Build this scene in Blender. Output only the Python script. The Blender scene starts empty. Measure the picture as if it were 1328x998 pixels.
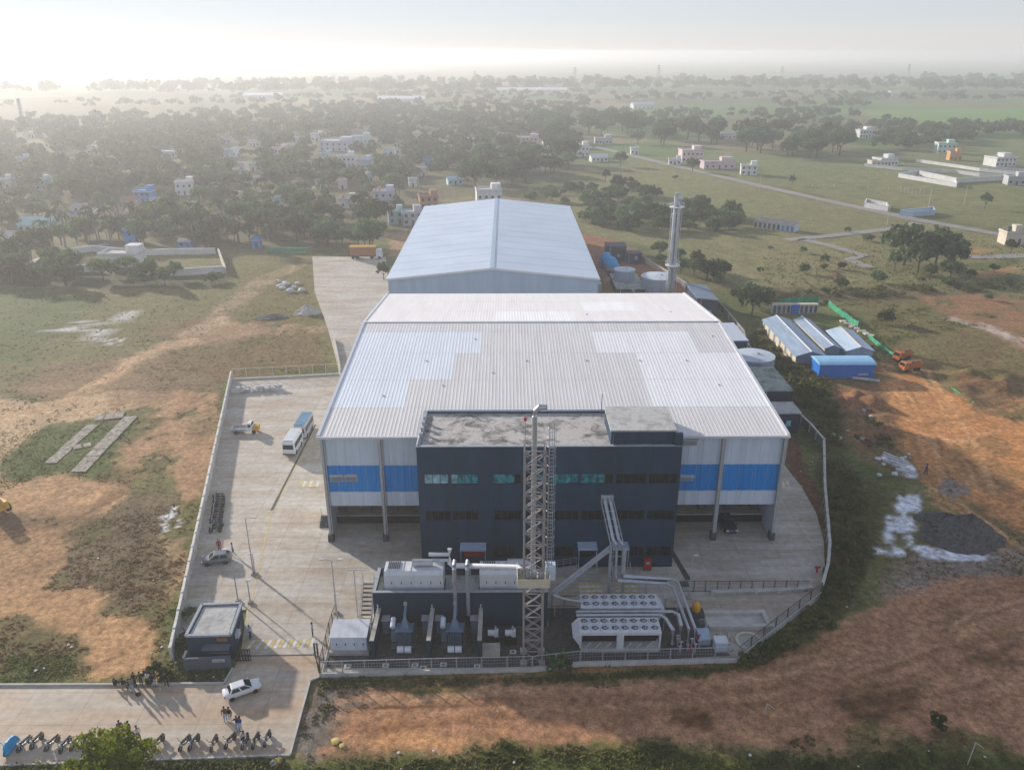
import bpy, math, random
import numpy as np
from mathutils import Vector, Matrix
R = math.radians
rnd = random.Random(11)
S = bpy.context.scene
COL = S.collection

# ------------------------------------------------------------------ camera, sky, sun, exposure
CAM_H, FPX = 60.0, 1035.0
PITCH = math.atan(432 / FPX)
YAW = math.atan(8 / FPX * math.cos(PITCH))
cd = bpy.data.cameras.new('camera')
cam = bpy.data.objects.new('camera', cd); COL.objects.link(cam)
cam.location = (0, 0, CAM_H)
cam.rotation_euler = (math.pi / 2 - PITCH, 0, -YAW)
cd.sensor_width = 36.0
cd.lens = 36.0 * FPX / 1328.0
cd.clip_start, cd.clip_end = 0.5, 60000.0
S.camera = cam

SUN_AZ, SUN_EL = R(-47.0), R(17.0)          # azimuth from +Y, clockwise
W = bpy.data.worlds.new('World'); S.world = W; W.use_nodes = True
nt = W.node_tree; nt.nodes.clear()
sky = nt.nodes.new('ShaderNodeTexSky'); sky.sky_type = 'NISHITA'; sky.sun_disc = False
sky.sun_elevation = SUN_EL; sky.sun_rotation = SUN_AZ
sky.altitude = 0; sky.air_density = 1.0; sky.dust_density = 0.05; sky.ozone_density = 1.0
hs = nt.nodes.new('ShaderNodeHueSaturation'); hs.inputs['Saturation'].default_value = 0.7
bg = nt.nodes.new('ShaderNodeBackground'); bg.inputs['Strength'].default_value = 0.108
wo = nt.nodes.new('ShaderNodeOutputWorld')
tn = nt.nodes.new('ShaderNodeVectorMath'); tn.operation = 'MULTIPLY'; tn.inputs[1].default_value = (1.74, 1.80, 2.12)
gm = nt.nodes.new('ShaderNodeGamma'); gm.inputs['Gamma'].default_value = 0.5     # thick haze evens out the sky
nt.links.new(sky.outputs[0], hs.inputs['Color']); nt.links.new(hs.outputs[0], gm.inputs['Color']); nt.links.new(gm.outputs[0], tn.inputs[0]); nt.links.new(tn.outputs[0], bg.inputs['Color'])
nt.links.new(bg.outputs[0], wo.inputs['Surface'])
sd = bpy.data.lights.new('sun', 'SUN'); sd.energy = 4.3; sd.angle = R(1.5); sd.color = (1.0, 0.91, 0.80)
sun = bpy.data.objects.new('sun', sd); COL.objects.link(sun)
to_sun = Vector((math.sin(SUN_AZ) * math.cos(SUN_EL), math.cos(SUN_AZ) * math.cos(SUN_EL), math.sin(SUN_EL)))
sun.rotation_euler = to_sun.to_track_quat('Z', 'Y').to_euler(); sun.location = to_sun * 200
S.view_settings.view_transform = 'Standard'; S.view_settings.look = 'None'
S.view_settings.exposure = 0.54; S.view_settings.gamma = 1.0
S.render.engine = 'CYCLES'
S.cycles.use_denoising = True
S.cycles.adaptive_threshold = 0.02
S.cycles.max_bounces = 4; S.cycles.diffuse_bounces = 2; S.cycles.glossy_bounces = 2
S.cycles.transmission_bounces = 2; S.cycles.volume_bounces = 2; S.cycles.transparent_max_bounces = 6
S.cycles.sample_clamp_indirect = 6.0

# ------------------------------------------------------------------ survey: points of the site measured from the photograph, in metres
_cp, _sp, _cy, _sy = math.cos(PITCH), math.sin(PITCH), math.cos(YAW), math.sin(YAW)
def ray(px, py):
    a = (px - 664) / FPX; b = -(py - 499) / FPX
    return (_sy * _cp + a * _cy + b * _sy * _sp, _cy * _cp - a * _sy + b * _cy * _sp, -_sp + b * _cp)
def G(px, py, z=0.0):
    d = ray(px, py); t = (CAM_H - z) / -d[2]
    return (d[0] * t, d[1] * t)
def G3(px, py, z=0.0):
    g = G(px, py, z); return (g[0], g[1], z)
def AT(px, py, Y):
    d = ray(px, py); t = Y / d[1]
    return (d[0] * t, Y, CAM_H + d[2] * t)
def scale_at(x, y, z=0.0):                   # pixels of the photograph per metre, at a point
    f = (_sy * _cp, _cy * _cp, -_sp)
    return FPX / (x * f[0] + y * f[1] + (z - CAM_H) * f[2])

# ------------------------------------------------------------------ helpers
KIDS = {}
def link(o, parent=None):
    COL.objects.link(o)
    if parent is not None:
        o.parent = parent; KIDS.setdefault(parent.name, []).append(o)
    return o
def tag(o, label=None, cat=None, group=None, kind=None):
    if label: o['label'] = label
    if cat: o['category'] = cat
    if group: o['group'] = group
    if kind: o['kind'] = kind
    return o
def thing(name, label, cat, loc=(0, 0, 0), rz=0.0, group=None):
    o = bpy.data.objects.new(name, None); o.empty_display_size = 0.5
    o.location = loc; o.rotation_euler = (0, 0, rz)
    link(o); return tag(o, label, cat, group)
def dup(o, parent=None, loc=None, rz=None, label=None, group=None, sc=None):
    c = o.copy(); link(c, parent)
    if loc is not None: c.location = loc
    if rz is not None: c.rotation_euler = (0, 0, rz)
    if sc is not None: c.scale = sc if hasattr(sc, '__len__') else (sc, sc, sc)
    if label: c['label'] = label
    if group: c['group'] = group
    for k in KIDS.get(o.name, []): dup(k, c)
    return c
def piece(name, mesh, parent, loc=(0, 0, 0), rz=0.0, sc=None):
    o = bpy.data.objects.new(name, mesh); link(o, parent)
    o.location = loc; o.rotation_euler = (0, 0, rz)
    if sc is not None: o.scale = sc
    return o
def top_of(o):
    while o.parent is not None: o = o.parent
    return o

class MB:
    def __init__(s): s.v = []; s.f = []; s.m = []
    def add(s, vs, fs, m=0):
        b = len(s.v); s.v += [tuple(p) for p in vs]
        s.f += [tuple(i + b for i in f) for f in fs]; s.m += [m] * len(fs); return s
    def box(s, x0, x1, y0, y1, z0, z1, m=0):
        return s.add([(x0,y0,z0),(x1,y0,z0),(x1,y1,z0),(x0,y1,z0),(x0,y0,z1),(x1,y0,z1),(x1,y1,z1),(x0,y1,z1)],
            [(0,3,2,1),(4,5,6,7),(0,1,5,4),(1,2,6,5),(2,3,7,6),(3,0,4,7)], m)
    def obox(s, c, sz, rz=0.0, m=0, tilt=None):
        Mx = Matrix.Rotation(rz, 3, 'Z')
        if tilt: Mx = Mx @ Matrix.Rotation(tilt[0], 3, tilt[1])
        hx, hy, hz = sz[0]/2, sz[1]/2, sz[2]/2
        vs = [Vector(c) + Mx @ Vector(q) for q in [(-hx,-hy,-hz),(hx,-hy,-hz),(hx,hy,-hz),(-hx,hy,-hz),(-hx,-hy,hz),(hx,-hy,hz),(hx,hy,hz),(-hx,hy,hz)]]
        return s.add(vs, [(0,3,2,1),(4,5,6,7),(0,1,5,4),(1,2,6,5),(2,3,7,6),(3,0,4,7)], m)
    def bar(s, p, q, w, h=None, m=0):
        h = h or w; p = Vector(p); q = Vector(q); d = (q - p).normalized()
        up = Vector((0,0,1)) if abs(d.z) < .98 else Vector((0,1,0))
        a = d.cross(up).normalized() * (w/2); b = a.cross(d).normalized() * (h/2)
        vs = [p-a-b,p+a-b,p+a+b,p-a+b,q-a-b,q+a-b,q+a+b,q-a+b]
        return s.add(vs, [(0,1,2,3),(7,6,5,4),(0,4,5,1),(1,5,6,2),(2,6,7,3),(3,7,4,0)], m)
    def tube(s, pts, r, n=8, m=0, r2=None):
        pts = [Vector(p) for p in pts]; k = len(pts); rings = []
        for i, p in enumerate(pts):
            d = (pts[min(i+1,k-1)] - pts[max(i-1,0)]).normalized()
            up = Vector((0,0,1)) if abs(d.z) < .95 else Vector((0,1,0))
            a = d.cross(up).normalized(); b = a.cross(d).normalized()
            rr = r if r2 is None else r + (r2 - r) * i / (k - 1)
            if 0 < i < k-1:
                c = (pts[i]-pts[i-1]).normalized().dot(d); rr /= max(.5, c)
            rings.append([p + a*math.cos(2*math.pi*j/n)*rr + b*math.sin(2*math.pi*j/n)*rr for j in range(n)])
        return s.loft(rings, m)
    def loft(s, rings, m=0, caps=True):
        n = len(rings[0]); vs = [p for r_ in rings for p in r_]; fs = []
        for i in range(len(rings)-1):
            for j in range(n):
                fs.append((i*n+j, i*n+(j+1)%n, (i+1)*n+(j+1)%n, (i+1)*n+j))
        if caps: fs += [tuple(range(n-1,-1,-1)), tuple(range((len(rings)-1)*n, len(rings)*n))]
        return s.add(vs, fs, m)
    def cyl(s, c, r, z0, z1, n=12, m=0, r2=None):
        r2 = r if r2 is None else r2
        return s.loft([[(c[0]+q*math.cos(2*math.pi*j/n), c[1]+q*math.sin(2*math.pi*j/n), z) for j in range(n)] for q, z in ((r,z0),(r2,z1))], m)
    def prism(s, poly, z0, z1, m=0):
        return s.loft([[(x,y,z0) for x,y in poly],[(x,y,z1) for x,y in poly]], m)
    def quad(s, *p, m=0): return s.add(p, [tuple(range(len(p)))], m)
    def mesh(s, name, mats, off=(0,0,0), smooth=False):
        me = bpy.data.meshes.new(name)
        ox, oy, oz = off
        me.from_pydata([(a-ox,b-oy,c-oz) for a,b,c in s.v], [], s.f)
        for mt in (mats if isinstance(mats, (list, tuple)) else [mats]): me.materials.append(MAT[mt] if isinstance(mt, str) else mt)
        if any(s.m): me.polygons.foreach_set('material_index', s.m)
        if smooth: me.polygons.foreach_set('use_smooth', [True]*len(s.f))
        me.update(); return me
    def build(s, name, mats, parent=None, smooth=False):
        off = tuple(top_of(parent).location) if parent is not None else (0,0,0)
        o = bpy.data.objects.new(name, s.mesh(name, mats, off, smooth)); return link(o, parent)

MAT = {}
def mat(name, rgb, rough=.8, metal=0.0, var=.12, scale=1.5, bump=0.0, spec=.3, tint=None, rand=0.0, streak=None, coat=0.0):
    m = bpy.data.materials.new(name); m.use_nodes = True; n = m.node_tree.nodes; l = m.node_tree.links
    b = n['Principled BSDF']; b.inputs['Roughness'].default_value = rough; b.inputs['Metallic'].default_value = metal
    b.inputs['Specular IOR Level'].default_value = spec; b.inputs['Coat Weight'].default_value = coat
    MAT[name] = m
    geo = n.new('ShaderNodeNewGeometry'); no = n.new('ShaderNodeTexNoise'); no.inputs['Scale'].default_value = scale
    no.inputs['Detail'].default_value = 5; no.inputs['Roughness'].default_value = .65
    src = geo.outputs['Position']
    if streak:
        mp = n.new('ShaderNodeMapping'); mp.inputs['Scale'].default_value = streak; l.new(src, mp.inputs['Vector']); src = mp.outputs[0]
    l.new(src, no.inputs['Vector'])
    mx = n.new('ShaderNodeMix'); mx.data_type = 'RGBA'
    t = tint or rgb
    mx.inputs['A'].default_value = (*[max(0, c*(1-var*1.6)) for c in rgb], 1)
    mx.inputs['B'].default_value = (*[min(1, c*(1+var)) for c in t], 1)
    rp = n.new('ShaderNodeMapRange'); rp.inputs['From Min'].default_value = .33; rp.inputs['From Max'].default_value = .67
    l.new(no.outputs['Fac'], rp.inputs['Value']); l.new(rp.outputs[0], mx.inputs['Factor'])
    out = mx.outputs['Result']
    if rand:
        oi = n.new('ShaderNodeObjectInfo'); h = n.new('ShaderNodeHueSaturation')
        m1 = n.new('ShaderNodeMapRange'); m1.inputs['To Min'].default_value = 1-rand; m1.inputs['To Max'].default_value = 1+rand
        l.new(oi.outputs['Random'], m1.inputs['Value']); l.new(m1.outputs[0], h.inputs['Value']); l.new(out, h.inputs['Color']); out = h.outputs[0]
    l.new(out, b.inputs['Base Color'])
    if bump:
        bp = n.new('ShaderNodeBump'); bp.inputs['Strength'].default_value = bump; bp.inputs['Distance'].default_value = .1
        l.new(no.outputs['Fac'], bp.inputs['Height']); l.new(bp.outputs[0], b.inputs['Normal'])
    return m

# ------------------------------------------------------------------ materials
mat('roof_white', (.90,.89,.88), .45, metal=.05, var=.04, scale=.35, streak=(3,.25,1), spec=.4)
mat('roof_grey', (.75,.725,.69), .5, metal=.05, var=.05, scale=.35, streak=(3,.25,1), spec=.4)
mat('roof_bluish', (.82,.86,.90), .42, metal=.05, var=.04, scale=.35, streak=(3,.25,1), spec=.4)
mat('roof_pink', (.86,.82,.79), .45, metal=.1, var=.04, scale=.35, streak=(3,.25,1), spec=.4)
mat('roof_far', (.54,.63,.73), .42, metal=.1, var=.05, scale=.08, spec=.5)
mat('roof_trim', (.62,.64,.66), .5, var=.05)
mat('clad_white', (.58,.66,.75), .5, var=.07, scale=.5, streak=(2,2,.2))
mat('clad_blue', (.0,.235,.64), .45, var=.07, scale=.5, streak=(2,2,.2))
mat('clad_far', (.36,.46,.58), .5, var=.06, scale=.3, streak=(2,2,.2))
mat('steel_grey', (.42,.44,.46), .5, metal=.2, var=.1)
mat('steel_pale', (.58,.59,.60), .45, metal=.3, var=.1)
mat('steel_dark', (.08,.085,.09), .6, var=.15)
mat('lattice_pink', (.30,.27,.265), .6, var=.12)
mat('galvanised', (.50,.53,.56), .38, metal=.55, var=.1)
mat('office_wall', (.010,.044,.088), .7, var=.2, scale=.4, streak=(1.5,1.5,.3))
mat('gen_wall', (.010,.034,.066), .7, var=.12, scale=.5, streak=(1.5,1.5,.3))
mat('dark_clad', (.016,.032,.060), .6, var=.12, scale=.6)
mat('wall_cap', (.34,.37,.40), .7, var=.12)
mat('glass_dark', (.006,.010,.014), .1, var=.1, spec=.3)
mat('glass_teal', (.015,.27,.32), .12, var=.55, scale=1.6, spec=.6)
mat('glass_pale', (.25,.50,.58), .2, var=.4, scale=1.3, spec=.6)
mat('window_frame', (.022,.034,.048), .5, var=.1)
mat('gravel_bay', (.085,.078,.072), .95, var=.3, scale=2.5, bump=.4)
mat('field_slab', (.38,.34,.28), .95, var=.4, scale=1.4, bump=.3)
mat('concrete', (.40,.38,.34), .9, var=.14, scale=.8, bump=.15)
mat('concrete_pale', (.52,.50,.46), .9, var=.14, scale=.8, bump=.1)
mat('concrete_dark', (.17,.17,.16), .9, var=.25, scale=.8, bump=.15)
mat('plaster_wall', (.56,.55,.52), .9, var=.13, scale=.5, streak=(1,1,.4))
mat('red_paint', (.45,.02,.02), .5, var=.1)
mat('orange_door', (.30,.11,.05), .6, var=.15)
mat('cream', (.60,.54,.42), .8, var=.1)
mat('machine_white', (.66,.68,.70), .4, var=.06, scale=1.2)
mat('machine_grey', (.13,.19,.26), .5, var=.12)
mat('fan_dark', (.035,.04,.05), .5, var=.2)
mat('black', (.012,.012,.013), .5, var=.2)
mat('rubber', (.018,.018,.018), .85, var=.2)
mat('wall_slate', (.11,.13,.155), .8, var=.12, scale=.6)
mat('yellow_paint', (.60,.46,.19), .7, var=.18, scale=2)
mat('white_paint', (.66,.64,.58), .7, var=.18, scale=2)
mat('yellow_tank', (.72,.34,.02), .4, var=.12)
mat('tank_blue', (.36,.45,.56), .45, metal=.2, var=.10, scale=.8, streak=(2,2,.3))
mat('tank_roof', (.50,.57,.64), .45, var=.06)
mat('tarp_blue', (.01,.33,.66), .5, var=.2, scale=1.2)
mat('net_green', (.03,.32,.17), .8, var=.25, scale=1.5)
mat('shed_roof', (.30,.39,.50), .5, var=.13, scale=.5, streak=(2,.3,1))
mat('shed_roof_pale', (.46,.58,.70), .5, var=.1, scale=.5, streak=(2,.3,1))
mat('shed_wall', (.18,.25,.32), .7, var=.15)
mat('shed_cream', (.62,.53,.40), .8, var=.12)
mat('cabin_blue', (.01,.16,.55), .45, var=.07)
mat('cabin_roof', (.28,.55,.78), .45, var=.06)
mat('earth_red', (.27,.125,.065), .95, var=.25, scale=.6, bump=.4)
mat('earth_dark', (.085,.075,.068), .95, var=.25, scale=1.2, bump=.5)
mat('sand_pale', (.50,.46,.40), .95, var=.15, scale=1, bump=.3)
mat('debris_white', (.58,.58,.57), .8, var=.2)
mat('bark', (.10,.075,.055), .95, var=.25, scale=3)
mat('palm_bark', (.16,.14,.12), .95, var=.2, scale=3)

# ------------------------------------------------------------------ ground sheet
_rs = np.random.RandomState(5)
_LAT = _rs.rand(256, 256).astype(np.float32)
def vnoise(x, y):
    xi = np.floor(x).astype(int); yi = np.floor(y).astype(int); fx = x - xi; fy = y - yi
    fx = fx*fx*(3-2*fx); fy = fy*fy*(3-2*fy)
    a = _LAT[xi & 255, yi & 255]; b = _LAT[(xi+1) & 255, yi & 255]; c = _LAT[xi & 255, (yi+1) & 255]; d = _LAT[(xi+1) & 255, (yi+1) & 255]
    return (a*(1-fx)+b*fx)*(1-fy) + (c*(1-fx)+d*fx)*fy
def fbm(x, y, o=4):
    t = 0; a = .5; s = 0
    for i in range(o):
        t = t + a*vnoise(x*2**i + 17.3*i, y*2**i + 9.1*i); s += a; a *= .55
    return t / s
def axis(parts):
    out = [parts[0][0]]
    for a, b, st in parts:
        n = max(1, int(round((b - a)/st))); out += list(np.linspace(a, b, n+1)[1:])
    return np.array(out)
gx = axis([(-9000,-3000,1000),(-3000,-900,150),(-900,-300,25),(-300,-90,4),(-90,-70,1),(-70,95,.55),(95,130,1),(130,330,4),(330,900,25),(900,3000,150),(3000,9000,1000)])
gy = axis([(-80,30,10),(30,50,2),(50,100,.5),(100,170,.7),(170,330,1.6),(330,800,6),(800,2500,30),(2500,6000,200),(6000,24000,1500)])
NX, NY = len(gx), len(gy)
VX, VY = [a.ravel() for a in np.meshgrid(gx, gy)]
WX = VX + 5*(fbm(VX*.12, VY*.12)-.5) + 2.2*(fbm(VX*.6+40, VY*.6)-.5)
WY = VY + 5*(fbm(VX*.12+90, VY*.12+50)-.5) + 2.2*(fbm(VX*.6, VY*.6+70)-.5)
def sdf(poly, X, Y):
    d = np.full(X.shape, 1e9); inside = np.zeros(X.shape, bool); n = len(poly)
    for i in range(n):
        ax, ay = poly[i]; bx, by = poly[(i+1) % n]; ex, ey = bx-ax, by-ay
        t = np.clip(((X-ax)*ex + (Y-ay)*ey)/(ex*ex+ey*ey+1e-9), 0, 1)
        d = np.minimum(d, np.hypot(X-ax-t*ex, Y-ay-t*ey))
        cnd = ((ay > Y) != (by > Y)) & (X < (bx-ax)*(Y-ay)/(by-ay+1e-12)+ax); inside ^= cnd
    return np.where(inside, -d, d)
def seg(pts, X, Y):
    d = np.full(X.shape, 1e9)
    for (ax, ay), (bx, by) in zip(pts[:-1], pts[1:]):
        ex, ey = bx-ax, by-ay; t = np.clip(((X-ax)*ex + (Y-ay)*ey)/(ex*ex+ey*ey+1e-9), 0, 1)
        d = np.minimum(d, np.hypot(X-ax-t*ex, Y-ay-t*ey))
    return d
def sm(a, b, x): t = np.clip((x-a)/(b-a+1e-9), 0, 1); return t*t*(3-2*t)
n1 = fbm(VX*.035, VY*.035, 5); n2 = fbm(VX*.16+30, VY*.16+3, 4); n3 = fbm(VX*.7+5, VY*.7+60, 3); n4 = fbm(VX*.45+11, VY*.06+6, 3)
C_OR = (.42,.245,.135); C_SAND = (.47,.34,.22); C_BR = (.20,.135,.085); C_DBR = (.125,.092,.058); C_OL = (.140,.128,.058)
C_GR = (.085,.105,.038); C_DGR = (.050,.062,.024); C_TAN = (.180,.172,.085); C_GREY = (.22,.20,.175); C_WHITE = (.62,.61,.59); C_RED = (.27,.135,.08)
C_FIELD = (.12,.16,.05)
col = np.zeros((len(VX), 3), np.float32) + np.array(C_OL, np.float32)
def mixc(c, w):
    global col
    w = np.clip(w, 0, 1)[:, None]; col = col*(1-w) + np.array(c, np.float32)*w
def PX(pts): return [G(*p) for p in pts]
def area(px, c, feather=2.5, k=1.0, gate=None, gw=.1, warp=True, raw=False):
    feather *= .62; gw *= .6
    pl = px if raw else PX(px)
    xs = [p[0] for p in pl]; ys = [p[1] for p in pl]; mgn = feather + 8
    idx = np.where((VX > min(xs)-mgn) & (VX < max(xs)+mgn) & (VY > min(ys)-mgn) & (VY < max(ys)+mgn))[0]
    if not len(idx): return
    d = sdf(pl, (WX if warp else VX)[idx], (WY if warp else VY)[idx]); w = 1 - sm(-feather, feather*.4, d)
    if gate is not None: w = w*sm(gate-gw, gate+gw, (.55*n2+.25*n3+.2*n1)[idx])
    W_ = np.zeros(len(VX), np.float32); W_[idx] = w*k; mixc(c, W_)
def stroke(px, c, width, feather=1.0, k=1.0, raw=False, warp=True):
    pl = px if raw else PX(px)
    xs = [p[0] for p in pl]; ys = [p[1] for p in pl]; mgn = width + feather + 8
    idx = np.where((VX > min(xs)-mgn) & (VX < max(xs)+mgn) & (VY > min(ys)-mgn) & (VY < max(ys)+mgn))[0]
    if not len(idx): return
    q = .35 if not warp else 1.0
    d = seg(pl, VX[idx]+(WX-VX)[idx]*q, VY[idx]+(WY-VY)[idx]*q); w = 1 - sm(width/2-feather/2, width/2+feather, d)
    W_ = np.zeros(len(VX), np.float32); W_[idx] = w*k*np.clip(.25+1.6*(n2[idx]-.3)+.5*(n3[idx]-.4), 0, 1); mixc(c, W_)
# broad land cover
mixc(C_GR, sm(.42,.62,n1)*.8); mixc(C_TAN, sm(.5,.6,n2)*.5)
# far farmland in plots
fu = (VX*.92+VY*.38)/110; fv = (VY*.92-VX*.38)/170
h = _LAT[np.floor(fu).astype(int) & 255, np.floor(fv).astype(int) & 255]
far = sm(420, 560, VY + .25*VX)
mixc((.13,.125,.06), far*.9); mixc((.09,.15,.045), far*(h > .62)); mixc((.20,.175,.10), far*(h < .28)); mixc((.07,.09,.035), far*((h > .4) & (h < .55))*.8)
area([(-300,130),(-300,330),(420,330),(540,300),(640,240),(760,225),(760,160),(300,130)], (.12,.105,.055), 25, .85)
area([(1130,142),(1328,140),(1600,150),(1600,166),(1250,163),(1130,155)], (.11,.21,.05), 20, .9)
area([(1000,140),(1120,140),(1120,155),(1000,158)], (.10,.18,.05), 20, .7)
# dry grazing land to the right
area([(640,262),(760,235),(830,205),(1000,245),(1328,310),(1600,360),(1600,430),(1328,400),(1150,372),(960,372),(880,330),(760,300)], C_TAN, 4, .9)
area([(800,205),(1328,180),(1600,200),(1600,330),(1328,300),(1000,240)], (.145,.160,.070), 6, .9)
area([(820,215),(1000,250),(1020,300),(900,300),(760,262)], (.165,.175,.075), 6, .6, .5)
area([(1000,240),(1180,215),(1328,240),(1328,300)], (.18,.17,.085), 5, .7, .48)
area([(900,300),(1100,310),(1160,340),(1120,372),(960,372)], (.20,.180,.092), 4, .8, .45)
area([(880,330),(960,360),(940,372),(870,350)], C_DGR, 2, .7, .45)
area([(960,372),(1160,372),(1328,380),(1328,400),(1150,392),(990,392)], (.12,.10,.06), 3, .85, .42)
area([(1250,340),(1328,335),(1328,372),(1260,362)], C_GR, 4, .8)
area([(1255,355),(1328,342),(1328,352),(1290,362)], C_OR, 2, .6)
area([(1240,320),(1270,318),(1290,326),(1250,332)], C_OR, 3, .6)
# around the back building
area([(738,300),(800,310),(870,350),(905,392),(960,440),(900,400),(790,385),(760,330)], C_RED, 1.5, .95)
area([(800,330),(840,330),(880,370),(830,375)], (.25,.13,.075), 2, .9)
area([(500,300),(540,300),(535,330),(505,332)], (.34,.22,.14), 2, .9)
area([(545,262),(650,250),(740,250),(745,262),(660,262)], (.22,.18,.10), 5, .8)
# left field
area([(-300,300),(0,325),(410,322),(405,372),(440,480),(300,488),(220,860),(210,888),(0,888),(-300,888)], C_OL, 2, .9)
area([(-300,325),(60,335),(300,360),(290,375),(60,372),(-300,360)], C_DGR, 3, .9)
area([(-300,362),(60,372),(140,392),(70,440),(40,470),(-300,490)], C_GR, 4, .95, .36)
area([(290,340),(405,345),(405,375),(430,480),(300,484),(300,440),(320,410)], (.135,.115,.045), 3, .9)
area([(60,470),(250,455),(300,470),(290,500),(120,520),(40,505)], (.19,.135,.085), 3, .9)
area([(180,420),(300,405),(430,440),(430,475),(300,490),(200,470)], (.165,.115,.062), 3, .8, .44)
area([(250,415),(420,420),(425,432),(270,440)], (.33,.22,.14), 1.5, .8, .45)
area([(0,500),(80,480),(180,480),(190,500),(60,520)], (.24,.165,.10), 3, .8)
area([(-300,500),(0,515),(60,520),(110,510),(170,508),(200,520),(120,540),(55,552),(0,600),(-300,640)], C_SAND, 2, .95)
area([(55,550),(130,545),(180,545),(160,620),(60,615),(0,650),(0,605)], C_GR, 2.5, .95, .34)
area([(190,505),(293,503),(285,560),(268,640),(240,660),(205,600),(180,620),(150,600)], (.36,.23,.145), 2.5, .95, .4)
area([(120,510),(220,505),(200,540),(170,545)], (.30,.20,.125), 2, .8, .45)
area([(230,540),(290,520),(282,560),(255,580)], (.13,.105,.055), 2, .7, .5)
area([(-300,640),(0,610),(70,618),(150,622),(165,650),(140,668),(60,672),(-300,690)], (.42,.275,.165), 2, 1)
area([(-300,680),(0,675),(100,680),(130,690),(90,740),(40,770),(-300,800)], (.37,.235,.14), 2, .95, .4)
area([(85,690),(130,665),(160,640),(190,640),(235,640),(222,700),(210,770),(180,792),(140,780),(95,755)], (.155,.12,.075), 2, 1)
area([(95,685),(150,660),(150,690),(110,715)], (.10,.095,.04), 2, .8)
area([(215,690),(245,685),(238,740),(215,790),(205,770)], (.36,.25,.16), 1.5, .8)
area([(-300,790),(0,765),(80,755),(150,765),(155,790),(215,795),(210,850),(205,880),(130,870),(100,820),(30,810),(-300,830)], (.42,.265,.155), 2, 1)
area([(-300,810),(30,800),(100,815),(130,850),(140,884),(0,884),(-300,884)], (.15,.12,.06), 2, .95, .40)
area([(0,855),(90,848),(100,884),(0,884)], C_GR, 1.5, .9, .38)
area([(200,770),(232,760),(222,862),(205,862)], (.14,.115,.055), 1, .8, .44)
stroke([(385,345),(345,358),(310,385),(300,400),(262,425),(215,448),(180,462)], (.37,.27,.18), 5, 2, 1)
stroke([(250,440),(215,450),(190,455),(140,490),(90,515),(40,530),(-60,560)], (.42,.29,.18), 3.0, 1.5, .95)
stroke([(230,447),(330,435),(425,425)], (.33,.23,.15), 3, 2, .6)
for dd in (-1.0, 1.0):
    c0 = [G(*p) for p in ((205,452),(180,462),(150,482),(120,497),(95,508))]
    stroke([(x+dd*.6, y+dd*.8) for x, y in c0], (.45,.31,.2), .8, .6, 1, raw=True, warp=False)
for k in range(5):
    w_ = 1.0*k
    stroke([(x-w_*.6, y-w_) for x, y in PX([(-60,680),(50,676),(110,664),(150,645),(168,628),(170,612),(150,606)])], (.20,.12,.07), .5, .5, .9, raw=True, warp=False)
stroke([(-60,676),(50,674),(100,668)], (.17,.11,.07), 4, 2, .7)
for k in range(4):
    stroke([(x+1.3*k, y) for x, y in PX([(20,745),(60,705),(85,670)])], (.24,.15,.09), .5, .5, .8, raw=True, warp=False)
# lime wash and pale deposits
for pl in ([(105,402),(170,402),(175,425),(150,448),(108,448),(100,425)], [(68,425),(105,418),(100,430),(70,440)], [(58,448),(78,446),(75,454),(58,455)]):
    area(pl, (.50,.49,.47), 1.5, .85, .50, .05)
area([(222,655),(232,655),(230,680),(223,684)], C_WHITE, .3, 1); area([(237,668),(245,668),(241,676)], C_WHITE, .2, 1)
# right of the site
area([(1010,500),(1130,470),(1180,440),(1328,400),(1600,400),(1600,760),(1328,700),(1120,600)], (.165,.125,.065), 3, 1)
area([(1130,390),(1240,395),(1328,440),(1328,520),(1200,470),(1120,420)], (.15,.13,.062), 3, .9, .42)
area([(1180,385),(1260,380),(1600,420),(1600,470),(1328,455),(1240,415)], (.25,.145,.085), 3, .9, .42)
stroke([(1235,413),(1280,425),(1328,442),(1400,470)], (.52,.47,.42), 3.5, 1.2, 1)
area([(1140,492),(1185,480),(1230,510),(1260,530),(1328,545),(1600,560),(1600,740),(1328,690),(1240,640),(1200,625),(1175,600),(1160,560)], (.47,.245,.122), 2.5, 1)
area([(1240,490),(1328,500),(1328,530),(1270,530),(1240,515)], (.17,.10,.06), 2, .9, .4)
area([(1215,570),(1300,560),(1328,600),(1328,650),(1280,640),(1240,610)], (.26,.16,.085), 2, .8, .42)
for k in range(16):
    o_ = rnd.uniform(0,13); w_ = rnd.uniform(.35,.8); cc_ = rnd.choice([(.26,.13,.065),(.33,.175,.09),(.56,.34,.19)])
    stroke([(x+o_*.9+rnd.uniform(-.6,.6), y-o_*.3) for x, y in PX([(1135,470),(1160,520),(1185,575),(1200,625)])], cc_, w_, .5, rnd.uniform(.5,1), raw=True, warp=False)
    o_ = rnd.uniform(0,14); stroke([(x+o_*.4, y+o_*1.1+rnd.uniform(-1,1)) for x, y in PX([(1190,560),(1240,575),(1300,560),(1400,520)])], cc_, w_, .5, rnd.uniform(.3,.9), raw=True, warp=False)
    o_ = rnd.uniform(0,12); stroke([(x-o_*.2+rnd.uniform(-1,1), y-o_*.9) for x, y in PX([(1195,620),(1240,640),(1300,690),(1400,740)])], cc_, w_, .5, rnd.uniform(.3,.9), raw=True, warp=False)
area([(1215,622),(1240,618),(1265,630),(1258,642),(1222,640)], (.20,.18,.165), 1, .9)
area([(1075,500),(1140,495),(1158,540),(1165,570),(1115,580),(1085,545)], (.22,.125,.075), 2, .95, .40)
area([(985,420),(1060,480),(1085,520),(1100,600),(1150,640),(1160,720),(1120,760),(1060,830),(985,865),(955,858),(1065,785),(1073,700),(1067,580),(1020,520),(960,440)], (.075,.075,.032), 2, 1)
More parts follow.
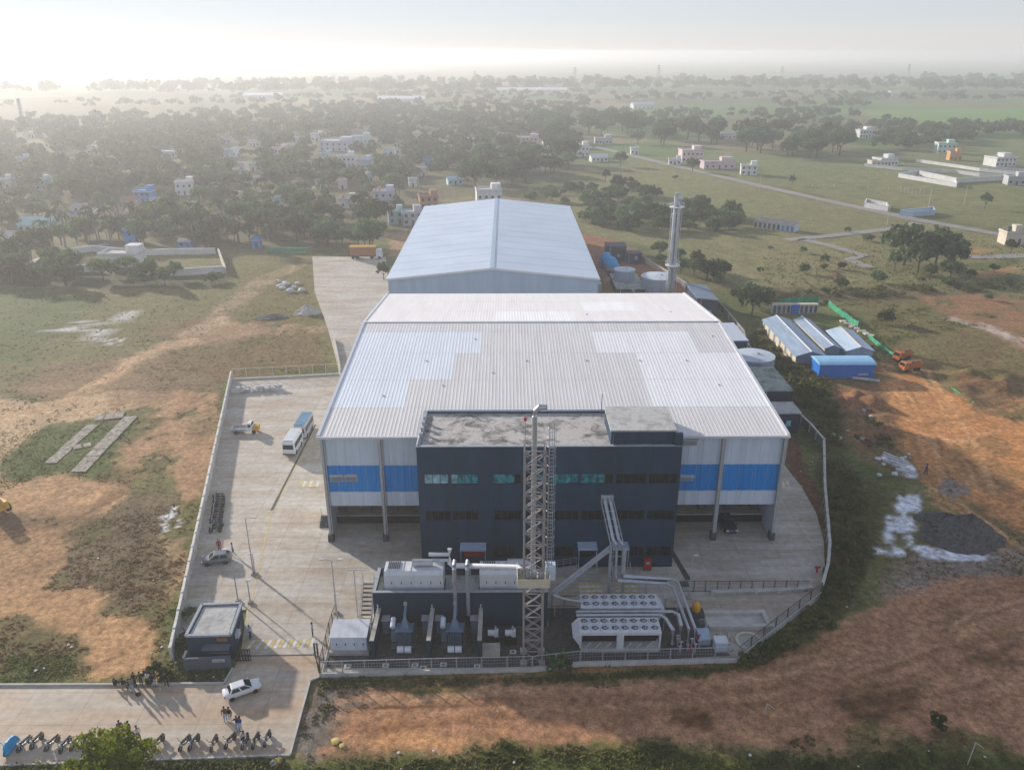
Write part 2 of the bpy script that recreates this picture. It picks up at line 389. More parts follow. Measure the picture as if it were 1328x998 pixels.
area([(1090,660),(1130,700),(1120,760),(1060,830),(1075,740)], (.115,.075,.05), 2, .7, .45)
area([(1000,560),(1040,570),(1065,640),(1062,690),(1030,640),(1015,600)], (.14,.075,.05), 1.0, .95)
area([(1190,720),(1328,700),(1600,740),(1600,800),(1328,790),(1180,790),(1130,770)], (.24,.20,.165), 3, .9)
for pl in ([(1150,642),(1185,640),(1190,660),(1180,672),(1160,668)], [(1155,668),(1180,670),(1195,690),(1200,715),(1290,722),(1285,732),(1220,728),(1165,722)], [(1190,712),(1270,710),(1295,722),(1240,733),(1200,728)], [(1140,712),(1165,715),(1162,724),(1145,722)], [(1135,590),(1150,588),(1180,606),(1185,618),(1170,616)]):
    area(pl, (.72,.73,.75), 1.0, 1.0, .37, .08)
# bare earth across the foreground
area([(372,986),(403,880),(520,876),(700,872),(960,866),(1050,835),(1130,770),(1328,740),(1700,760),(1700,1060),(1328,975),(1000,965),(880,950),(700,962),(560,972),(440,970)], (.37,.215,.135), 1.6, 1)
area([(440,885),(700,878),(1000,870),(1328,760),(1500,760),(1500,860),(1200,900),(700,905),(560,890)], (.41,.25,.16), 2, .6, .45)
area([(372,986),(403,880),(500,880),(510,905),(450,930),(420,965),(450,975)], (.145,.135,.115), 1.6, .95)
area([(500,915),(530,905),(560,940),(640,965),(520,972),(470,955)], (.46,.265,.145), 1.4, .9)
area([(620,945),(660,942),(665,965),(630,968)], (.44,.25,.14), 1.0, .7)
area([(870,905),(910,898),(935,915),(930,930),(885,925)], (.12,.065,.035), .9, .95)
area([(1085,885),(1130,875),(1190,880),(1185,920),(1130,940),(1090,925)], (.11,.062,.036), 1.5, .95)
area([(1240,840),(1328,830),(1328,865),(1260,862)], (.12,.07,.04), 1.5, .9)
area([(1190,790),(1260,785),(1265,800),(1200,815)], (.19,.12,.075), 1.5, .8)
area([(420,968),(470,960),(560,975),(700,965),(880,948),(980,965),(1000,1000),(420,1000)], (.20,.13,.08), 1, .7, .5)
for k in range(16):
    o_ = rnd.uniform(-3,7); w_ = rnd.uniform(.25,.6); cc_ = rnd.choice([(.22,.12,.07),(.26,.145,.085),(.42,.26,.165)])
    stroke([(x, y+o_*.8+rnd.uniform(-.5,.5)) for x, y in PX([(430,930),(600,915),(800,905),(1000,895),(1150,850),(1328,790),(1500,740)])], cc_, w_, .4, rnd.uniform(.3,.9), raw=True, warp=False)
    o_ = rnd.uniform(-3,7); stroke([(x, y+o_+rnd.uniform(-.6,.6)) for x, y in PX([(1000,930),(1150,905),(1250,880),(1400,840)])], cc_, w_, .4, rnd.uniform(.3,.9), raw=True, warp=False)
area([(380,1060),(368,988),(440,975),(560,982),(700,972),(880,958),(1000,975),(1100,985),(1200,968),(1328,980),(1700,1000),(1700,1080)], (.085,.095,.032), 1.0, .95)
area([(360,1080),(300,990),(0,996),(-300,1000),(-300,1080)], (.10,.095,.05), .6, .95)
area([(1040,950),(1120,925),(1200,940),(1300,950),(1300,985),(1100,985)], (.10,.10,.04), 1, .8, .45)
area([(405,884),(640,880),(960,864),(960,872),(700,882),(560,892),(415,892)], (.09,.095,.04), .6, .9, .40)
area([(408,876),(700,871),(960,858),(960,868),(640,878),(410,882)], (.07,.075,.03), .5, .7)
gl = col.mean(1, keepdims=True); col = np.clip(gl + (col-gl)*1.22, .004, 1)*1.10
col = np.clip(col*(0.82+.36*n3[:, None])*(.9+.2*n2[:, None]), 0, 1)
VZ = np.where(VY < 500, -.14 + .22*(n2-.5) + .10*(n3-.5), -.1).astype(np.float32)
VZ = np.minimum(VZ, -.02)
def mound(px, r, hgt, sq=1.0):
    global VZ
    c = G(*px); d = np.hypot((VX-c[0])/r, (VY-c[1])/(r*sq)) + .5*(n2-.5); VZ = VZ + hgt*np.clip(1-d, 0, 1)**1.1*(.7+.6*n3)
for _ in range(26):
    mound((rnd.uniform(1080,1160), rnd.uniform(505,578)), rnd.uniform(1.5,3), rnd.uniform(.4,1.1))
for _ in range(20): mound((rnd.uniform(1240,1328), rnd.uniform(485,520)), rnd.uniform(2,4), rnd.uniform(.4,1.0))
me = bpy.data.meshes.new('ground')
idx = np.arange(NX*NY).reshape(NY, NX)
q = np.stack([idx[:-1,:-1], idx[:-1,1:], idx[1:,1:], idx[1:,:-1]], -1).reshape(-1, 4)
me.vertices.add(NX*NY); me.vertices.foreach_set('co', np.stack([VX, VY, VZ], 1).astype(np.float32).ravel())
me.loops.add(q.size); me.loops.foreach_set('vertex_index', q.ravel().astype(np.int32))
me.polygons.add(len(q)); me.polygons.foreach_set('loop_start', (np.arange(len(q))*4).astype(np.int32))
me.polygons.foreach_set('use_smooth', np.ones(len(q), bool))
me.update(calc_edges=True)
at = me.color_attributes.new('soil', 'FLOAT_COLOR', 'POINT')
at.data.foreach_set('color', np.concatenate([col, np.ones((len(col), 1), np.float32)], 1).astype(np.float32).ravel())
def ground_mat():
    m = bpy.data.materials.new('ground_soil'); m.use_nodes = True; n = m.node_tree.nodes; l = m.node_tree.links
    b = n['Principled BSDF']; b.inputs['Roughness'].default_value = .95; b.inputs['Specular IOR Level'].default_value = .15
    a = n.new('ShaderNodeAttribute'); a.attribute_name = 'soil'; g = n.new('ShaderNodeNewGeometry')
    def noise(sc, det):
        t = n.new('ShaderNodeTexNoise'); t.inputs['Scale'].default_value = sc; t.inputs['Detail'].default_value = det; t.inputs['Roughness'].default_value = .7
        l.new(g.outputs['Position'], t.inputs['Vector']); return t
    t1, t2, t3 = noise(1.3, 6), noise(.22, 5), noise(5.5, 4)
    def rng(src, lo, hi):
        r_ = n.new('ShaderNodeMapRange'); r_.inputs['From Min'].default_value = .28; r_.inputs['From Max'].default_value = .72
        r_.inputs['To Min'].default_value = lo; r_.inputs['To Max'].default_value = hi; l.new(src, r_.inputs['Value']); return r_.outputs[0]
    mu = n.new('ShaderNodeMath'); mu.operation = 'MULTIPLY'; l.new(rng(t1.outputs['Fac'], .42, 1.5), mu.inputs[0]); l.new(rng(t2.outputs['Fac'], .78, 1.22), mu.inputs[1])
    m3 = n.new('ShaderNodeMath'); m3.operation = 'MULTIPLY'; l.new(mu.outputs[0], m3.inputs[0]); l.new(rng(t3.outputs['Fac'], .62, 1.34), m3.inputs[1])
    mx = n.new('ShaderNodeVectorMath'); mx.operation = 'SCALE'; l.new(a.outputs['Color'], mx.inputs[0]); l.new(m3.outputs[0], mx.inputs['Scale'])
    l.new(mx.outputs[0], b.inputs['Base Color'])
    bp = n.new('ShaderNodeBump'); bp.inputs['Strength'].default_value = .5; bp.inputs['Distance'].default_value = .2
    l.new(t1.outputs['Fac'], bp.inputs['Height']); l.new(bp.outputs[0], b.inputs['Normal'])
    return m
me.materials.append(ground_mat())
ground = link(bpy.data.objects.new('ground', me)); tag(ground, 'bare earth and rough grass land around the factory', None, kind='structure')

# ------------------------------------------------------------------ paved areas
def paving_mat(name, base, stain, joint=5.0):
    m = bpy.data.materials.new(name); m.use_nodes = True; n = m.node_tree.nodes; l = m.node_tree.links; MAT[name] = m
    b = n['Principled BSDF']; b.inputs['Roughness'].default_value = .7; b.inputs['Specular IOR Level'].default_value = .4
    g = n.new('ShaderNodeNewGeometry')
    def noise(sc, det, st=None):
        t = n.new('ShaderNodeTexNoise'); t.inputs['Scale'].default_value = sc; t.inputs['Detail'].default_value = det; t.inputs['Roughness'].default_value = .65
        if st:
            mp = n.new('ShaderNodeMapping'); mp.inputs['Scale'].default_value = st; l.new(g.outputs['Position'], mp.inputs[0]); l.new(mp.outputs[0], t.inputs['Vector'])
        else: l.new(g.outputs['Position'], t.inputs['Vector'])
        return t.outputs['Fac']
    def rng(src, a, z, lo, hi):
        r_ = n.new('ShaderNodeMapRange'); r_.inputs['From Min'].default_value = a; r_.inputs['From Max'].default_value = z
        r_.inputs['To Min'].default_value = lo; r_.inputs['To Max'].default_value = hi; l.new(src, r_.inputs['Value']); return r_.outputs[0]
    mx = n.new('ShaderNodeMix'); mx.data_type = 'RGBA'; mx.inputs['A'].default_value = (*base, 1); mx.inputs['B'].default_value = (*stain, 1)
    l.new(rng(noise(.16, 6, (.5,1.6,1)), .42, .62, 0, .85), mx.inputs['Factor'])
    br = n.new('ShaderNodeTexBrick'); br.offset = 0; br.inputs['Scale'].default_value = 1; br.inputs['Brick Width'].default_value = joint; br.inputs['Row Height'].default_value = joint*.7
    br.inputs['Mortar Size'].default_value = .05; br.inputs['Mortar Smooth'].default_value = .5
    br.inputs['Color1'].default_value = (1,1,1,1); br.inputs['Color2'].default_value = (.88,.88,.88,1); br.inputs['Mortar'].default_value = (.62,.62,.6,1)
    l.new(g.outputs['Position'], br.inputs['Vector'])
    mu = n.new('ShaderNodeMix'); mu.data_type = 'RGBA'; mu.blend_type = 'MULTIPLY'; mu.inputs['Factor'].default_value = .8
    l.new(mx.outputs['Result'], mu.inputs['A']); l.new(br.outputs['Color'], mu.inputs['B'])
    m2 = n.new('ShaderNodeMath'); m2.operation = 'MULTIPLY'; l.new(rng(noise(1.1, 6), .3, .7, .8, 1.15), m2.inputs[0]); l.new(rng(noise(.5, 5, (.25,2,1)), .3, .7, .84, 1.12), m2.inputs[1])
    sc = n.new('ShaderNodeVectorMath'); sc.operation = 'SCALE'; l.new(mu.outputs['Result'], sc.inputs[0]); l.new(m2.outputs[0], sc.inputs['Scale'])
    l.new(sc.outputs[0], b.inputs['Base Color'])
paving_mat('yard_paving', (.53,.485,.415), (.42,.33,.24)); paving_mat('road_paving', (.50,.43,.34), (.50,.33,.20), 6); paving_mat('village_road', (.33,.31,.28), (.27,.235,.19), 40)
def slab(name, poly, z0, z1, m, label, kind='structure'):
    o = MB().prism(poly, z0, z1).build(name, m); tag(o, label, None, kind=kind); return o
YARD = PX([(228,824),(301,492),(440,487),(437,470),(425,425),(408,378),(405,333),(500,333)]) + [(-27,181),(-27,160),(42,154),(43.5,120)] + PX([(1018,604),(1040,632),(1058,664),(1068,700),(1070,738),(1064,766),(957,851),(752,860),(690,868),(560,871),(420,876),(408,848),(312,850),(320,790),(300,792)])
slab('yard', YARD, -.6, .05, 'yard_paving', 'pale concrete yard around the factory')
ROAD = PX([(-260,890),(0,889),(292,887),(312,850.5),(408,848.5),(414,876),(402,882),(376,978),(0,991),(-260,998)])
slab('road', ROAD, -.6, .03, 'road_paving', 'concrete road with red dust outside the gate')
def ribbon(px, w, name, label, m='village_road', z=.0):
    p = PX(px); L_, R_ = [], []
    for i in range(len(p)):
        a = p[max(0,i-1)]; b = p[min(len(p)-1,i+1)]; dx, dy = b[0]-a[0], b[1]-a[1]; q_ = math.hypot(dx, dy)
        L_.append((p[i][0]-dy/q_*w/2, p[i][1]+dx/q_*w/2)); R_.append((p[i][0]+dy/q_*w/2, p[i][1]-dx/q_*w/2))
    mb = MB(); n_ = len(p)
    mb.add([(x,y,z) for x,y in L_]+[(x,y,z) for x,y in R_], [(i,n_+i,n_+i+1,i+1) for i in range(n_-1)])
    return tag(mb.build(name, m), label, None, kind='structure')
ribbon([(770,190),(809,199),(900,221),(996,243),(1090,264),(1186,284),(1303,305),(1450,335)], 6, 'road', 'grey road running across the dry fields')
ribbon([(1020,311),(1040,309),(1100,303),(1160,296),(1190,289)], 4.5, 'path', 'pale track joining the grey road')
ribbon([(1038,310),(1075,318),(1120,331),(1100,336),(1130,347)], 4, 'path', 'pale zigzag track ending by the bushes')
ribbon([(1250,333),(1290,333),(1328,331),(1420,330)], 5, 'path', 'pale track beyond the dark trees')
ribbon([(400,245),(480,222),(560,215),(640,222),(700,205),(770,190)], 5, 'road', 'village road between the houses')
ribbon([(40,340),(70,330),(100,322),(140,316)], 4, 'path', 'pale lane beside the white walled plot')

# ------------------------------------------------------------------ main warehouse
X0, X1, Y0, Y1, EZ, RY, RZ = -23.6, 35.4, 90.5, 154.3, 15.4, 127.0, 18.4
wh = thing('warehouse', 'large warehouse with pale ribbed roof and blue band behind the dark office block', 'warehouse', (6, 120, 0))
NCOL = 30; CW = (X1-X0)/NCOL
def sheet_mesh(ya, yb, za, zb, m):
    mb = MB(); prof = []
    nr = 4; pw = CW/nr
    for i in range(nr):
        x = i*pw; prof += [(x,0),(x+pw*.5,0),(x+pw*.62,.017),(x+pw*.88,.017)]
    prof.append((CW, 0)); n = len(prof)
    mb.add([(x,0,z+.008) for x,z in prof]+[(x,yb-ya,zb-za+z) for x,z in prof], [(i,i+1,n+i+1,n+i) for i in range(n-1)])
    return mb.mesh('roof_sheet', m)
ROWS = [90.3, 97.7, 105.8, 114.7, 122.9, 127.0]
def zroof(y): return EZ + (y-Y0)/(RY-Y0)*(RZ-EZ) if y <= RY else RZ - (y-RY)/(Y1-RY)*(RZ-EZ)
def sheet_tint(r, x):
    if r == 0: return 'roof_grey'
    if r == 1: return 'roof_bluish' if x < -13.5 else ('roof_white' if x > 20.6 else 'roof_grey')
    if r == 2: return 'roof_bluish' if x < -8.5 else ('roof_white' if x > 19.5 else 'roof_grey')
    if r == 3: return 'roof_bluish' if x < -4.1 else ('roof_white' if (13 < x < 30) else 'roof_grey')
    if r == 4: return 'roof_grey'
    if r == 5: return 'roof_white' if -2 < x < 12 else 'roof_pink'
    if r == 6: return 'roof_white' if 14 < x < 24 else 'roof_pink'
    return 'roof_pink'
cache = {}
for r in range(8):
    ya, yb = (ROWS[r], ROWS[r+1]) if r < 5 else (RY+(r-5)*9.1, RY+(r-4)*9.1)
    for c in range(NCOL):
        t = sheet_tint(r, X0+(c+.5)*CW); k = (r, t)
        if k not in cache: cache[k] = sheet_mesh(ya, yb, zroof(ya), zroof(yb), t)
        o = piece('roof_sheet', cache[k], wh); o.location = Vector((X0+c*CW, ya, zroof(ya))) - wh.location
MB().add([(X0-.1,RY-.35,RZ+.09),(X1+.1,RY-.35,RZ+.09),(X1+.1,RY,RZ+.16),(X0-.1,RY,RZ+.16),(X1+.1,RY+.35,RZ+.09),(X0-.1,RY+.35,RZ+.09)], [(0,1,2,3),(3,2,4,5)]).build('ridge_cap', 'roof_white', wh)
for xx, s_ in ((X0, -1), (X1, 1)):
    mb = MB()
    for (ya, yb) in ((Y0-.25, RY), (RY, Y1+.1)):
        za, zb = zroof(ya), zroof(yb); w0, w1 = xx-.05 if s_ > 0 else xx-.35, xx+.35 if s_ > 0 else xx+.05
        mb.add([(w0,ya,za-.5),(w1,ya,za-.5),(w1,ya,za+.14),(w0,ya,za+.14),(w0,yb,zb-.5),(w1,yb,zb-.5),(w1,yb,zb+.14),(w0,yb,zb+.14)],
               [(0,1,2,3),(7,6,5,4),(0,4,5,1),(1,5,6,2),(2,6,7,3),(3,7,4,0)])
    mb.build('verge_trim', 'roof_trim', wh)
MB().box(X0-.3, X1+.3, Y0-.62, Y0-.24, EZ-.28, EZ+.03).build('gutter', 'roof_trim', wh)
# small roof fittings
for (fx, fy) in ((-17,101),(-9,104),(-2,108),(-12,112),(3,112),(12,112),(20,112),(27,112),(30,104),(33,121),(-5,120),(29,135),(14,133)):
    MB().box(fx-.12, fx+.12, fy-.15, fy+.15, zroof(fy)+.02, zroof(fy)+.12).build('roof_vent', 'steel_grey', wh)
# cladding, panel by panel on the street face
PWD = 1.83
def clad_run(xa, xb):
    n = int(round((xb-xa)/PWD)); w = (xb-xa)/n
    for (za, zb, m) in ((11.14, 15.1, 'clad_white'), (7.29, 11.14, 'clad_blue'), (5.2, 7.29, 'clad_white')):
        me_ = MB()
        pr = [(0.02,0),(w*.3,0),(w*.34,-.05),(w*.63,-.05),(w*.67,0),(w-.02,0)]; k = len(pr)
        me_.add([(x,y,0) for x,y in pr]+[(x,y,zb-za-.02) for x,y in pr], [(i,i+1,k+i+1,k+i) for i in range(k-1)])
        ms = me_.mesh('cladding_panel', m)
        for i in range(n): piece('cladding_panel', ms, wh).location = Vector((xa+i*w, Y0-.02, za+.01)) - wh.location
clad_run(X0, -10.7); clad_run(20.7, X1)
b_ = MB(); b_.box(X0, X1, Y0+.02, Y0+.3, 5.15, 15.0); b_.box(X0, X0+.2, Y0+.3, Y1-.2, 0, 15.0); b_.box(X1-.2, X1, Y0+.3, Y1-.2, 0, 15.0); b_.box(X0, X1, Y1-.2, Y1, 0, 15.2)
b_.build('wall', 'clad_white', wh)
MB().box(X0+.2, X1-.2, Y0+.3, 97.5, 5.0, 5.2).build('soffit', 'clad_white', wh)
MB().box(X0+.2, X1-.2, 97.2, 97.5, .05, 5.0).build('dock_wall', 'concrete_dark', wh)
MB().box(X0+.2, X1-.2, 94.6, 97.2, .05, 1.2).build('dock_platform', 'concrete', wh)
MB().box(X0+.2, X1-.2, 94.35, 94.6, .05, 1.0).build('dock_bumper', 'black', wh)
for i, x in enumerate([-22.9, -19.4, -15.7, -12.2, 23.3, 27.2, 30.8, 34.4]):
    MB().box(x-.55, x+.55, 95.6, 97.2, 1.2, 4.7).build('dock_shelter', 'steel_dark', wh)
for i, x in enumerate([-21.1, -17.5, -13.9, 22.0, 25.2, 29.0, 32.6]):
    d = MB().box(x-1.1, x+1.1, 96.9, 97.2, 1.2, 3.6).build('dock_door', 'orange_door' if i in (0,1,4,6) else 'steel_dark', wh)
    MB().box(x-1.15, x+1.15, 96.6, 96.9, 3.6, 4.9).build('door_hood', 'clad_white', wh)
for x in (-23.35, -16.1, 27.4, 35.2):
    c_ = MB(); c_.box(x-.16, x+.16, Y0-.56, Y0-.50, .05, 15.1); c_.box(x-.16, x+.16, Y0-.14, Y0-.08, .05, 15.1); c_.box(x-.05, x+.05, Y0-.5, Y0-.14, .05, 15.1)
    c = c_.build('column', 'steel_grey', wh)
    MB().box(x-.35, x+.35, Y0-.75, Y0+.1, .05, 1.1).build('column_guard', 'steel_dark', c)
    MB().tube([(x+.28,Y0-.35,.1),(x+.28,Y0-.35,15.1)], .07, 6).build('downpipe', 'steel_pale', c)
def louvre(xa, xb, za, zb, hood=.35):
    w_ = MB(); w_.box(xa, xb, Y0-.09, Y0-.03, za, zb); o = w_.build('window', 'steel_dark', wh)
    f_ = MB()
    for (a,b,c,d) in ((xa-.08,xb+.08,zb,zb+.08),(xa-.08,xb+.08,za-.08,za),(xa-.08,xa,za,zb),(xb,xb+.08,za,zb)): f_.box(a,b,Y0-.16,Y0-.03,c,d)
    f_.build('frame', 'steel_pale', o)
    n = 4; s_ = MB().add([(xa,Y0-.12-hood*.5,0),(xb,Y0-.12-hood*.5,0),(xb,Y0-.10,.16),(xa,Y0-.10,.16)], [(0,1,2,3),(3,2,1,0)])
    ms = s_.mesh('slat', 'roof_trim', wh.location)
    for i in range(n): piece('slat', ms, o).location = (0,0,za+(zb-za)*i/n+.02)
    MB().box(xa-.1, xb+.1, Y0-.6, Y0-.03, zb+.1, zb+.17).build('hood', 'roof_trim', o)
louvre(-22.66,-21.2,8.9,9.7); louvre(-20.83,-19.36,8.9,9.7); louvre(22.45,24.0,8.85,9.45); louvre(21.87,24.09,13.95,14.7)
# dock steps at the left end
st = thing('dock_stair', 'small steel stair with handrails at the left end of the loading dock', 'stair', (-24.3, 94.5, .05))
for i in range(5): MB().box(-25.6, -24.3, 93.2+i*.3, 93.5+i*.3, .05, .28+i*.22).build('step', 'steel_dark', st)
for x in (-25.6, -24.3):
    r_ = MB(); r_.bar((x,93.2,1.2),(x,95,2.2),.06); r_.bar((x,93.2,.1),(x,93.2,1.2),.06); r_.bar((x,95,.1),(x,95,2.2),.06); r_.build('handrail', 'cream', st)

# ------------------------------------------------------------------ office block
def stain_mat(name, a, b, scale=.45, lo=.42, hi=.6):
    m = mat(name, a, .9, var=.1, scale=2.5); n = m.node_tree.nodes; l = m.node_tree.links; bs = n['Principled BSDF']
    src = bs.inputs['Base Color'].links[0].from_socket
    g = n.new('ShaderNodeNewGeometry'); t = n.new('ShaderNodeTexNoise'); t.inputs['Scale'].default_value = scale; t.inputs['Detail'].default_value = 7; t.inputs['Roughness'].default_value = .7; t.inputs['Distortion'].default_value = .6
    l.new(g.outputs['Position'], t.inputs['Vector']); r_ = n.new('ShaderNodeMapRange'); r_.inputs['From Min'].default_value = lo; r_.inputs['From Max'].default_value = hi
    l.new(t.outputs['Fac'], r_.inputs['Value']); mx = n.new('ShaderNodeMix'); mx.data_type = 'RGBA'; mx.inputs['B'].default_value = (*b, 1)
    l.new(r_.outputs[0], mx.inputs['Factor']); l.new(src, mx.inputs['A']); l.new(mx.outputs['Result'], bs.inputs['Base Color'])
stain_mat('roof_slab', (.50,.47,.44), (.12,.115,.11), .38, .47, .60)
stain_mat('roof_slab_pale', (.50,.50,.47), (.27,.26,.25), .5, .5, .7)
stain_mat('roof_moss', (.36,.40,.37), (.14,.17,.14), .45, .45, .65)
of = thing('office_block', 'dark blue grey three storey office block with stained flat roof', 'office building', (5, 89, 0))
OX0, OX1, OY0, OY1, OZ = -10.7, 20.75, 84.0, 94.4, 17.05
W3 = [(-9.9,-7.05),(-6.7,-3.47),(-1.62,1.71),(2.2,4.9),(5.41,8.56),(8.93,12.73),(13.1,16.72),(17.04,20.43)]
W2 = [(-9.96,-6.95),(-6.71,-3.55),(-1.57,1.73),(2.2,4.9),(5.7,8.72),(9.1,12.5),(12.98,16.76),(17.14,20.45)]
W1 = [(-5.6,-2.9),(-1.71,.98),(2.0,4.8),(6.0,8.2),(9.0,10.9),(13.1,14.8),(15.3,17.0),(17.39,20.4)]
wall = MB(); z = 0.05
for (za, zb, ws) in ((1.62,3.1,W1),(6.92,8.32,W2),(12.0,13.36,W3)):
    wall.box(OX0, OX1, OY0, OY0+.4, z, za); x = OX0
    for (a, b) in ws: wall.box(x, a, OY0, OY0+.4, za, zb); x = b
    wall.box(x, OX1, OY0, OY0+.4, za, zb); z = zb
wall.box(OX0, OX1, OY0, OY0+.4, z, OZ)
wall.box(OX0, OX0+.4, OY0+.4, OY1, .05, OZ); wall.box(OX1-.4, OX1, OY0+.4, OY1, .05, OZ); wall.box(OX0+.4, OX1-.4, OY1-.3, OY1, .05, OZ)
wall.build('wall', 'office_wall', of)
# fine panel joints proud of the facade
for x in [OX0+3.93*i for i in range(1,8)]: MB().box(x-.02, x+.02, OY0-.012, OY0, 5.15, 6.9).box(x-.02, x+.02, OY0-.012, OY0, 8.35, 10.3).box(x-.02, x+.02, OY0-.012, OY0, 13.4, OZ).build('joint_strip', 'window_frame', of)
for z in (5.1, 10.3): MB().box(OX0, OX1, OY0-.015, OY0, z, z+.05).build('joint_strip', 'window_frame', of)
for zi, (za, zb, ws) in enumerate(((1.62,3.1,W1),(6.92,8.32,W2),(12.0,13.36,W3))):
    for wi, (a, b) in enumerate(ws):
        if zi == 0 and wi in (0,4,5): continue
        f_ = MB(); f_.box(a, b, OY0+.10, OY0+.2, za, za+.07); f_.box(a, b, OY0+.10, OY0+.2, zb-.07, zb)
        n = 4 if b-a > 2.9 else 3; pw = (b-a)/n
        for i in range(n+1): f_.box(max(a, a+i*pw-.025), min(b, a+i*pw+.025), OY0+.10, OY0+.2, za+.07, zb-.07)
        w = f_.build('window', 'window_frame', of)
        for i in range(n):
            if zi == 2 and wi == 0: m = 'glass_pale' if i < 3 else 'glass_teal'
            elif zi == 2 and wi in (1,2,3,4,5): m = 'glass_pale' if (wi == 1 and i == 0) else ('glass_teal' if (i*7+wi*3) % 9 else 'glass_dark')
            else: m = 'glass_dark'
            MB().box(a+i*pw+.03, a+(i+1)*pw-.03, OY0+.16, OY0+.19, za+.07, zb-.07).build('pane', m, w)
roof = MB().box(OX0+.4, OX1-.4, OY0+.4, OY1-.3, 16.5, 16.78).build('roof', 'roof_slab', of)
cp_ = MB(); cp_.box(OX0-.05, OX1+.05, OY0-.05, OY0+.45, OZ, OZ+.07); cp_.box(OX0-.05, OX0+.45, OY0+.45, OY1, OZ, OZ+.07); cp_.box(OX1-.45, OX1+.05, OY0+.45, OY1, OZ, OZ+.07)
cp_.build('parapet_cap', 'wall_cap', of)
PX0, PX1, PY0, PY1, PZ = 12.35, 19.95, 84.75, 91.4, 18.65
ph = MB(); ph.box(PX0, PX1, PY0, PY0+.25, OZ, PZ); ph.box(PX0, PX0+.25, PY0+.25, PY1, OZ-.3, PZ); ph.box(PX1-.25, PX1, PY0+.25, PY1, OZ-.3, PZ); ph.box(PX0+.25, PX1-.25, PY1-.25, PY1, OZ-.3, PZ)
pent = ph.build('penthouse', 'office_wall', of)
MB().box(PX0-.1, PX1+.1, PY0-.1, PY1+.1, PZ, PZ+.2).build('penthouse_roof', 'roof_slab_pale', pent)
MB().box(OX1-.95, OX1-.02, OY0+.02, OY0+.7, OZ+.07, PZ-.1).build('corner_pier', 'office_wall', of)
MB().box(PX0+.2, PX0+1.1, PY0-.5, PY0, OZ+.07, PZ-.05).build('corner_pier', 'office_wall', of)
MB().tube([(OX0+.6,OY1-.35,17.15),(OX1-1,OY1-.35,17.15)], .14, 8).build('roof_pipe', 'tank_roof', of)
MB().tube([(OX0+.1,OY1-.4,17.0),(OX0+.1,OY0+.2,17.2)], .10, 6).build('roof_pipe', 'galvanised', of)
for i in range(4): MB().cyl((OX0+.35, 86.5+i*1.6), .25, 17.1, 17.7, 10).build('roof_fan', 'galvanised', of)
lp = MB(); lp.bar((12.1,OY1-1.6,16.8),(12.1,OY1-1.6,20),.08); lp.build('lightning_rod', 'steel_dark', of)
MB().obox((17.2,95.2,18.2-1.9),(1.7,1.1,.08), .15).build('roof_hatch', 'steel_dark', of)
# canopies, doors and steps
def canopy(xa, xb, z, door=True, red=False):
    c = MB().box(xa, xb, OY0-1.6, OY0, z, z+.22).build('canopy', 'clad_far', of)
    for x in (xa+.1, xb-.1): MB().bar((x,OY0-1.5,.3),(x,OY0-1.5,z),.09).build('post', 'steel_grey', c)
    if door:
        d = MB().box(xa+.4, xb-.4, OY0+.16, OY0+.22, .25, z-.25).build('door', 'red_paint' if red else 'glass_dark', of)
        MB().box((xa+xb)/2-.03, (xa+xb)/2+.03, OY0+.10, OY0+.16, .9, 1.5).build('handle', 'steel_pale', d)
canopy(-5.8, -2.6, 3.55, True, True); canopy(8.72, 11.08, 3.6); canopy(12.95, 15.0, 3.6)
for (xa, xb) in ((8.8,11.1),(12.95,15.2)):
    for i in range(4): MB().box(xa, xb, 81.0+i*.42, 81.42+i*.42, .05, .25+i*.17).build('step', 'concrete', of)
    for x in (xa, xb):
        h_ = MB(); h_.bar((x,81,1.1),(x,82.7,1.8),.06); h_.bar((x,81,.1),(x,81,1.1),.06); h_.bar((x,82.7,.3),(x,82.7,1.8),.06); h_.build('handrail', 'steel_grey', of)
rp = thing('access_ramp', 'grey railed ramp beside the tower below the office windows', 'ramp', (6.5, 82.3, .05))
MB().add([(4.6,81.8,.06),(8.7,81.8,.06),(8.7,83.4,.06),(4.6,83.4,.06),(8.7,81.8,.8),(8.7,83.4,.8),(4.6,81.8,.12),(4.6,83.4,.12)], [(6,4,5,7),(0,1,4,6),(1,2,5,4),(2,3,7,5),(3,0,6,7)]).build('deck', 'concrete', rp)
for y in (81.75, 83.45):
    r_ = MB()
    for k in (.45, .8, 1.1): r_.bar((4.6,y,.1+k),(8.7,y,.8+k),.05)
    for i in range(6): r_.bar((4.6+i*.82,y,.1),(4.6+i*.82,y,1.2+i*.14),.05)
    r_.build('railing', 'galvanised', rp)
rc = thing('fire_hose_cabinet', 'red fire hose cabinet standing against the dark office wall', 'cabinet', (17.5, 83.3, .05))
MB().box(17.05, 18.0, 83.0, 83.6, .35, 1.75).build('cabinet_body', 'red_paint', rc)
for x in (17.15, 17.8): MB().box(x, x+.1, 83.1, 83.5, .05, .35).build('leg', 'steel_dark', rc)
MB().box(17.3, 17.75, 82.97, 83.0, 1.1, 1.45).build('glass_panel', 'glass_pale', rc)
pb = thing('planter_bed', 'low planter bed with dark hedge and pale edging below the office windows', 'planter', (17.2, 80.9, .05))
MB().box(14.9, 19.6, 80.4, 80.55, .05, .3).build('edging', 'concrete_pale', pb); MB().box(14.9, 19.6, 80.55, 81.3, .05, .2).build('soil', 'earth_dark', pb)
tag(MB().box(21.0, 22.1, 79.9, 80.9, .05, .16).build('drain_grate', 'steel_dark'), 'dark square drain grate on the concrete near the office corner', 'grate')
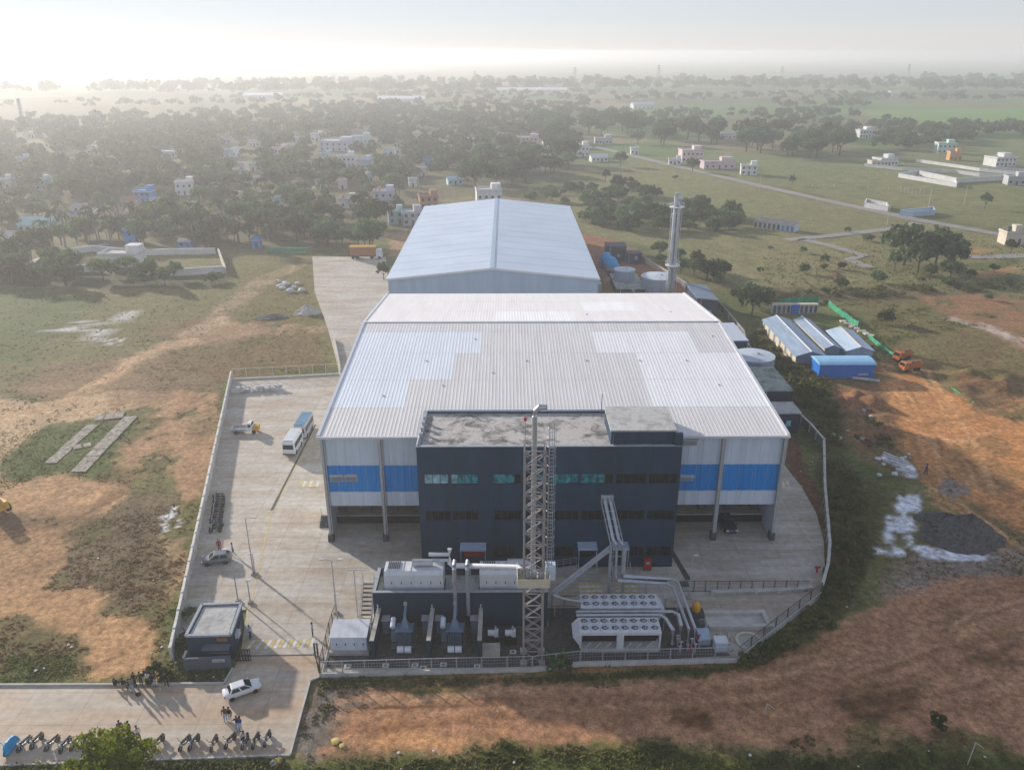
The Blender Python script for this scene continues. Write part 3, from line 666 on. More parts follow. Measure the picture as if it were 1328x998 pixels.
tag(MB().add([(20.95,88.5,.06),(21.5,88.5,.06),(22.7,81.2,.06),(21.9,81.2,.06)], [(0,1,2,3)]).build('drain_channel', 'earth_dark'), 'narrow dark drain channel running along the right side of the office', 'drain')

# ------------------------------------------------------------------ rear building
rb = thing('rear_warehouse', 'plain blue grey gabled warehouse behind the main warehouse', 'warehouse', (-3.1, 226, 0))
BX0, BX1, BY0, BY1, BE, BR, BM = -27.5, 21.3, 180.4, 274.0, 11.5, 13.9, -3.3
wl = MB(); wl.add([(BX0,BY0,0),(BX1,BY0,0),(BX1,BY0,BE),(BM,BY0,BR),(BX0,BY0,BE)], [(0,1,2,3,4)]); wl.add([(BX0,BY1,0),(BX1,BY1,0),(BX1,BY1,BE),(BM,BY1,BR),(BX0,BY1,BE)], [(4,3,2,1,0)])
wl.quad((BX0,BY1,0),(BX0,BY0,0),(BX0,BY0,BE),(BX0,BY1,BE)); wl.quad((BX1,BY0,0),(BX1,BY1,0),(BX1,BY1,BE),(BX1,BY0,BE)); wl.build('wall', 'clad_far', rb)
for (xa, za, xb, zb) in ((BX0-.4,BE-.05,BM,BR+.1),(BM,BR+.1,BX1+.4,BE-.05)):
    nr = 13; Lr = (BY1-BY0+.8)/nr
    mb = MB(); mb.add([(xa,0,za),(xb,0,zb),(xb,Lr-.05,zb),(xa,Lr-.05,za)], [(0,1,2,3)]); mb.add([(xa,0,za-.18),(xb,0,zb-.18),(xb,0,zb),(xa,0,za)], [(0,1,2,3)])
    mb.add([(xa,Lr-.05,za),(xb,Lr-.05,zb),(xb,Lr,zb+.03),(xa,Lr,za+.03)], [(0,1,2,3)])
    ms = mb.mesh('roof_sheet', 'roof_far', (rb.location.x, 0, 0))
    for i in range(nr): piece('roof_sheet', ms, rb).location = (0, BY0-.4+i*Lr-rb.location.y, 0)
MB().box(BM-.5, BM+.5, BY0-.45, BY1+.45, BR+.02, BR+.22).build('ridge_cap', 'clad_far', rb)
for (xa, za, xb, zb) in ((BX0-.45,BE-.1,BM,BR+.08),(BM,BR+.08,BX1+.45,BE-.1)):
    MB().add([(xa,BY0-.5,za-.35),(xb,BY0-.5,zb-.35),(xb,BY0-.5,zb+.12),(xa,BY0-.5,za+.12),(xa,BY0-.3,za-.35),(xb,BY0-.3,zb-.35),(xb,BY0-.3,zb+.12),(xa,BY0-.3,za+.12)], [(0,1,2,3),(7,6,5,4),(3,2,6,7),(0,4,5,1)]).build('gable_trim', 'roof_trim', rb)

# ------------------------------------------------------------------ generator house
gh = thing('generator_house', 'low dark blue generator house with recessed roof deck in front of the office', 'building', (-5, 74, 0))
GX0, GX1, GY0, GY1, GZ = -14.95, 4.5, 72.8, 77.4, 4.75
g_ = MB(); g_.box(GX0, GX1, GY0, GY0+.3, .05, GZ); g_.box(GX0, GX0+.3, GY0+.3, GY1, .05, GZ); g_.box(GX1-.3, GX1, GY0+.3, GY1, .05, GZ); g_.box(GX0+.3, GX1-.3, GY1-.3, GY1, .05, GZ)
g_.build('wall', 'gen_wall', gh)
MB().box(GX0+.3, GX1-.3, GY0+.3, GY1-.3, 3.7, 3.95).build('roof_deck', 'roof_moss', gh)
c_ = MB(); c_.box(GX0-.04, GX1+.04, GY0-.04, GY0+.34, GZ, GZ+.06); c_.box(GX0-.04, GX0+.34, GY0+.34, GY1, GZ, GZ+.06); c_.box(GX1-.34, GX1+.04, GY0+.34, GY1, GZ, GZ+.06)
c_.build('parapet_cap', 'wall_cap', gh)
for x in (-14.35, -8.35, -2.95):
    f = MB().box(x-.2, x+.2, 67.5, GY0, .05, 2.6).build('fin_wall', 'gen_wall', gh)
    MB().box(x-.24, x+.24, 67.45, GY0-.01, 2.6, 2.68).build('cap', 'concrete', f)
    MB().cyl((x, GY0-.6), .07, 2.68, 3.6, 6).build('lightning_rod', 'steel_pale', f)
# open stair on the left flank
sg = thing('steel_stair', 'steep steel stair against the left side of the generator house', 'stair', (-15.6, 75, .05))
for x in (-16.35, -15.15): MB().bar((x,70.6,.1),(x,75.4,4.4),.08,.2).build('stringer', 'steel_pale', sg)
ts = MB().box(-.6,.6,-.13,.13,-.025,.025).mesh('tread', 'steel_dark')
for i in range(13): piece('tread', ts, sg).location = Vector((-15.75, 70.75+i*.36, .35+i*.325)) - sg.location
for x in (-16.4, -15.1):
    h_ = MB(); h_.bar((x,70.6,1.1),(x,75.4,5.4),.05); [h_.bar((x,70.6+k*1.6,.1+k*1.43),(x,70.6+k*1.6,1.1+k*1.43),.05) for k in range(4)]; h_.build('handrail', 'steel_pale', sg)
lr = MB(); lr.bar((-17.2,74.6,.05),(-17.2,74.6,6.5),.12); lr.bar((-17.9,74.6,6.5),(-15.9,74.6,6.5),.1); tag(lr.build('pipe_gantry', 'steel_pale'), 'thin pale tee shaped pipe post beside the steel stair', 'pipe post')
slab('gravel_bed', [(-19.2,66.3),(2.5,66.3),(24.0,67.9),(22.0,71.5),(22.0,76.0),(4.6,76.0),(4.6,72.79),(-14.95,72.79),(-15.0,71.4),(-19.2,71.4)], .0, .056, 'gravel_bay', 'dark gravel ground under the transformers and chillers')
# generators on the deck
def genset(xa, xb, label):
    t = thing('generator', label, 'generator', ((xa+xb)/2, 75, 3.95), group='generators on the dark roof deck')
    ya, yb, za, zb = 73.85, 76.3, 4.25, 6.65
    bm = MB(); bm.box(xa, xb, ya, yb, za, zb-.35)
    bm.add([(xa,ya,zb-.35),(xb,ya,zb-.35),(xb,ya+.3,zb),(xa,ya+.3,zb),(xa,yb,zb-.35),(xb,yb,zb-.35),(xb,yb-.3,zb),(xa,yb-.3,zb)], [(0,1,2,3),(3,2,6,7),(7,6,5,4),(0,3,7,4),(1,5,6,2)])
    b = bm.build('enclosure', 'machine_white', t)
    MB().box(xa-.1, xb+.1, ya+.1, yb-.1, 3.95, za).build('skid', 'steel_dark', t)
    n = 6; w = (xb-xa)/n
    for i in range(n):
        d = MB().box(xa+i*w+.05, xa+(i+1)*w-.05, ya-.03, ya, za+.15, zb-.5).build('door', 'machine_white', b)
        MB().box(xa+i*w+w*.7, xa+i*w+w*.78, ya-.07, ya-.03, za+.9, za+1.2).build('handle', 'black', d)
    MB().box(xa+.3, xa+1.8, ya+.45, yb-.45, zb, zb+.08).build('radiator_grille', 'steel_pale', t)
    gs = MB().box(-.04,.04,-.72,.72,0,.06).mesh('slat', 'fan_dark')
    gr = MB().box(xa+.25, xa+1.85, ya+.4, ya+.45, zb, zb+.14).build('grille_frame', 'machine_white', t)
    for i in range(7): piece('slat', gs, t).location = Vector((xa+.45+i*.2, 75.07, zb+.08)) - t.location
    for x in (xa+2.1, xa+2.95): MB().box(x, x+.06, ya+.32, yb-.32, zb, zb+.05).build('seam', 'steel_grey', t)
    s = MB().tube([(xa+3.1,75.1,zb+.45),(xa+5.4,75.1,zb+.45)], .42, 10).build('silencer', 'galvanised', t)
    for x in (xa+3.5, xa+5.0): MB().box(x-.1, x+.1, 74.9, 75.3, zb, zb+.2).build('bracket', 'steel_grey', s)
    return t
genset(-13.75, -7.15, 'white generator enclosure on the roof deck, the one nearer the steel stair')
genset(-3.1, 3.2, 'white generator enclosure on the roof deck, the one partly behind the lattice tower')
# exhaust pipes
ep = thing('exhaust_pipe', 'thick white exhaust pipe bending over the generators towards the lattice tower', 'pipe', (-5, 74.5, 3.95))
MB().tube([AT(560,726,75.2),AT(585,726,75.2)], .2, 10).build('branch', 'galvanised', ep)
MB().tube([AT(556,718.5,75.6),AT(583,718.5,75.6),AT(583,728,75.4)], .22, 10).build('branch', 'machine_white', ep)
MB().tube([AT(583,711,75.2),AT(583,730,74.9),AT(588,733,74.6),AT(672,735,69.6),AT(675,738,69),AT(675,752,68.4)], .27, 12).build('main_run', 'machine_white', ep)
for px in (610, 645): 
    a = AT(px, 734, 74.6-(px-588)/84*5); MB().bar((a[0],a[1],4.8 if a[1] > GY0 else 4.8),(a[0],a[1],a[2]-.2),.07).build('support', 'steel_grey', ep) if a[1] > GY0 else None
for k, px in enumerate((589, 606)):
    t = AT(px, 735, 72.55); b = AT(px, 797, 72.55)
    o = MB(); o.tube([(t[0],73.6,t[2]+.1),(t[0],72.7,t[2]+.1),(t[0],72.5,t[2]-.2),(t[0],72.5,b[2])], .2, 10)
    tag(o.build('cable_duct', 'galvanised'), ('vertical grey duct down the generator house wall, nearer the stair' if k == 0 else 'vertical grey duct down the generator house wall, nearer the tower'), 'duct')
# transformers
def transformer(cx, label, big=True):
    t = thing('transformer', label, 'transformer', (cx, 70.2, .05), group='transformers in the bays')
    y = 70.2
    MB().box(cx-1.5, cx+1.2, y-1.0, y+1.0, .05, .3).build('plinth', 'concrete_dark', t)
    tk = MB(); tk.add([(cx-.75,y-.55,.3),(cx+.75,y-.55,.3),(cx+.75,y+.55,.3),(cx-.75,y+.55,.3),(cx-.75,y-.55,2.0),(cx+.75,y-.55,2.0),(cx+.75,y+.55,2.0),(cx-.75,y+.55,2.0)],
        [(0,3,2,1),(4,5,6,7),(0,1,5,4),(1,2,6,5),(2,3,7,6),(3,0,4,7)]); tk.box(cx-.95, cx+.95, y-.7, y+.7, 2.0, 2.15); tk.build('tank', 'machine_grey', t)
    rm = MB().box(-.03,.03,-.3,.3,0,1.3).mesh('radiator_fin', 'machine_grey')
    for i in range(8): piece('radiator_fin', rm, t).location = Vector((cx-.6+i*.17, y-.9, .6)) - t.location
    for i in range(6): 
        o = piece('radiator_fin', rm, t); o.location = Vector((cx-1.15, y-.5+i*.2, .6)) - t.location; o.rotation_euler = (0,0,math.pi/2)
    MB().tube([(cx-1.25,y-.5,2.5),(cx-1.25,y+.6,2.9)], .28, 12).build('conservator', 'tank_roof', t)
    cb = MB(); cb.loft([[(cx-.55,y-.3,2.15),(cx+.55,y-.3,2.15),(cx+.55,y+.5,2.15),(cx-.55,y+.5,2.15)],[(cx-.18,y+.1,3.0),(cx+.18,y+.1,3.0),(cx+.18,y+.4,3.0),(cx-.18,y+.4,3.0)],[(cx-.12,y+1.4,3.9),(cx+.12,y+1.4,3.9),(cx+.12,y+1.6,3.9),(cx-.12,y+1.6,3.9)]])
    cb.build('cable_box', 'machine_grey', t)
    for i in (-1,0,1): MB().cyl((cx+i*.13, y+1.5), .05, 3.9, 4.35, 6).build('bushing', 'steel_pale', t)
    MB().box(cx+.95, cx+1.1, y-.4, y+.3, .3, 2.6).build('control_box', 'steel_dark', t)
    for x in (cx-.35, cx+.45):
        d = MB().tube([(x-.35,y-1.55,.45),(x+.35,y-1.55,.45)], .38, 14).build('oil_drum', 'machine_white', t)
    return t
for k, (x, s) in enumerate(((-13.5,'beside the left fin wall'),(-9.1,'left of the middle fin wall'),(-7.6,'right of the middle fin wall'),(-3.7,'left of the right fin wall'))):
    t = thing('switch_cabinet', 'dark switch cabinet in the transformer bays, '+s, 'cabinet', (x, 71.9, .05)); MB().box(x-.4,x+.4,71.5,72.4,.05,1.9).build('body', 'steel_dark', t); MB().box(x-.34,x+.34,71.47,71.5,.2,1.8).build('door', 'machine_grey', t); MB().box(x-.45,x+.45,71.45,72.45,1.9,2.0).build('lid', 'steel_grey', t)
transformer(-11.2, 'blue grey transformer with cable box in the bay next to the white cabin')
transformer(-5.75, 'blue grey transformer with cable box in the middle bay under the vertical ducts')
for k, cx in enumerate((-1.6, .3)):
    t = thing('pump_set', ('small white pump set on a dark frame beside the right fin wall' if k == 0 else 'small white pump set on a dark frame beside the lattice tower foot'), 'pump', (cx, 70.3, .05))
    MB().box(cx-.7, cx+.7, 69.7, 70.9, .05, .9).build('frame', 'black', t)
    p = MB(); p.tube([(cx-.55,70.3,1.25),(cx+.15,70.3,1.25)], .34, 12); p.build('motor', 'machine_white', t)
    MB().box(cx+.15, cx+.6, 70.0, 70.6, .9, 1.6).build('gearbox', 'machine_white', t)
    MB().cyl((cx+.3, 70.3), .1, 1.6, 2.1, 8).build('valve', 'steel_grey', t)
tag(MB().box(-2.7,-.8,67.7,69.0,.05,1.0).build('cable_cabinet', 'concrete'), 'low grey concrete box in the right transformer bay', 'box')
for k, (x, y, w) in enumerate(((-12.9,66.6,'beside the first fence post'),(-9.8,66.6,'below the first transformer drums'),(-8.9,66.2,'just outside the middle fin wall'),(-6.8,66.7,'below the middle bay'),(-3.2,66.4,'outside the right fin wall'),(.6,68.6,'near the pump sets'),(-16.9,66.5,'below the white cabin'))):
    t = thing('manhole_cover', 'small square concrete cover with dark centre '+w, 'cover', (x,y,.05)); MB().box(x-.35,x+.35,y-.3,y+.3,.05,.13).build('slab', 'concrete_pale', t); MB().box(x-.15,x+.15,y-.12,y+.12,.13,.15).build('lid', 'steel_dark', t)
# white cabin beside the generator house
wc = thing('white_cabin', 'white four panel switchgear cabin with pitched roof by the front fence', 'cabin', (-17.0, 69.3, .05))
MB().box(-19.2,-14.9,68.2,71.2,.05,.5).build('plinth', 'concrete', wc)
MB().box(-18.95,-15.1,68.5,70.9,.5,2.3).build('body', 'machine_white', wc)
for i in range(4):
    xa = -19.05+i*1.01; MB().add([(xa,68.4,2.3),(xa+.99,68.4,2.3),(xa+.99,71.0,2.65),(xa,71.0,2.65),(xa,68.4,2.22),(xa+.99,68.4,2.22)], [(0,1,2,3),(4,5,1,0)]).build('roof_panel', 'machine_white', wc)
    d = MB().box(-18.93+i*.955,-18.93+i*.955+.91,68.46,68.5,.6,2.2).build('door', 'clad_white', wc); MB().box(-18.4+i*.955,-18.3+i*.955,68.42,68.46,1.2,1.5).build('handle', 'black', d)
for i in range(3):
    t = MB().box(-16.9,-15.2,72.0+i*.9,72.7+i*.9,.05,.9-.2*i); tag(t.build('timber_pallet', 'cream'), ('stacked pale timber boards, front, middle and back pile'.split(',')[0] + (' by the stair foot, nearest the cabin','by the stair foot, middle pile','by the stair foot, farthest pile')[i]), 'boards')

# ------------------------------------------------------------------ lattice tower with flue
tw = thing('lattice_tower', 'tall beige lattice tower carrying a flue pipe in front of the office', 'tower', (2.7, 67.6, .05))
TX0, TX1, TY0, TY1, TZ = 1.7, 3.65, 66.7, 68.6, 25.4
for x in (TX0, TX1):
    for y in (TY0, TY1):
        l = MB().box(x-.09, x+.09, y-.09, y+.09, .05, TZ).build('leg', 'lattice_pink', tw)
        MB().box(x-.35, x+.35, y-.35, y+.35, .05, .4).build('footing', 'concrete', l)
NB = 17; BH = (TZ-.3)/NB; TWX = TX1-TX0; TWY = TY1-TY0
mdx = [MB().bar((0,0,0),(TWX,0,BH),.065).mesh('brace','lattice_pink'), MB().bar((TWX,0,0),(0,0,BH),.065).mesh('brace','lattice_pink')]
mdy = [MB().bar((0,0,0),(0,TWY,BH),.065).mesh('brace','lattice_pink'), MB().bar((0,TWY,0),(0,0,BH),.065).mesh('brace','lattice_pink')]
mhx = MB().bar((0,0,0),(TWX,0,0),.09).mesh('strut','lattice_pink'); mhy = MB().bar((0,0,0),(0,TWY,0),.09).mesh('strut','lattice_pink')
for i in range(NB):
    z = .3+i*BH
    for y, dy in ((TY0,-.07),(TY1,.07)):
        for k in (0,1): piece('brace', mdx[k], tw).location = Vector((TX0, y+dy+(.04 if k else 0), z)) - tw.location
        piece('strut', mhx, tw).location = Vector((TX0, y, z+BH)) - tw.location
    for x, dx in ((TX0,-.07),(TX1,.07)):
        for k in (0,1): piece('brace', mdy[k], tw).location = Vector((x+dx+(.04 if k else 0), TY0, z)) - tw.location
        piece('strut', mhy, tw).location = Vector((x, TY0, z+BH)) - tw.location
fl = MB().tube([(2.6,67.6,10.6),(2.6,67.6,28.6),(2.68,67.6,29.2),(3.0,67.6,29.55),(3.7,67.6,29.55)], .25, 14).build('flue_pipe', 'galvanised', tw)
MB().tube([(3.7,67.6,29.55),(3.75,67.6,29.55)], .26, 14).build('flue_mouth', 'black', fl)
pl = MB(); pl.box(1.0, 4.3, 66.3, 66.36, 10.2, 11.2); pl.box(1.0,4.3,66.36,69,10.1,10.2); pl.box(1.0,1.06,66.36,69,10.2,11.4); pl.box(4.24,4.3,66.36,69,10.2,11.4); plt_ = pl.build('platform_box', 'cream', tw)
for k in range(3): MB().cyl((2.0+k*.7, 66.9), .28, 10.6, 12.2-.3*k, 10).build('silencer', 'galvanised', tw)
MB().box(3.9,4.9,67.4,68.4,10.3,11.9).build('junction_box', 'clad_white', tw)
# caged ladder
for x in (4.05, 4.5): MB().bar((x,67.7,10.2),(x,67.7,28),.06).build('ladder_rail', 'steel_grey', tw)
rg = MB().box(-.22,.22,-.02,.02,-.02,.02).mesh('rung', 'steel_grey')
for i in range(44): piece('rung', rg, tw).location = Vector((4.28, 67.7, 10.5+i*.4)) - tw.location
hp = MB().tube([(.42*math.cos(a)*1.0, -.15-.42*math.sin(a), 0) for a in [math.pi*k/6 for k in range(7)]], .025, 4).mesh('cage_hoop', 'steel_grey')
for i in range(16): piece('cage_hoop', hp, tw).location = Vector((4.28, 67.7, 12.5+i*1.0)) - tw.location
for a in (.6, 1.57, 2.5): MB().bar((4.28+.42*math.cos(a),67.55-.42*math.sin(a),12.5),(4.28+.42*math.cos(a),67.55-.42*math.sin(a),27.5),.03).build('cage_bar', 'steel_grey', tw)
mp = MB().bar((1.7,66.7,25.4),(1.7,66.7,28.6),.07).build('mast', 'steel_grey', tw); MB().cyl((1.7,66.7), .14, 28.6, 28.9, 8).build('warning_light', 'red_paint', mp)

# ------------------------------------------------------------------ chillers
def chiller(xa, ya, label, flip):
    xb, yb = xa+8.8, ya+2.5; t = thing('chiller', label, 'chiller', ((xa+xb)/2, (ya+yb)/2, .05), group='air cooled chillers')
    MB().box(xa+.2, xb-.1, ya-.1, yb+.1, .05, .5).build('plinth', 'concrete_pale', t)
    tp = MB(); tp.box(xa, xb, ya, yb, 2.25, 2.6); top = tp.build('top_deck', 'machine_white', t)
    e = xa if flip else xb; s_ = -1 if flip else 1
    MB().add([(e,ya,2.6),(e,yb,2.6),(e+s_*.7,yb-.1,1.9),(e+s_*.7,ya+.1,1.9),(e,ya,.9),(e,yb,.9)], [(0,1,2,3),(4,3,2,5),(0,3,4),(1,5,2)]).build('end_hood', 'machine_white', t)
    for (x, y) in ((xa+.12,ya+.12),(xa+.12,yb-.12),(xb-.12,ya+.12),(xb-.12,yb-.12),((xa+xb)/2,ya+.12),((xa+xb)/2,yb-.12)):
        w = .38 if abs(x-(xa+xb)/2) < .1 else .1; MB().box(x-w, x+w, y-.1, y+.1, .5, 2.25).build('post', 'machine_white', t)
    for k in (0, 1):
        x_0 = xa+.35+k*4.45; c = MB().add([(x_0,ya+.08,2.2),(x_0+3.6,ya+.08,2.2),(x_0+3.6,ya+.7,.9),(x_0,ya+.7,.9)], [(0,1,2,3),(3,2,1,0)]).build('coil', 'fan_dark', t)
        for j in range(3): MB().bar((x_0+.3+j*1.1,ya+.05,.55),(x_0+.9+j*1.1,ya+.05,1.25),.07).build('brace', 'machine_white', t)
        MB().tube([(x_0+.2,ya+1.2,.9),(x_0+3.4,ya+1.2,.9)], .35, 10).build('compressor', 'steel_grey', t)
    ring = MB(); n = 16
    ring.loft([[(q*math.cos(2*math.pi*j/n), q*math.sin(2*math.pi*j/n), z) for j in range(n)] for q, z in ((.52,0),(.49,.16),(.42,.16),(.42,.02))], caps=False)
    rmesh = ring.mesh('fan_cowl', 'machine_white'); dsc = MB().cyl((0,0), .43, .01, .03, 16).mesh('fan_well', 'fan_dark')
    bl = MB()
    for j in range(5):
        a = 2*math.pi*j/5; bl.obox((.23*math.cos(a), .23*math.sin(a), .07), (.34,.13,.02), a, tilt=(.4,'X'))
    bl.cyl((0,0), .1, .05, .12, 8); bmesh_ = bl.mesh('fan_blades', 'steel_grey')
    for i in range(8):
        for j in range(2):
            p = Vector((xa+.62+i*1.08, ya+.68+j*1.16, 2.6)) - t.location
            f = piece('fan', rmesh, t, p); piece('fan_well', dsc, f); piece('fan_blades', bmesh_, f, (0,0,0), rnd.uniform(0,1.2))
    return t
chiller(7.75, 68.6, 'white chiller with sixteen roof fans standing by the front fence', True)
chiller(8.25, 72.7, 'white chiller with sixteen roof fans behind the double pipes, nearer the office', False)
# pipe runs round the chillers
def pipe(pts, r, label, m='galvanised', name='pipe', sup=()):
    t = thing(name, label, 'pipe', tuple(pts[0]))
    MB().tube(pts, r, 10).build('run', m, t)
    for (x, y, z) in sup: MB().bar((x,y,.05),(x,y,z-r),.08).build('support', 'steel_grey', t)
pipe([(7.6,71.95,2.7),(18.3,71.95,2.7),(18.9,71.5,2.6),(18.9,70.0,2.4),(18.9,69.9,.6)], .17, 'upper of the two long grey pipes between the chillers', sup=((8,71.95,2.7),(13,71.95,2.7),(17.5,71.95,2.7)))
pipe([(7.6,71.4,2.7),(16.8,71.4,2.7),(17.4,70.9,2.6),(17.9,69.2,2.4),(17.9,69.1,.6)], .17, 'lower of the two long grey pipes between the chillers', sup=((8,71.4,2.7),(13,71.4,2.7)))
pipe([(13.55,78.5,6.9),(13.55,78.4,3.2),(13.7,78.2,2.9),(19.3,77.6,2.9),(19.9,77.0,2.9),(20.4,69.6,2.2),(20.4,69.5,.5)], .16, 'outer grey pipe dropping from the pipe bridge and looping round the chillers', sup=((16.5,77.9,2.9),(20.1,74,2.8)))
pipe([(12.75,78.5,6.9),(12.75,78.0,3.0),(13.0,77.6,2.7),(18.6,77.0,2.7),(19.2,76.4,2.7),(19.7,69.6,2.2),(19.7,69.5,.5)], .16, 'inner grey pipe dropping from the pipe bridge and looping round the chillers', sup=((16.2,77.3,2.7),(19.4,74,2.7)))
pipe([(17.6,77.1,2.6),(18.0,74.3,2.6),(18.0,74.2,.6)], .13, 'short grey branch pipe at the right end of the rear chiller')
br = thing('pipe_bridge', 'sloping grey pipe bridge from the office wall down to a tall trestle', 'pipe bridge', (12.8, 78.6, .05))
for dx in (-.33, .33):
    MB().tube([(12.15+dx,84.0,10.0),(12.15+dx,83.6,10.0),(12.75+dx,79.3,7.25),(13.0+dx*1.1,78.9,7.1),(13.15+dx*1.1,78.55,6.95)], .2, 10).build('pipe', 'galvanised', br)
for dx in (-.75, .75): MB().bar((12.15+dx,84,9.7),(12.9+dx,78.6,6.6),.1,.28).build('stringer', 'steel_grey', br)
for i in range(6): MB().bar((11.5+i*.12,83.6-i*.9,9.5-i*.5),(12.95+i*.12,83.6-i*.9,9.5-i*.5),.08).build('cross_member', 'steel_grey', br)
for x in (12.1, 13.8): MB().box(x-.15, x+.15, 78.45, 78.75, .05, 6.7).build('leg', 'steel_grey', br)
for z in (1.2, 2.6, 4.0, 5.4): MB().bar((12.1,78.6,z),(13.8,78.6,z),.1).build('rung', 'steel_grey', br)
MB().box(11.4,12.9,83.85,84.0,9.5,10.5).build('wall_bracket', 'steel_grey', br)
tr = thing('cable_tray', 'dark inclined cable tray from the trestle down to the generator house', 'cable tray', (9, 76.5, .05))
a, b = Vector((12.0,78.5,6.7)), Vector((5.0,74.3,3.4))
for d in ((0,0,.25),(0,0,-.25)): MB().bar(a+Vector(d), b+Vector(d), .5 if d[2] < 0 else .12, .12).build('rail', 'steel_grey', tr)
for i in range(9):
    p = a.lerp(b, i/8); q = a.lerp(b, min(1,(i+.5)/8)); MB().bar(p+Vector((0,0,-.25)), q+Vector((0,0,.25)), .07).build('web', 'steel_grey', tr)
for p in (b,): MB().bar((p.x+.4,p.y+.2,.05),(p.x+.4,p.y+.2,p.z),.15).build('post', 'steel_grey', tr)
pipe([(5.2,74.2,3.3),(6.4,74.0,2.9),(8.4,73.6,2.8)], .14, 'short sloping grey pipe joining the cable tray to the rear chiller')
# yard equipment to the right of the chillers
yt = thing('yellow_tank', 'small round orange yellow tank on a dark stand behind the chillers', 'tank', (21.7, 74.6, .05))
MB().box(21.0,22.6,74.0,75.2,.05,.6).build('stand', 'steel_dark', yt)
MB().loft([[(21.7+q*math.cos(2*math.pi*j/16), 74.6+q*math.sin(2*math.pi*j/16), z) for j in range(16)] for q, z in ((.36,.6),(.48,.8),(.52,1.15),(.48,1.5),(.32,1.75),(.1,1.82))]).build('vessel', 'yellow_tank', yt, True)
MB().cyl((21.7,74.6), .05, 1.82, 2.3, 6).build('valve', 'steel_pale', yt)
bc = thing('meter_cabinet', 'pale blue white cabinet with flat lid by the front fence corner', 'cabinet', (23.0, 69, .05)); MB().box(22.45,23.75,68.4,69.5,.05,1.25).build('body', 'tank_roof', bc); MB().box(22.4,23.8,68.35,69.55,1.25,1.35).build('lid', 'machine_white', bc)
gb = thing('pump_hood', 'grey sloped steel hood beside the pale cabinet', 'hood', (21.6, 70.2, .05)); MB().add([(20.9,69.5,.05),(22.2,69.5,.05),(22.2,70.9,.05),(20.9,70.9,.05),(20.9,69.5,.9),(22.2,69.5,.9),(22.2,70.9,1.3),(20.9,70.9,1.3)], [(4,5,6,7),(0,1,5,4),(1,2,6,5),(2,3,7,6),(3,0,4,7)]).build('cover', 'tank_blue', gb)
MB().box(21.2,21.9,71.2,71.9,.05,1.6).build('post_box', 'steel_dark', gb)
tl = thing('settling_trough', 'long pale blue rimmed concrete trough right of the chillers', 'trough', (26, 73.5, .05))
for (xa,xb,ya,yb) in ((22.6,29.2,74.3,74.8),(22.6,30.0,71.9,72.4),(29.2,29.7,72.4,74.8)): MB().box(xa,xb,ya,yb,.05,.65).build('side_wall', 'concrete_pale', tl)
MB().box(22.6,29.2,72.4,74.3,.05,.2).build('floor', 'concrete_pale', tl)
mr = thing('tank_ring', 'round sandy concrete ring set in the ground right of the pale cabinet', 'ring', (26.6, 70, .05))
n = 24; MB().loft([[(26.6+q*math.cos(2*math.pi*j/n), 70+q*math.sin(2*math.pi*j/n), z) for j in range(n)] for q, z in ((1.5,.05),(1.5,.3),(1.2,.3),(1.2,.06))], caps=False).build('rim', 'cream', mr); MB().cyl((26.6,70),1.2,.05,.1,24).build('base', 'concrete', mr)
for k in range(10):
    x = 18.2+rnd.random()*3; y = 68.3+rnd.random()*1.6; h_ = .5+rnd.random()*.9
    t = MB(); t.cyl((x,y), .09, .05, h_, 8); t.tube([(x-.2,y,h_),(x+.2,y,h_)], .08, 8); tag(t.build('valve_post', 'steel_grey' if k % 5 else 'red_paint'), ('grey' if k % 5 else 'red')+' pipe valve in the cluster right of the front chiller', 'valve', 'valves right of the front chiller')

# ------------------------------------------------------------------ boundary walls and fences
def lerp2(a, b, t): return (a[0]+(b[0]-a[0])*t, a[1]+(b[1]-a[1])*t)
def wall_run(pts, h, bay, label, name='boundary_wall', mp='plaster_wall', mc='white_paint', th=.16, z0=0.0):
    t = thing(name, label, 'wall', (pts[0][0], pts[0][1], z0))
    for a, b in zip(pts[:-1], pts[1:]):
        L = math.hypot(b[0]-a[0], b[1]-a[1]); n = max(1, round(L/bay)); ang = math.atan2(b[1]-a[1], b[0]-a[0])
        pm = MB().box(0, L/n-.02, -th/2, th/2, 0, h).mesh('wall_panel', mp); cm = MB().box(-.01, L/n-.01, -th*.9, th*.9, h, h+.12).mesh('coping', mc); qm = MB().box(-.16,.16,-.16,.16,0,h+.2).mesh('post', mc)
        for i in range(n):
            p = lerp2(a, b, i/n); loc = Vector((p[0], p[1], z0)) - t.location
            w = piece('wall_panel', pm, t, loc, ang); piece('coping', cm, w); piece('post', qm, w)
    return t
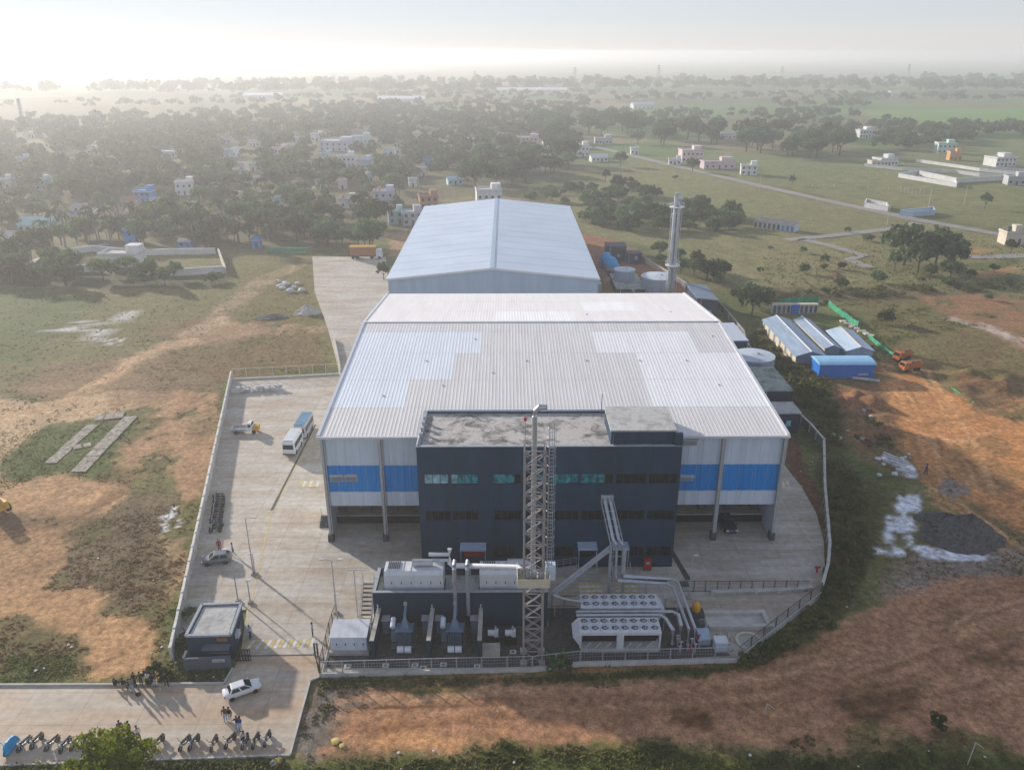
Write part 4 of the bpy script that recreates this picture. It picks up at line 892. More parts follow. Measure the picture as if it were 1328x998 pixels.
def fence_run(pts, h, bay, label, m='steel_grey', kerb=.35, name='yard_fence', wires=True, z0=0.05, wm=None):
    t = thing(name, label, 'fence', (pts[0][0], pts[0][1], z0))
    for a, b in zip(pts[:-1], pts[1:]):
        L = math.hypot(b[0]-a[0], b[1]-a[1]); n = max(1, round(L/bay)); ang = math.atan2(b[1]-a[1], b[0]-a[0]); w = L/n
        qm = MB().box(-.045,.045,-.045,.045,0,h).mesh('post', m)
        rm = MB().bar((0,0,h-.06),(w,0,h-.06),.06).mesh('rail', m); r2 = MB().bar((0,0,kerb+.1),(w,0,kerb+.1),.05).mesh('rail', m)
        nm = MB(); k = max(3, int(w/.28))
        for i in range(k): nm.bar(((i+.5)*w/k,0,kerb+.1),((i+.5)*w/k,0,h-.06),.013)
        for z in (.45,.7): nm.bar((0,0,kerb+(h-kerb)*z),(w,0,kerb+(h-kerb)*z),.013)
        nn = nm.mesh('wire_mesh', wm or m)
        km = MB().box(0, w, -.14, .14, -.4, kerb).mesh('kerb_wall', 'concrete_pale') if kerb else None
        for i in range(n):
            p = lerp2(a, b, i/n); loc = Vector((p[0], p[1], z0)) - t.location
            q = piece('post', qm, t, loc, ang); piece('rail', rm, q); piece('rail', r2, q)
            if wires: piece('wire_mesh', nn, q)
            if km: piece('kerb_wall', km, q)
    return t
wall_run([G(224,856), G(263,672), G(301,492)], 1.7, 3.2, 'long white topped boundary wall between the yard and the left field')
fence_run([G(303,493), G(372,489.5), G(440,486)], 2.4, 2.6, 'fence with white top rail across the far end of the left yard', 'white_paint', .3, wm='steel_dark')
fence_run([G(442,484), G(438,462), G(433,441)], 2.0, 2.6, 'short white railed fence beside the warehouse wall', 'white_paint', .9)
RF = [G(*p) for p in ((960,440),(1018,530),(1050,560),(1067,580),(1068,640),(1072,690),(1074,716),(1072,742),(1064,772))]
wall_run(RF, 1.5, 3.0, 'curving grey wall with pale coping along the right side of the site', mp='concrete_dark', mc='concrete_pale', th=.2)
RC = [G(*p) for p in ((1064,772),(1020,806),(956,857))]
fence_run(RC, 1.9, 2.2, 'fence on a pale kerb wall slanting across the right front corner', 'steel_dark', .55)
fence_run([G(955,857), G(752,862), G(690,869), G(560,872), G(416,876)], 1.9, 2.55, 'wire fence on a concrete kerb along the front of the plant', 'steel_grey', .35)
fence_run([G(416,876), G(428,826), G(436,802)], 2.0, 1.9, 'brown post fence between the gate and the white cabin', 'bark', .1)
fence_run([(21,78.9),(28,78.9),(36.2,78.9)], 1.6, 1.35, 'dark railing across the yard right of the pipe loop', 'steel_dark', 0)
fence_run([(5.2,76.2),(8.1,76.2)], 1.6, 1.3, 'short dark railing between the generator house and the rear chiller', 'steel_dark', 0)
wall_run([(24.5,78.3),(32.5,78.6),(36.8,79.2)], .5, 2.5, 'low pale blue kerb wall below the dark railing', 'low_wall', 'concrete', 'concrete_pale', .3)
# kerbs outside the gate
def kerb(pts, label, h=.22, w=.2, m='concrete_pale'):
    t = thing('kerb', label, 'kerb', (pts[0][0], pts[0][1], 0)); t['kind'] = 'structure'
    for a, b in zip(pts[:-1], pts[1:]): MB().bar((*a,h/2-.05),(*b,h/2-.05),w,h+.1).build('kerb_stone', m, t)
kerb([G(-260,889.5), G(0,888.5), G(150,888), G(291,886.5), G(302,867)], 'pale kerb along the far side of the outer road')
kerb([G(414,877), G(402,882), G(376,978)], 'low concrete edge at the end of the outer road', .1)
kerb([G(376,978.5), G(200,985), G(0,992), G(-260,999)], 'low concrete edge along the near side of the outer road', .1)
# guard house
gz = 3.0; q4 = [(-33.95,67.8),(-29.3,67.95),(-29.75,73.15),(-34.05,72.95)]
gd = thing('guard_house', 'small dark grey guard house with flat stained roof beside the gate', 'guard house', (-31.8, 70.4, 0))
MB().prism(q4, -.3, gz).build('wall', 'office_wall', gd)
inner = [(-33.65,68.1),(-29.6,68.25),(-30.05,72.85),(-33.75,72.65)]
MB().prism(inner, gz, gz+.05).build('roof', 'roof_slab_pale', gd)
for i in range(4):
    a, b = q4[i], q4[(i+1)%4]; MB().bar((*a,gz+.12),(*b,gz+.12),.3,.24).build('parapet', 'wall_cap', gd)
MB().box(-32.2,-29.35,66.9,67.85,1.9,2.02).build('canopy', 'wall_slate', gd)
w = MB().box(-31.7,-29.8,67.80,67.86,.95,1.75).build('window', 'glass_dark', gd); MB().box(-31.8,-29.7,67.76,67.80,.85,.95).build('sill', 'wall_cap', gd)
tag(MB().box(-30.8,-29.65,67.83,67.88,2.35,2.8).build('sign_board', 'orange_door', gd))
d = MB().obox((-29.47,71.2,1.05),(.08,1.0,2.0), .09).build('door', 'steel_dark', gd)
ac = MB().obox((-29.2,69.6,1.9),(.4,.9,.6), .09).build('air_conditioner', 'machine_white', gd)
MB().box(-34.4,-29.0,72.98,73.6,-.2,.08).build('plinth', 'concrete', gd)
sw = thing('entrance_wall', 'low grey entrance wall with a white name plate in front of the guard house', 'wall', (-31.4, 66.3, 0))
MB().add([(-33.9,66.1,-.3),(-29.1,66.4,-.3),(-29.1,66.65,-.3),(-33.9,66.35,-.3),(-33.9,66.1,1.5),(-29.1,66.4,1.5),(-29.1,66.65,1.5),(-33.9,66.35,1.5)], [(4,5,6,7),(0,1,5,4),(1,2,6,5),(2,3,7,6),(3,0,4,7)]).build('panel', 'wall_slate', sw)
MB().bar((-33.9,66.25,-.1),(-34.0,67.4,-.1),.25,3.3).build('return', 'wall_slate', sw)
MB().obox((-30.3,66.28,1.15),(1.25,.05,.35), .0625).build('name_plate', 'white_paint', sw)
for k in range(5): MB().obox((-30.75+k*.22,66.22+k*.0137,1.15),(.12,.02,.12), .0625).build('letter', 'steel_dark', sw)
gt = thing('sliding_gate', 'black folded sliding gate beside the guard house', 'gate', (-28.2, 67.5, .05))
for k in range(12): MB().bar((-29.0+k*.15,67.3+.12*(k%2),.1),(-29.0+k*.15,67.3+.12*(k%2),1.7),.06).build('bar', 'black', gt)
for z in (.2,.9,1.65): MB().bar((-29.05,67.35,z),(-27.3,67.35,z),.07).build('rail', 'black', gt)
gp = thing('gate_post', 'dark gate post with bars at the right side of the gate', 'gate post', (*G(409,851),.05)); a = G(409,851)
for dx in (0,.3): MB().box(a[0]+dx-.08,a[0]+dx+.08,a[1]-.08,a[1]+.08,.05,1.8).build('post', 'steel_dark', gp)
for z in (.6,1.2,1.7): MB().bar((a[0],a[1],z),(a[0]+.3,a[1],z),.05).build('bar', 'steel_dark', gp)
tag(MB().add([(*G(312,851.5),.058),(*G(312,850),.058),(*G(409,848),.058),(*G(409,849.5),.058)], [(3,2,1,0)]).build('gate_rail', 'steel_dark'), 'thin dark rail of the sliding gate set in the concrete', 'rail')
# markings
def stripes(quad, n, label, ms=('yellow_paint','white_paint'), z=.062):
    a, b, c, d = quad; t = thing('crossing_marking', label, 'marking', (a[0], a[1], z)); t['kind'] = 'structure'
    for i in range(n):
        f0, f1 = (i+.08)/n, (i+.92)/n; p = [lerp2(a,b,f0), lerp2(a,b,f1), lerp2(d,c,f1), lerp2(d,c,f0)]
        MB().add([(*q,z) for q in p], [(0,1,2,3)]).build('stripe', ms[i % 2], t)
stripes([G(312,842),G(406,839),G(410,827.5),G(322,830)], 16, 'yellow and white striped crossing inside the gate')
def hstripes(xa, xb, ya, yb, n, label): stripes([(xb,ya),(xb,yb),(xa,yb),(xa,ya)], n, label)
hstripes(8.7, 11.4, 77.6, 80.7, 7, 'yellow and white striped crossing at the foot of the left office steps'); hstripes(13.1, 15.6, 77.6, 80.7, 7, 'yellow and white striped crossing at the foot of the right office steps')
stripes([G(386,631),G(413,631),G(415,624),G(390,624)], 6, 'pale striped crossing left of the blue band wall'); stripes([G(1012,632),G(1025,632),G(1022,624),G(1011,624)], 4, 'pale striped crossing at the right corner of the warehouse')
def line(px, w, label, m='yellow_paint'):
    p = PX(px); mb = MB()
    for (ax, ay), (bx, by) in zip(p[:-1], p[1:]):
        L = math.hypot(bx-ax, by-ay); nx, ny = -(by-ay)/L*w/2, (bx-ax)/L*w/2
        mb.add([(ax-nx,ay-ny,.06),(bx-nx,by-ny,.06),(bx+nx,by+ny,.06),(ax+nx,ay+ny,.06)], [(0,1,2,3)])
    tag(mb.build('lane_marking', m), label, None, kind='structure')
line([(413,557),(385,605),(352,665),(343,705),(330,760),(318,815)], .16, 'yellow line along the drain and down to the guard house'); line([(300,640),(285,700),(268,780)], .08, 'faint yellow parking line beside the motorbike row')
line([(790,752),(878,751)], .12, 'yellow line in front of the right office steps')
dr = thing('storm_drain', 'open dark storm drain with rusty edges running across the left yard', 'drain', (-33.4, 111, .05))
MB().box(-33.52,-33.24,97.8,126,.05,.062).build('channel', 'bark', dr)
for x in (-33.58,-33.18): MB().box(x-.06,x+.06,97.8,126,.05,.058).build('edge', 'concrete', dr)
for k in range(4): MB().box(-33.55,-33.2,97.9+k*1.1,98.8+k*1.1,.072,.09).build('grate', 'steel_dark', dr)

# ------------------------------------------------------------------ lamp posts
def lamp(px, py, h, label, arm=1.0, side=1, heads=1):
    g = G(px, py); t = thing('lamp_post', label, 'lamp post', (*g, .05), group='lamp posts in the yard')
    MB().cyl(g, .09, .05, h, 8, r2=.05).build('pole', 'steel_grey', t); MB().box(g[0]-.25,g[0]+.25,g[1]-.25,g[1]+.25,.05,.35).build('base', 'concrete', t)
    for k in range(heads):
        s = side if k == 0 else -side
        a = MB().bar((*g,h-.05),(g[0]+s*arm,g[1],h+.15),.05).build('arm', 'steel_grey', t); MB().box(g[0]+s*arm-.3,g[0]+s*arm+.3,g[1]-.14,g[1]+.14,h+.1,h+.2).build('lamp_head', 'steel_pale', a)
lamp(329,745,8.2,'tall lamp post beside the yellow line near the grey car',1.0,1); lamp(309,780,7.2,'lamp post standing behind the guard house',.6,-1)
lamp(438,805,8.3,'tall lamp post rising beside the white cabin',1.0,-1,2); lamp(325,782,3.2,'short thin post beside the guard house roof',.2,1); lamp(331,745,3.0,'short thin post at the foot of the tall lamp',.2,-1)
lamp(893,776,6.0,'thin lamp post beside the yellow tank',.3,1); lamp(436,795,2.6,'low thin post by the brown fence end',.2,1)
rd = thing('hydrant', 'red hydrant post near the curving wall on the right', 'hydrant', (*G(1059,742),.05)); g = G(1059,742)
MB().cyl(g, .12, .05, .9, 8).build('post', 'red_paint', rd); MB().tube([(g[0]-.35,g[1],.8),(g[0]+.35,g[1],.8)], .14, 8).build('outlet', 'red_paint', rd)

# ------------------------------------------------------------------ plant behind the warehouse
def ring(c, r, z, n=28): return [(c[0]+r*math.cos(2*math.pi*j/n), c[1]+r*math.sin(2*math.pi*j/n), z) for j in range(n)]
def tank(c, r, z0, z1, label, stand=None, ribs=20):
    t = thing('storage_tank', label, 'tank', (*c, z0))
    MB().loft([ring(c,r,z0),ring(c,r,z1)]).build('shell', 'tank_blue', t)
    MB().loft([ring(c,r+.1,z1),ring(c,r+.1,z1+.12),ring(c,.3,z1+.45)]).build('roof', 'tank_roof', t)
    rm = MB().box(-.03,.05,-.05,.05,z0,z1).mesh('rib', 'steel_grey')
    for i in range(ribs):
        a = 2*math.pi*i/ribs; piece('rib', rm, t, Vector((c[0]+r*math.cos(a), c[1]+r*math.sin(a), 0)) - t.location, a)
    MB().cyl((c[0]+r*.2,c[1]), .35, z1+.3, z1+.6, 10).build('hatch', 'steel_grey', t)
    for s in (-.2,.2): MB().bar((c[0]+s,c[1]-r-.15,z0),(c[0]+s,c[1]-r-.15,z1+.9),.05).build('ladder_rail', 'steel_grey', t)
def flat_shed(xa, xb, ya, yb, z, label, roofm='roof_moss', wallm='dark_clad', over=.15, slope=0.0):
    t = thing('plant_building', label, 'building', ((xa+xb)/2,(ya+yb)/2,0))
    w_ = MB(); w_.add([(xa,ya,-.3),(xb,ya,-.3),(xb,yb,-.3),(xa,yb,-.3),(xa,ya,z),(xb,ya,z-slope),(xb,yb,z-slope),(xa,yb,z)], [(0,1,5,4),(1,2,6,5),(2,3,7,6),(3,0,4,7)]); w_.build('wall', wallm, t)
    o_ = over; MB().add([(xa-o_,ya-o_,z),(xb+o_,ya-o_,z-slope),(xb+o_,yb+o_,z-slope),(xa-o_,yb+o_,z),(xa-o_,ya-o_,z+.22),(xb+o_,ya-o_,z+.22-slope),(xb+o_,yb+o_,z+.22-slope),(xa-o_,yb+o_,z+.22)], [(0,3,2,1),(4,5,6,7),(0,1,5,4),(1,2,6,5),(2,3,7,6),(3,0,4,7)]).build('roof', roofm, t)
    MB().box((xa+xb)/2+.3,(xa+xb)/2+1.1,ya-.05,ya,1.2,2.3).build('window', 'glass_pale', t); MB().bar((xa+1,ya-.1,0),(xa+1,ya-.1,z),.1).build('downpipe', 'steel_grey', t)
    return t
flat_shed(44.6,50.2,128.6,139.8,5.0,'dark blue plant building with mossy flat roof right of the warehouse'); flat_shed(44.6,49.6,122.2,126.6,3.6,'low dark annexe with pale flat roof in front of the mossy roofed building','roof_slab_pale')
tank((48.0,144.8),3.9,0,5.6,'wide round blue grey tank beside the mossy roofed building')
flat_shed(45.5,50.2,156.5,168,4.4,'dark shed with smooth pale blue roof beside the wide tank','tank_roof'); flat_shed(45.9,51.0,185,198,5.2,'dark lean to shed with slate roof beside the chimney','shed_wall',slope=.6)
wl2 = flat_shed(29.2,36.6,204.5,219.5,2.0,'low dark building with concrete deck carrying the small round tank','roof_moss'); tank((32.4,213.9),2.85,2.22,4.9,'small round tank with white top on the low dark building',ribs=14)
tank((40.6,208.2),4.4,0,4.5,'large ribbed round tank just behind the chimney')
flat_shed(31.0,37.0,243,249,4.5,'far dark block beside the blue tarpaulin','dark_clad'); flat_shed(36.5,41.5,240,244,3.0,'low dark wall block beside the red earth yard','dark_clad')
tp = thing('blue_tarpaulin', 'bright blue tarpaulin draped over heaped goods near the small tank', 'tarpaulin', (31, 233, 0))
for (x,y,r,h_) in ((30.2,236.5,1.7,4.2),(31.2,233,1.9,3.6),(31.6,229.5,1.6,2.9)):
    MB().loft([[(x+r*q*math.cos(2*math.pi*j/10)*(1+.2*math.sin(3*j)), y+r*1.1*q*math.sin(2*math.pi*j/10)*(1+.15*math.cos(5*j)), z) for j in range(10)] for q, z in ((1.1,0),(1.0,h_*.7),(.6,h_),(.1,h_*1.04))]).build('fold', 'tarp_blue', tp, True)
flat_shed(29.4,33.2,226,239,1.4,'long dark bin under the blue tarpaulin','concrete_dark')
cw = wall_run([(41.5,246),(44.5,232),(47.5,221)], 1.6, 3, 'salmon coloured wall behind the red earth yard', mp='shed_cream', mc='shed_cream'); wall_run([(47.5,221),(50.5,207),(54,193),(54,172),(51.5,160)], 1.5, 4, 'grey wall behind the chimney and lean to shed', mp='concrete_dark', mc='concrete')
ch = thing('chimney', 'tall pale multi flue chimney with two ring platforms behind the warehouse', 'chimney', (42.6, 200.5, 0))
for (dx,dy,h_) in ((-.55,0,27.6),(.55,.1,26.4),(0,.6,25.6)):
    f = MB().tube([(42.6+dx,200.5+dy,0),(42.6+dx*.85,200.5+dy,h_-.7),(42.6+dx*.85+.1,200.5+dy,h_-.15),(42.6+dx*.85+.5,200.5+dy,h_),(42.6+dx*.85+1.0,200.5+dy,h_-.1)], .40, 12).build('flue', 'galvanised', ch)
for s in (-1.15,1.15):
    for d in (-.9,.9): MB().bar((42.6+s,200.5+d,0),(42.6+s*.95,200.5+d,24.2),.09).build('leg', 'steel_pale', ch)
bm_ = [MB().bar((-1.15*s,0,0),(1.15*s,0,2.2),.09).mesh('brace','steel_pale') for s in (1,-1)]
for i in range(11):
    for d in (-.95,.95): piece('brace', bm_[i%2], ch, (0,d,i*2.2))
for z in (9.4,24.2):
    p = MB().loft([ring((42.6,200.5),1.9,z,18),ring((42.6,200.5),1.9,z+.15,18)]).build('platform', 'machine_white', ch)
    MB().loft([ring((42.6,200.5),1.85,z+.9,18),ring((42.6,200.5),1.85,z+1.0,18),ring((42.6,200.5),1.78,z+1.0,18),ring((42.6,200.5),1.78,z+.9,18)], caps=False).build('railing', 'steel_pale', p)
    for j in range(9): MB().bar((42.6+1.82*math.cos(j*.698),200.5+1.82*math.sin(j*.698),z+.15),(42.6+1.82*math.cos(j*.698),200.5+1.82*math.sin(j*.698),z+.9),.05).build('baluster', 'steel_pale', p)
for i,(x,y) in enumerate(((24.5,225),(24.8,210))): tag(MB().box(x-.9,x+.9,y-1.5,y+1.5,0,2.2).box(x-.7,x+.7,y-1.3,y+1.3,2.2,2.4).build('service_box', 'steel_grey'), 'grey service box along the rear warehouse wall, '+('farther' if i == 0 else 'nearer')+' one', 'box')

# ------------------------------------------------------------------ builders' camp on the right
def gable_shed(cx, y0, y1, hw, ez, rz, label, roofm, wallm, skew=0.0, wins=0, ridge='roof_trim', side='shed_cream'):
    t = thing('workers_shed', label, 'shed', (cx, (y0+y1)/2, 0))
    w_ = MB()
    for y, o_ in ((y0,0),(y1,1)):
        s = skew if o_ else 0; v = [(cx-hw+s,y,-.3),(cx+hw+s,y,-.3),(cx+hw+s,y,ez),(cx+s,y,rz),(cx-hw+s,y,ez)]; MB().add(v, [(0,1,2,3,4) if not o_ else (4,3,2,1,0)]).build('gable_wall', wallm, t)
    MB().quad((cx-hw+skew,y1,-.3),(cx-hw,y0,-.3),(cx-hw,y0,ez),(cx-hw+skew,y1,ez)).build('side_wall', side, t); sw_ = MB(); sw_.quad((cx+hw,y0,-.3),(cx+hw+skew,y1,-.3),(cx+hw+skew,y1,ez),(cx+hw,y0,ez)); sw_.build('side_wall', side, t)
    n = max(3, int((y1-y0)/1.6)); Ls = (y1-y0+.6)/n
    for s in (-1, 1):
        for i in range(n):
            ya, yb = y0-.3+i*Ls, y0-.3+(i+1)*Ls-.03; sa, sb = skew*(ya-y0)/(y1-y0), skew*(yb-y0)/(y1-y0); e = cx+s*(hw+.35); ze = ez-.1
            p = [(e+sa,ya,ze),(cx+sa,ya,rz+.08),(cx+sb,yb,rz+.08),(e+sb,yb,ze)]; dz = -.06
            MB().add(p+[(a_,b_,c_+dz) for a_,b_,c_ in p], [(0,1,2,3),(7,6,5,4),(0,4,5,1),(3,2,6,7),(0,3,7,4)]).build('roof_sheet', roofm, t)
    MB().add([(cx-.25,y0-.35,rz+.05),(cx+.25,y0-.35,rz+.05),(cx+.25+skew,y1+.35,rz+.05),(cx-.25+skew,y1+.35,rz+.05),(cx,y0-.35,rz+.2),(cx+skew,y1+.35,rz+.2)], [(0,4,5,3),(4,1,2,5),(0,1,4)]).build('ridge_cap', ridge, t)
    for i in range(wins):
        y = y0+(i+.7)*(y1-y0)/wins; MB().box(cx-hw-.06+skew*(y-y0)/(y1-y0), cx-hw+.02+skew*(y-y0)/(y1-y0), y-.5, y+.5, .2, 2.0).build('door', 'shed_wall', t)
    return t
gable_shed(62.6,153.5,177.5,3.0,2.3,3.2,'longest grey blue roofed workers shed with pale ridge, nearest the factory','shed_roof','shed_wall',.4,6)
gable_shed(68.6,157.5,177,1.6,2.5,3.1,'narrow middle workers shed with a cream side wall','shed_roof','shed_wall',.2,0)
gable_shed(74.0,156.5,169.5,2.8,2.3,3.1,'shorter pale blue roofed workers shed with patched ridge','shed_roof_pale','shed_roof',.8,0,'cream','shed_roof')
cb = thing('site_cabin', 'bright blue site cabin with pale curved roof in front of the workers sheds', 'cabin', (67.5, 150, 0))
MB().box(62.2,73.2,147.2,151.8,-.2,2.7).build('body', 'cabin_blue', cb)
rf = []
for i in range(9):
    a = math.pi*i/8; rf.append((149.5-2.5*math.cos(a), 2.7+.55*math.sin(a)))
mb = MB(); k = len(rf); mb.add([(62.0,y,z) for y,z in rf]+[(73.4,y,z) for y,z in rf], [(i,k+i,k+i+1,i+1) for i in range(k-1)] + [tuple(range(k-1,-1,-1)), tuple(range(k,2*k))]); mb.build('roof', 'cabin_roof', cb)
for i in range(11): MB().box(62.25+i*1.0,62.32+i*1.0,147.15,147.2,0,2.65).build('rib', 'cabin_blue', cb)
# pale lettering low on the cabin side, too blurred in the photograph to read: broken strokes
for k in range(7): MB().box(70.0+k*.3,70.22+k*.3,147.10,147.14,.5+.03*(k%2),.85).build('lettering', 'white_paint', cb)
for k, (px, m) in enumerate(((1004,'steel_dark'),(1010,'steel_dark'),(1016,'steel_dark'),(1022,'steel_dark'),(1028,'cabin_blue'),(1033,'cabin_blue'),(1039,'steel_dark'),(1045,'steel_dark'),(1051,'steel_dark'),(1057,'steel_dark'))):
    g = G(px, 406); t = thing('portable_toilet', ('blue' if m == 'cabin_blue' else 'dark')+' doored portable toilet behind the workers sheds, '+('first','second','third','fourth','fifth','sixth','seventh','eighth','ninth','tenth')[k]+' from the trees', 'toilet', (*g, 0), group='portable toilets')
    MB().box(g[0]-.5,g[0]+.5,g[1],g[1]+1.2,-.1,2.2).build('body', 'machine_white' if m != 'cabin_blue' else m, t); MB().box(g[0]-.36,g[0]+.36,g[1]-.05,g[1],0,1.95).build('door', m, t); MB().box(g[0]-.58,g[0]+.58,g[1]-.15,g[1]+1.3,2.2,2.32).build('roof', 'cream' if m != 'cabin_blue' else 'steel_grey', t)
def net_run(px, h, label):
    p = PX(px); t = thing('green_net', label, 'net', (*p[0], 0)); mb = MB()
    for (a, b) in zip(p[:-1], p[1:]):
        n = max(2, int(math.hypot(b[0]-a[0], b[1]-a[1])/1.2)); vs = []
        for i in range(n+1):
            q = lerp2(a, b, i/n); s = rnd.uniform(-.12,.12); vs += [(q[0]+s,q[1]+s,-.1),(q[0]-s*.6,q[1]-s,h*rnd.uniform(.8,1.05))]
        mb.add(vs, [(2*i,2*i+2,2*i+3,2*i+1) for i in range(n)]); MB().bar((*b,-.1),(*b,h+.2),.07).build('post', 'steel_grey', t)
    mb.build('netting', 'net_green', t)
net_run([(1010,394),(1040,392),(1062,391)], 1.5, 'straight green netting screen behind the portable toilets'); net_run([(1074,396),(1090,409),(1103,418),(1112,424)], 1.5, 'green netting screen curving past the pale sheds'); net_run([(1125,437),(1140,449),(1158,462),(1170,470)], .9, 'low sagging green netting beside the orange trucks'); net_run([(1052,492),(1065,508),(1078,528)], .5, 'fallen green netting strip in the weeds below the blue cabin'); net_run([(1232,503),(1250,515),(1262,524)], .5, 'short fallen green net beside the bare bank')

# ------------------------------------------------------------------ vehicles
mat('car_white', (.72,.73,.74), .25, var=.03, spec=.5, coat=.5); mat('car_grey', (.19,.20,.21), .28, metal=.3, var=.05, spec=.5, coat=.5); mat('car_navy', (.02,.035,.06), .25, var=.05, coat=.5)
mat('truck_orange', (.52,.15,.03), .5, var=.2, scale=1.5); mat('truck_yellow', (.62,.36,.04), .5, var=.2, scale=1.5); mat('box_rust', (.36,.16,.06), .6, var=.15); mat('lamp_red', (.35,.01,.01), .3, var=.05); mat('lamp_clear', (.75,.76,.72), .15, var=.05)
mat('bus_blue', (.12,.26,.40), .4, var=.1)
def wheel_mesh(r, w):
    n = 14; t = MB().loft([[(q*math.cos(2*math.pi*j/n), y, q*math.sin(2*math.pi*j/n)) for j in range(n)] for q, y in ((r*.6,-w/2),(r*.95,-w/2),(r,-w*.3),(r,w*.3),(r*.95,w/2),(r*.6,w/2))])
    h = MB().loft([[(q*math.cos(2*math.pi*j/n), y, q*math.sin(2*math.pi*j/n)) for j in range(n)] for q, y in ((r*.62,-w*.42),(r*.62,w*.42))])
    return t.mesh('tyre', 'rubber'), h.mesh('rim', 'steel_pale')
def put_wheels(root, locs, r, w):
    a, b = wheel_mesh(r, w)
    for p in locs: o = piece('wheel', a, root, p); piece('rim', b, o)
def car(label, loc, rz, paint, hatch=False, L=4.0):
    t = thing('car', label, 'car'); W2 = .86; s = L/4.0
    b = MB(); n = 14; rings = []
    for x, w, z0, z1 in ((-2.06,.55,.45,.80),(-2.0,.74,.34,.93),(-1.8,.82,.27,1.0),(-1.3,.87,.24,1.04),(0,.88,.23,1.01),(1.05,.87,.24,.99),(1.6,.82,.26,.90),(1.92,.72,.31,.78),(2.05,.52,.40,.64)):
        ring_ = []
        for j in range(n):
            a = 2*math.pi*j/n; ca, sa = math.cos(a), math.sin(a); ring_.append((x*s, w*math.copysign(abs(ca)**.45, ca), (z0+z1)/2+(z1-z0)/2*math.copysign(abs(sa)**.5, sa)))
        rings.append(ring_)
    b.loft(rings); b.build('body', paint, t, True)
    rear = -1.75 if hatch else -1.45
    base = [(rear*s,1.0),(1.05*s,.98)]; topx = [(-1.15*s if not hatch else -1.35*s,1.46),(.3*s,1.47)]
    cab = MB(); wb, wt = .78, .60
    lo = [(base[0][0],-wb,1.0),(base[1][0],-wb,.98),(base[1][0],wb,.98),(base[0][0],wb,1.0)]; hi = [(topx[0][0],-wt,1.44),(topx[1][0],-wt,1.45),(topx[1][0],wt,1.45),(topx[0][0],wt,1.44)]
    cab.loft([lo,hi]); cb_ = cab.build('cabin', paint, t)
    MB().loft([[(x,y,1.44) for x,y,z in hi],[(x*.9,y*.85,1.50) for x,y,z in hi]]).build('roof_panel', paint, t)
    def glass(p, q, r_, u, f=.10):
        P = [Vector(a) for a in (p,q,r_,u)]; c = sum(P, Vector())/4; n = (P[1]-P[0]).cross(P[3]-P[0]).normalized()
        return [c+(a-c)*(1-f)+n*.012 for a in P]
    for nm, pts in (('windscreen',(lo[1],lo[2],hi[2],hi[1])),('rear_window',(lo[3],lo[0],hi[0],hi[3]))): MB().add(glass(*pts), [(0,1,2,3)]).build(nm, 'glass_dark', t)
    for sgn, (a,bb,c,d) in ((-1,(lo[0],lo[1],hi[1],hi[0])),(1,(lo[2],lo[3],hi[3],hi[2]))):
        A,B_,C_,D = [Vector(v) for v in (a,bb,c,d)]
        for u0,u1 in ((.06,.5),(.54,.97)): MB().add(glass(A.lerp(B_,u0),A.lerp(B_,u1),D.lerp(C_,u1),D.lerp(C_,u0),.08), [(0,1,2,3)]).build('side_window', 'glass_dark', t)
        MB().obox((.85*s,sgn*.93,1.02),(.14,.18,.12)).build('mirror', paint, t)
    for y in (-.62,.62): MB().obox((1.93*s,y,.68),(.16,.36,.16)).build('headlight', 'lamp_clear', t); MB().obox((-1.96*s,y,.78),(.12,.3,.18)).build('tail_light', 'lamp_red', t)
    MB().box(-2.04*s,-2.0*s,-.25,.25,.5,.62).build('number_plate', 'white_paint', t)
    put_wheels(t, [(x*s,y,.31) for x in (-1.25,1.27) for y in (-.76,.76)], .31, .2)
    t.location = loc; t.rotation_euler = (0,0,rz); return t
def head(a, b): return math.atan2(b[1]-a[1], b[0]-a[0])
wa, wb_ = G(292,906), G(337,890); car('white saloon car leaving the gate on the dusty outer road', ((wa[0]+wb_[0])/2,(wa[1]+wb_[1])/2,.03), head(wa,wb_), 'car_white', L=4.2).scale = (.86,.86,.86)
car('dark grey hatchback parked beside the motorbike row', (-36.9,85.4,.05), math.pi+head(G(267,731),G(300,727)), 'car_grey', True, 3.9).scale = (.92,.92,.92)
g = G(946,690); car('dark car with white bonnet edge parked under the loading overhang', (g[0],g[1]+1.2,.05), -math.pi/2+.06, 'car_navy', True, 4.0); 
MB()
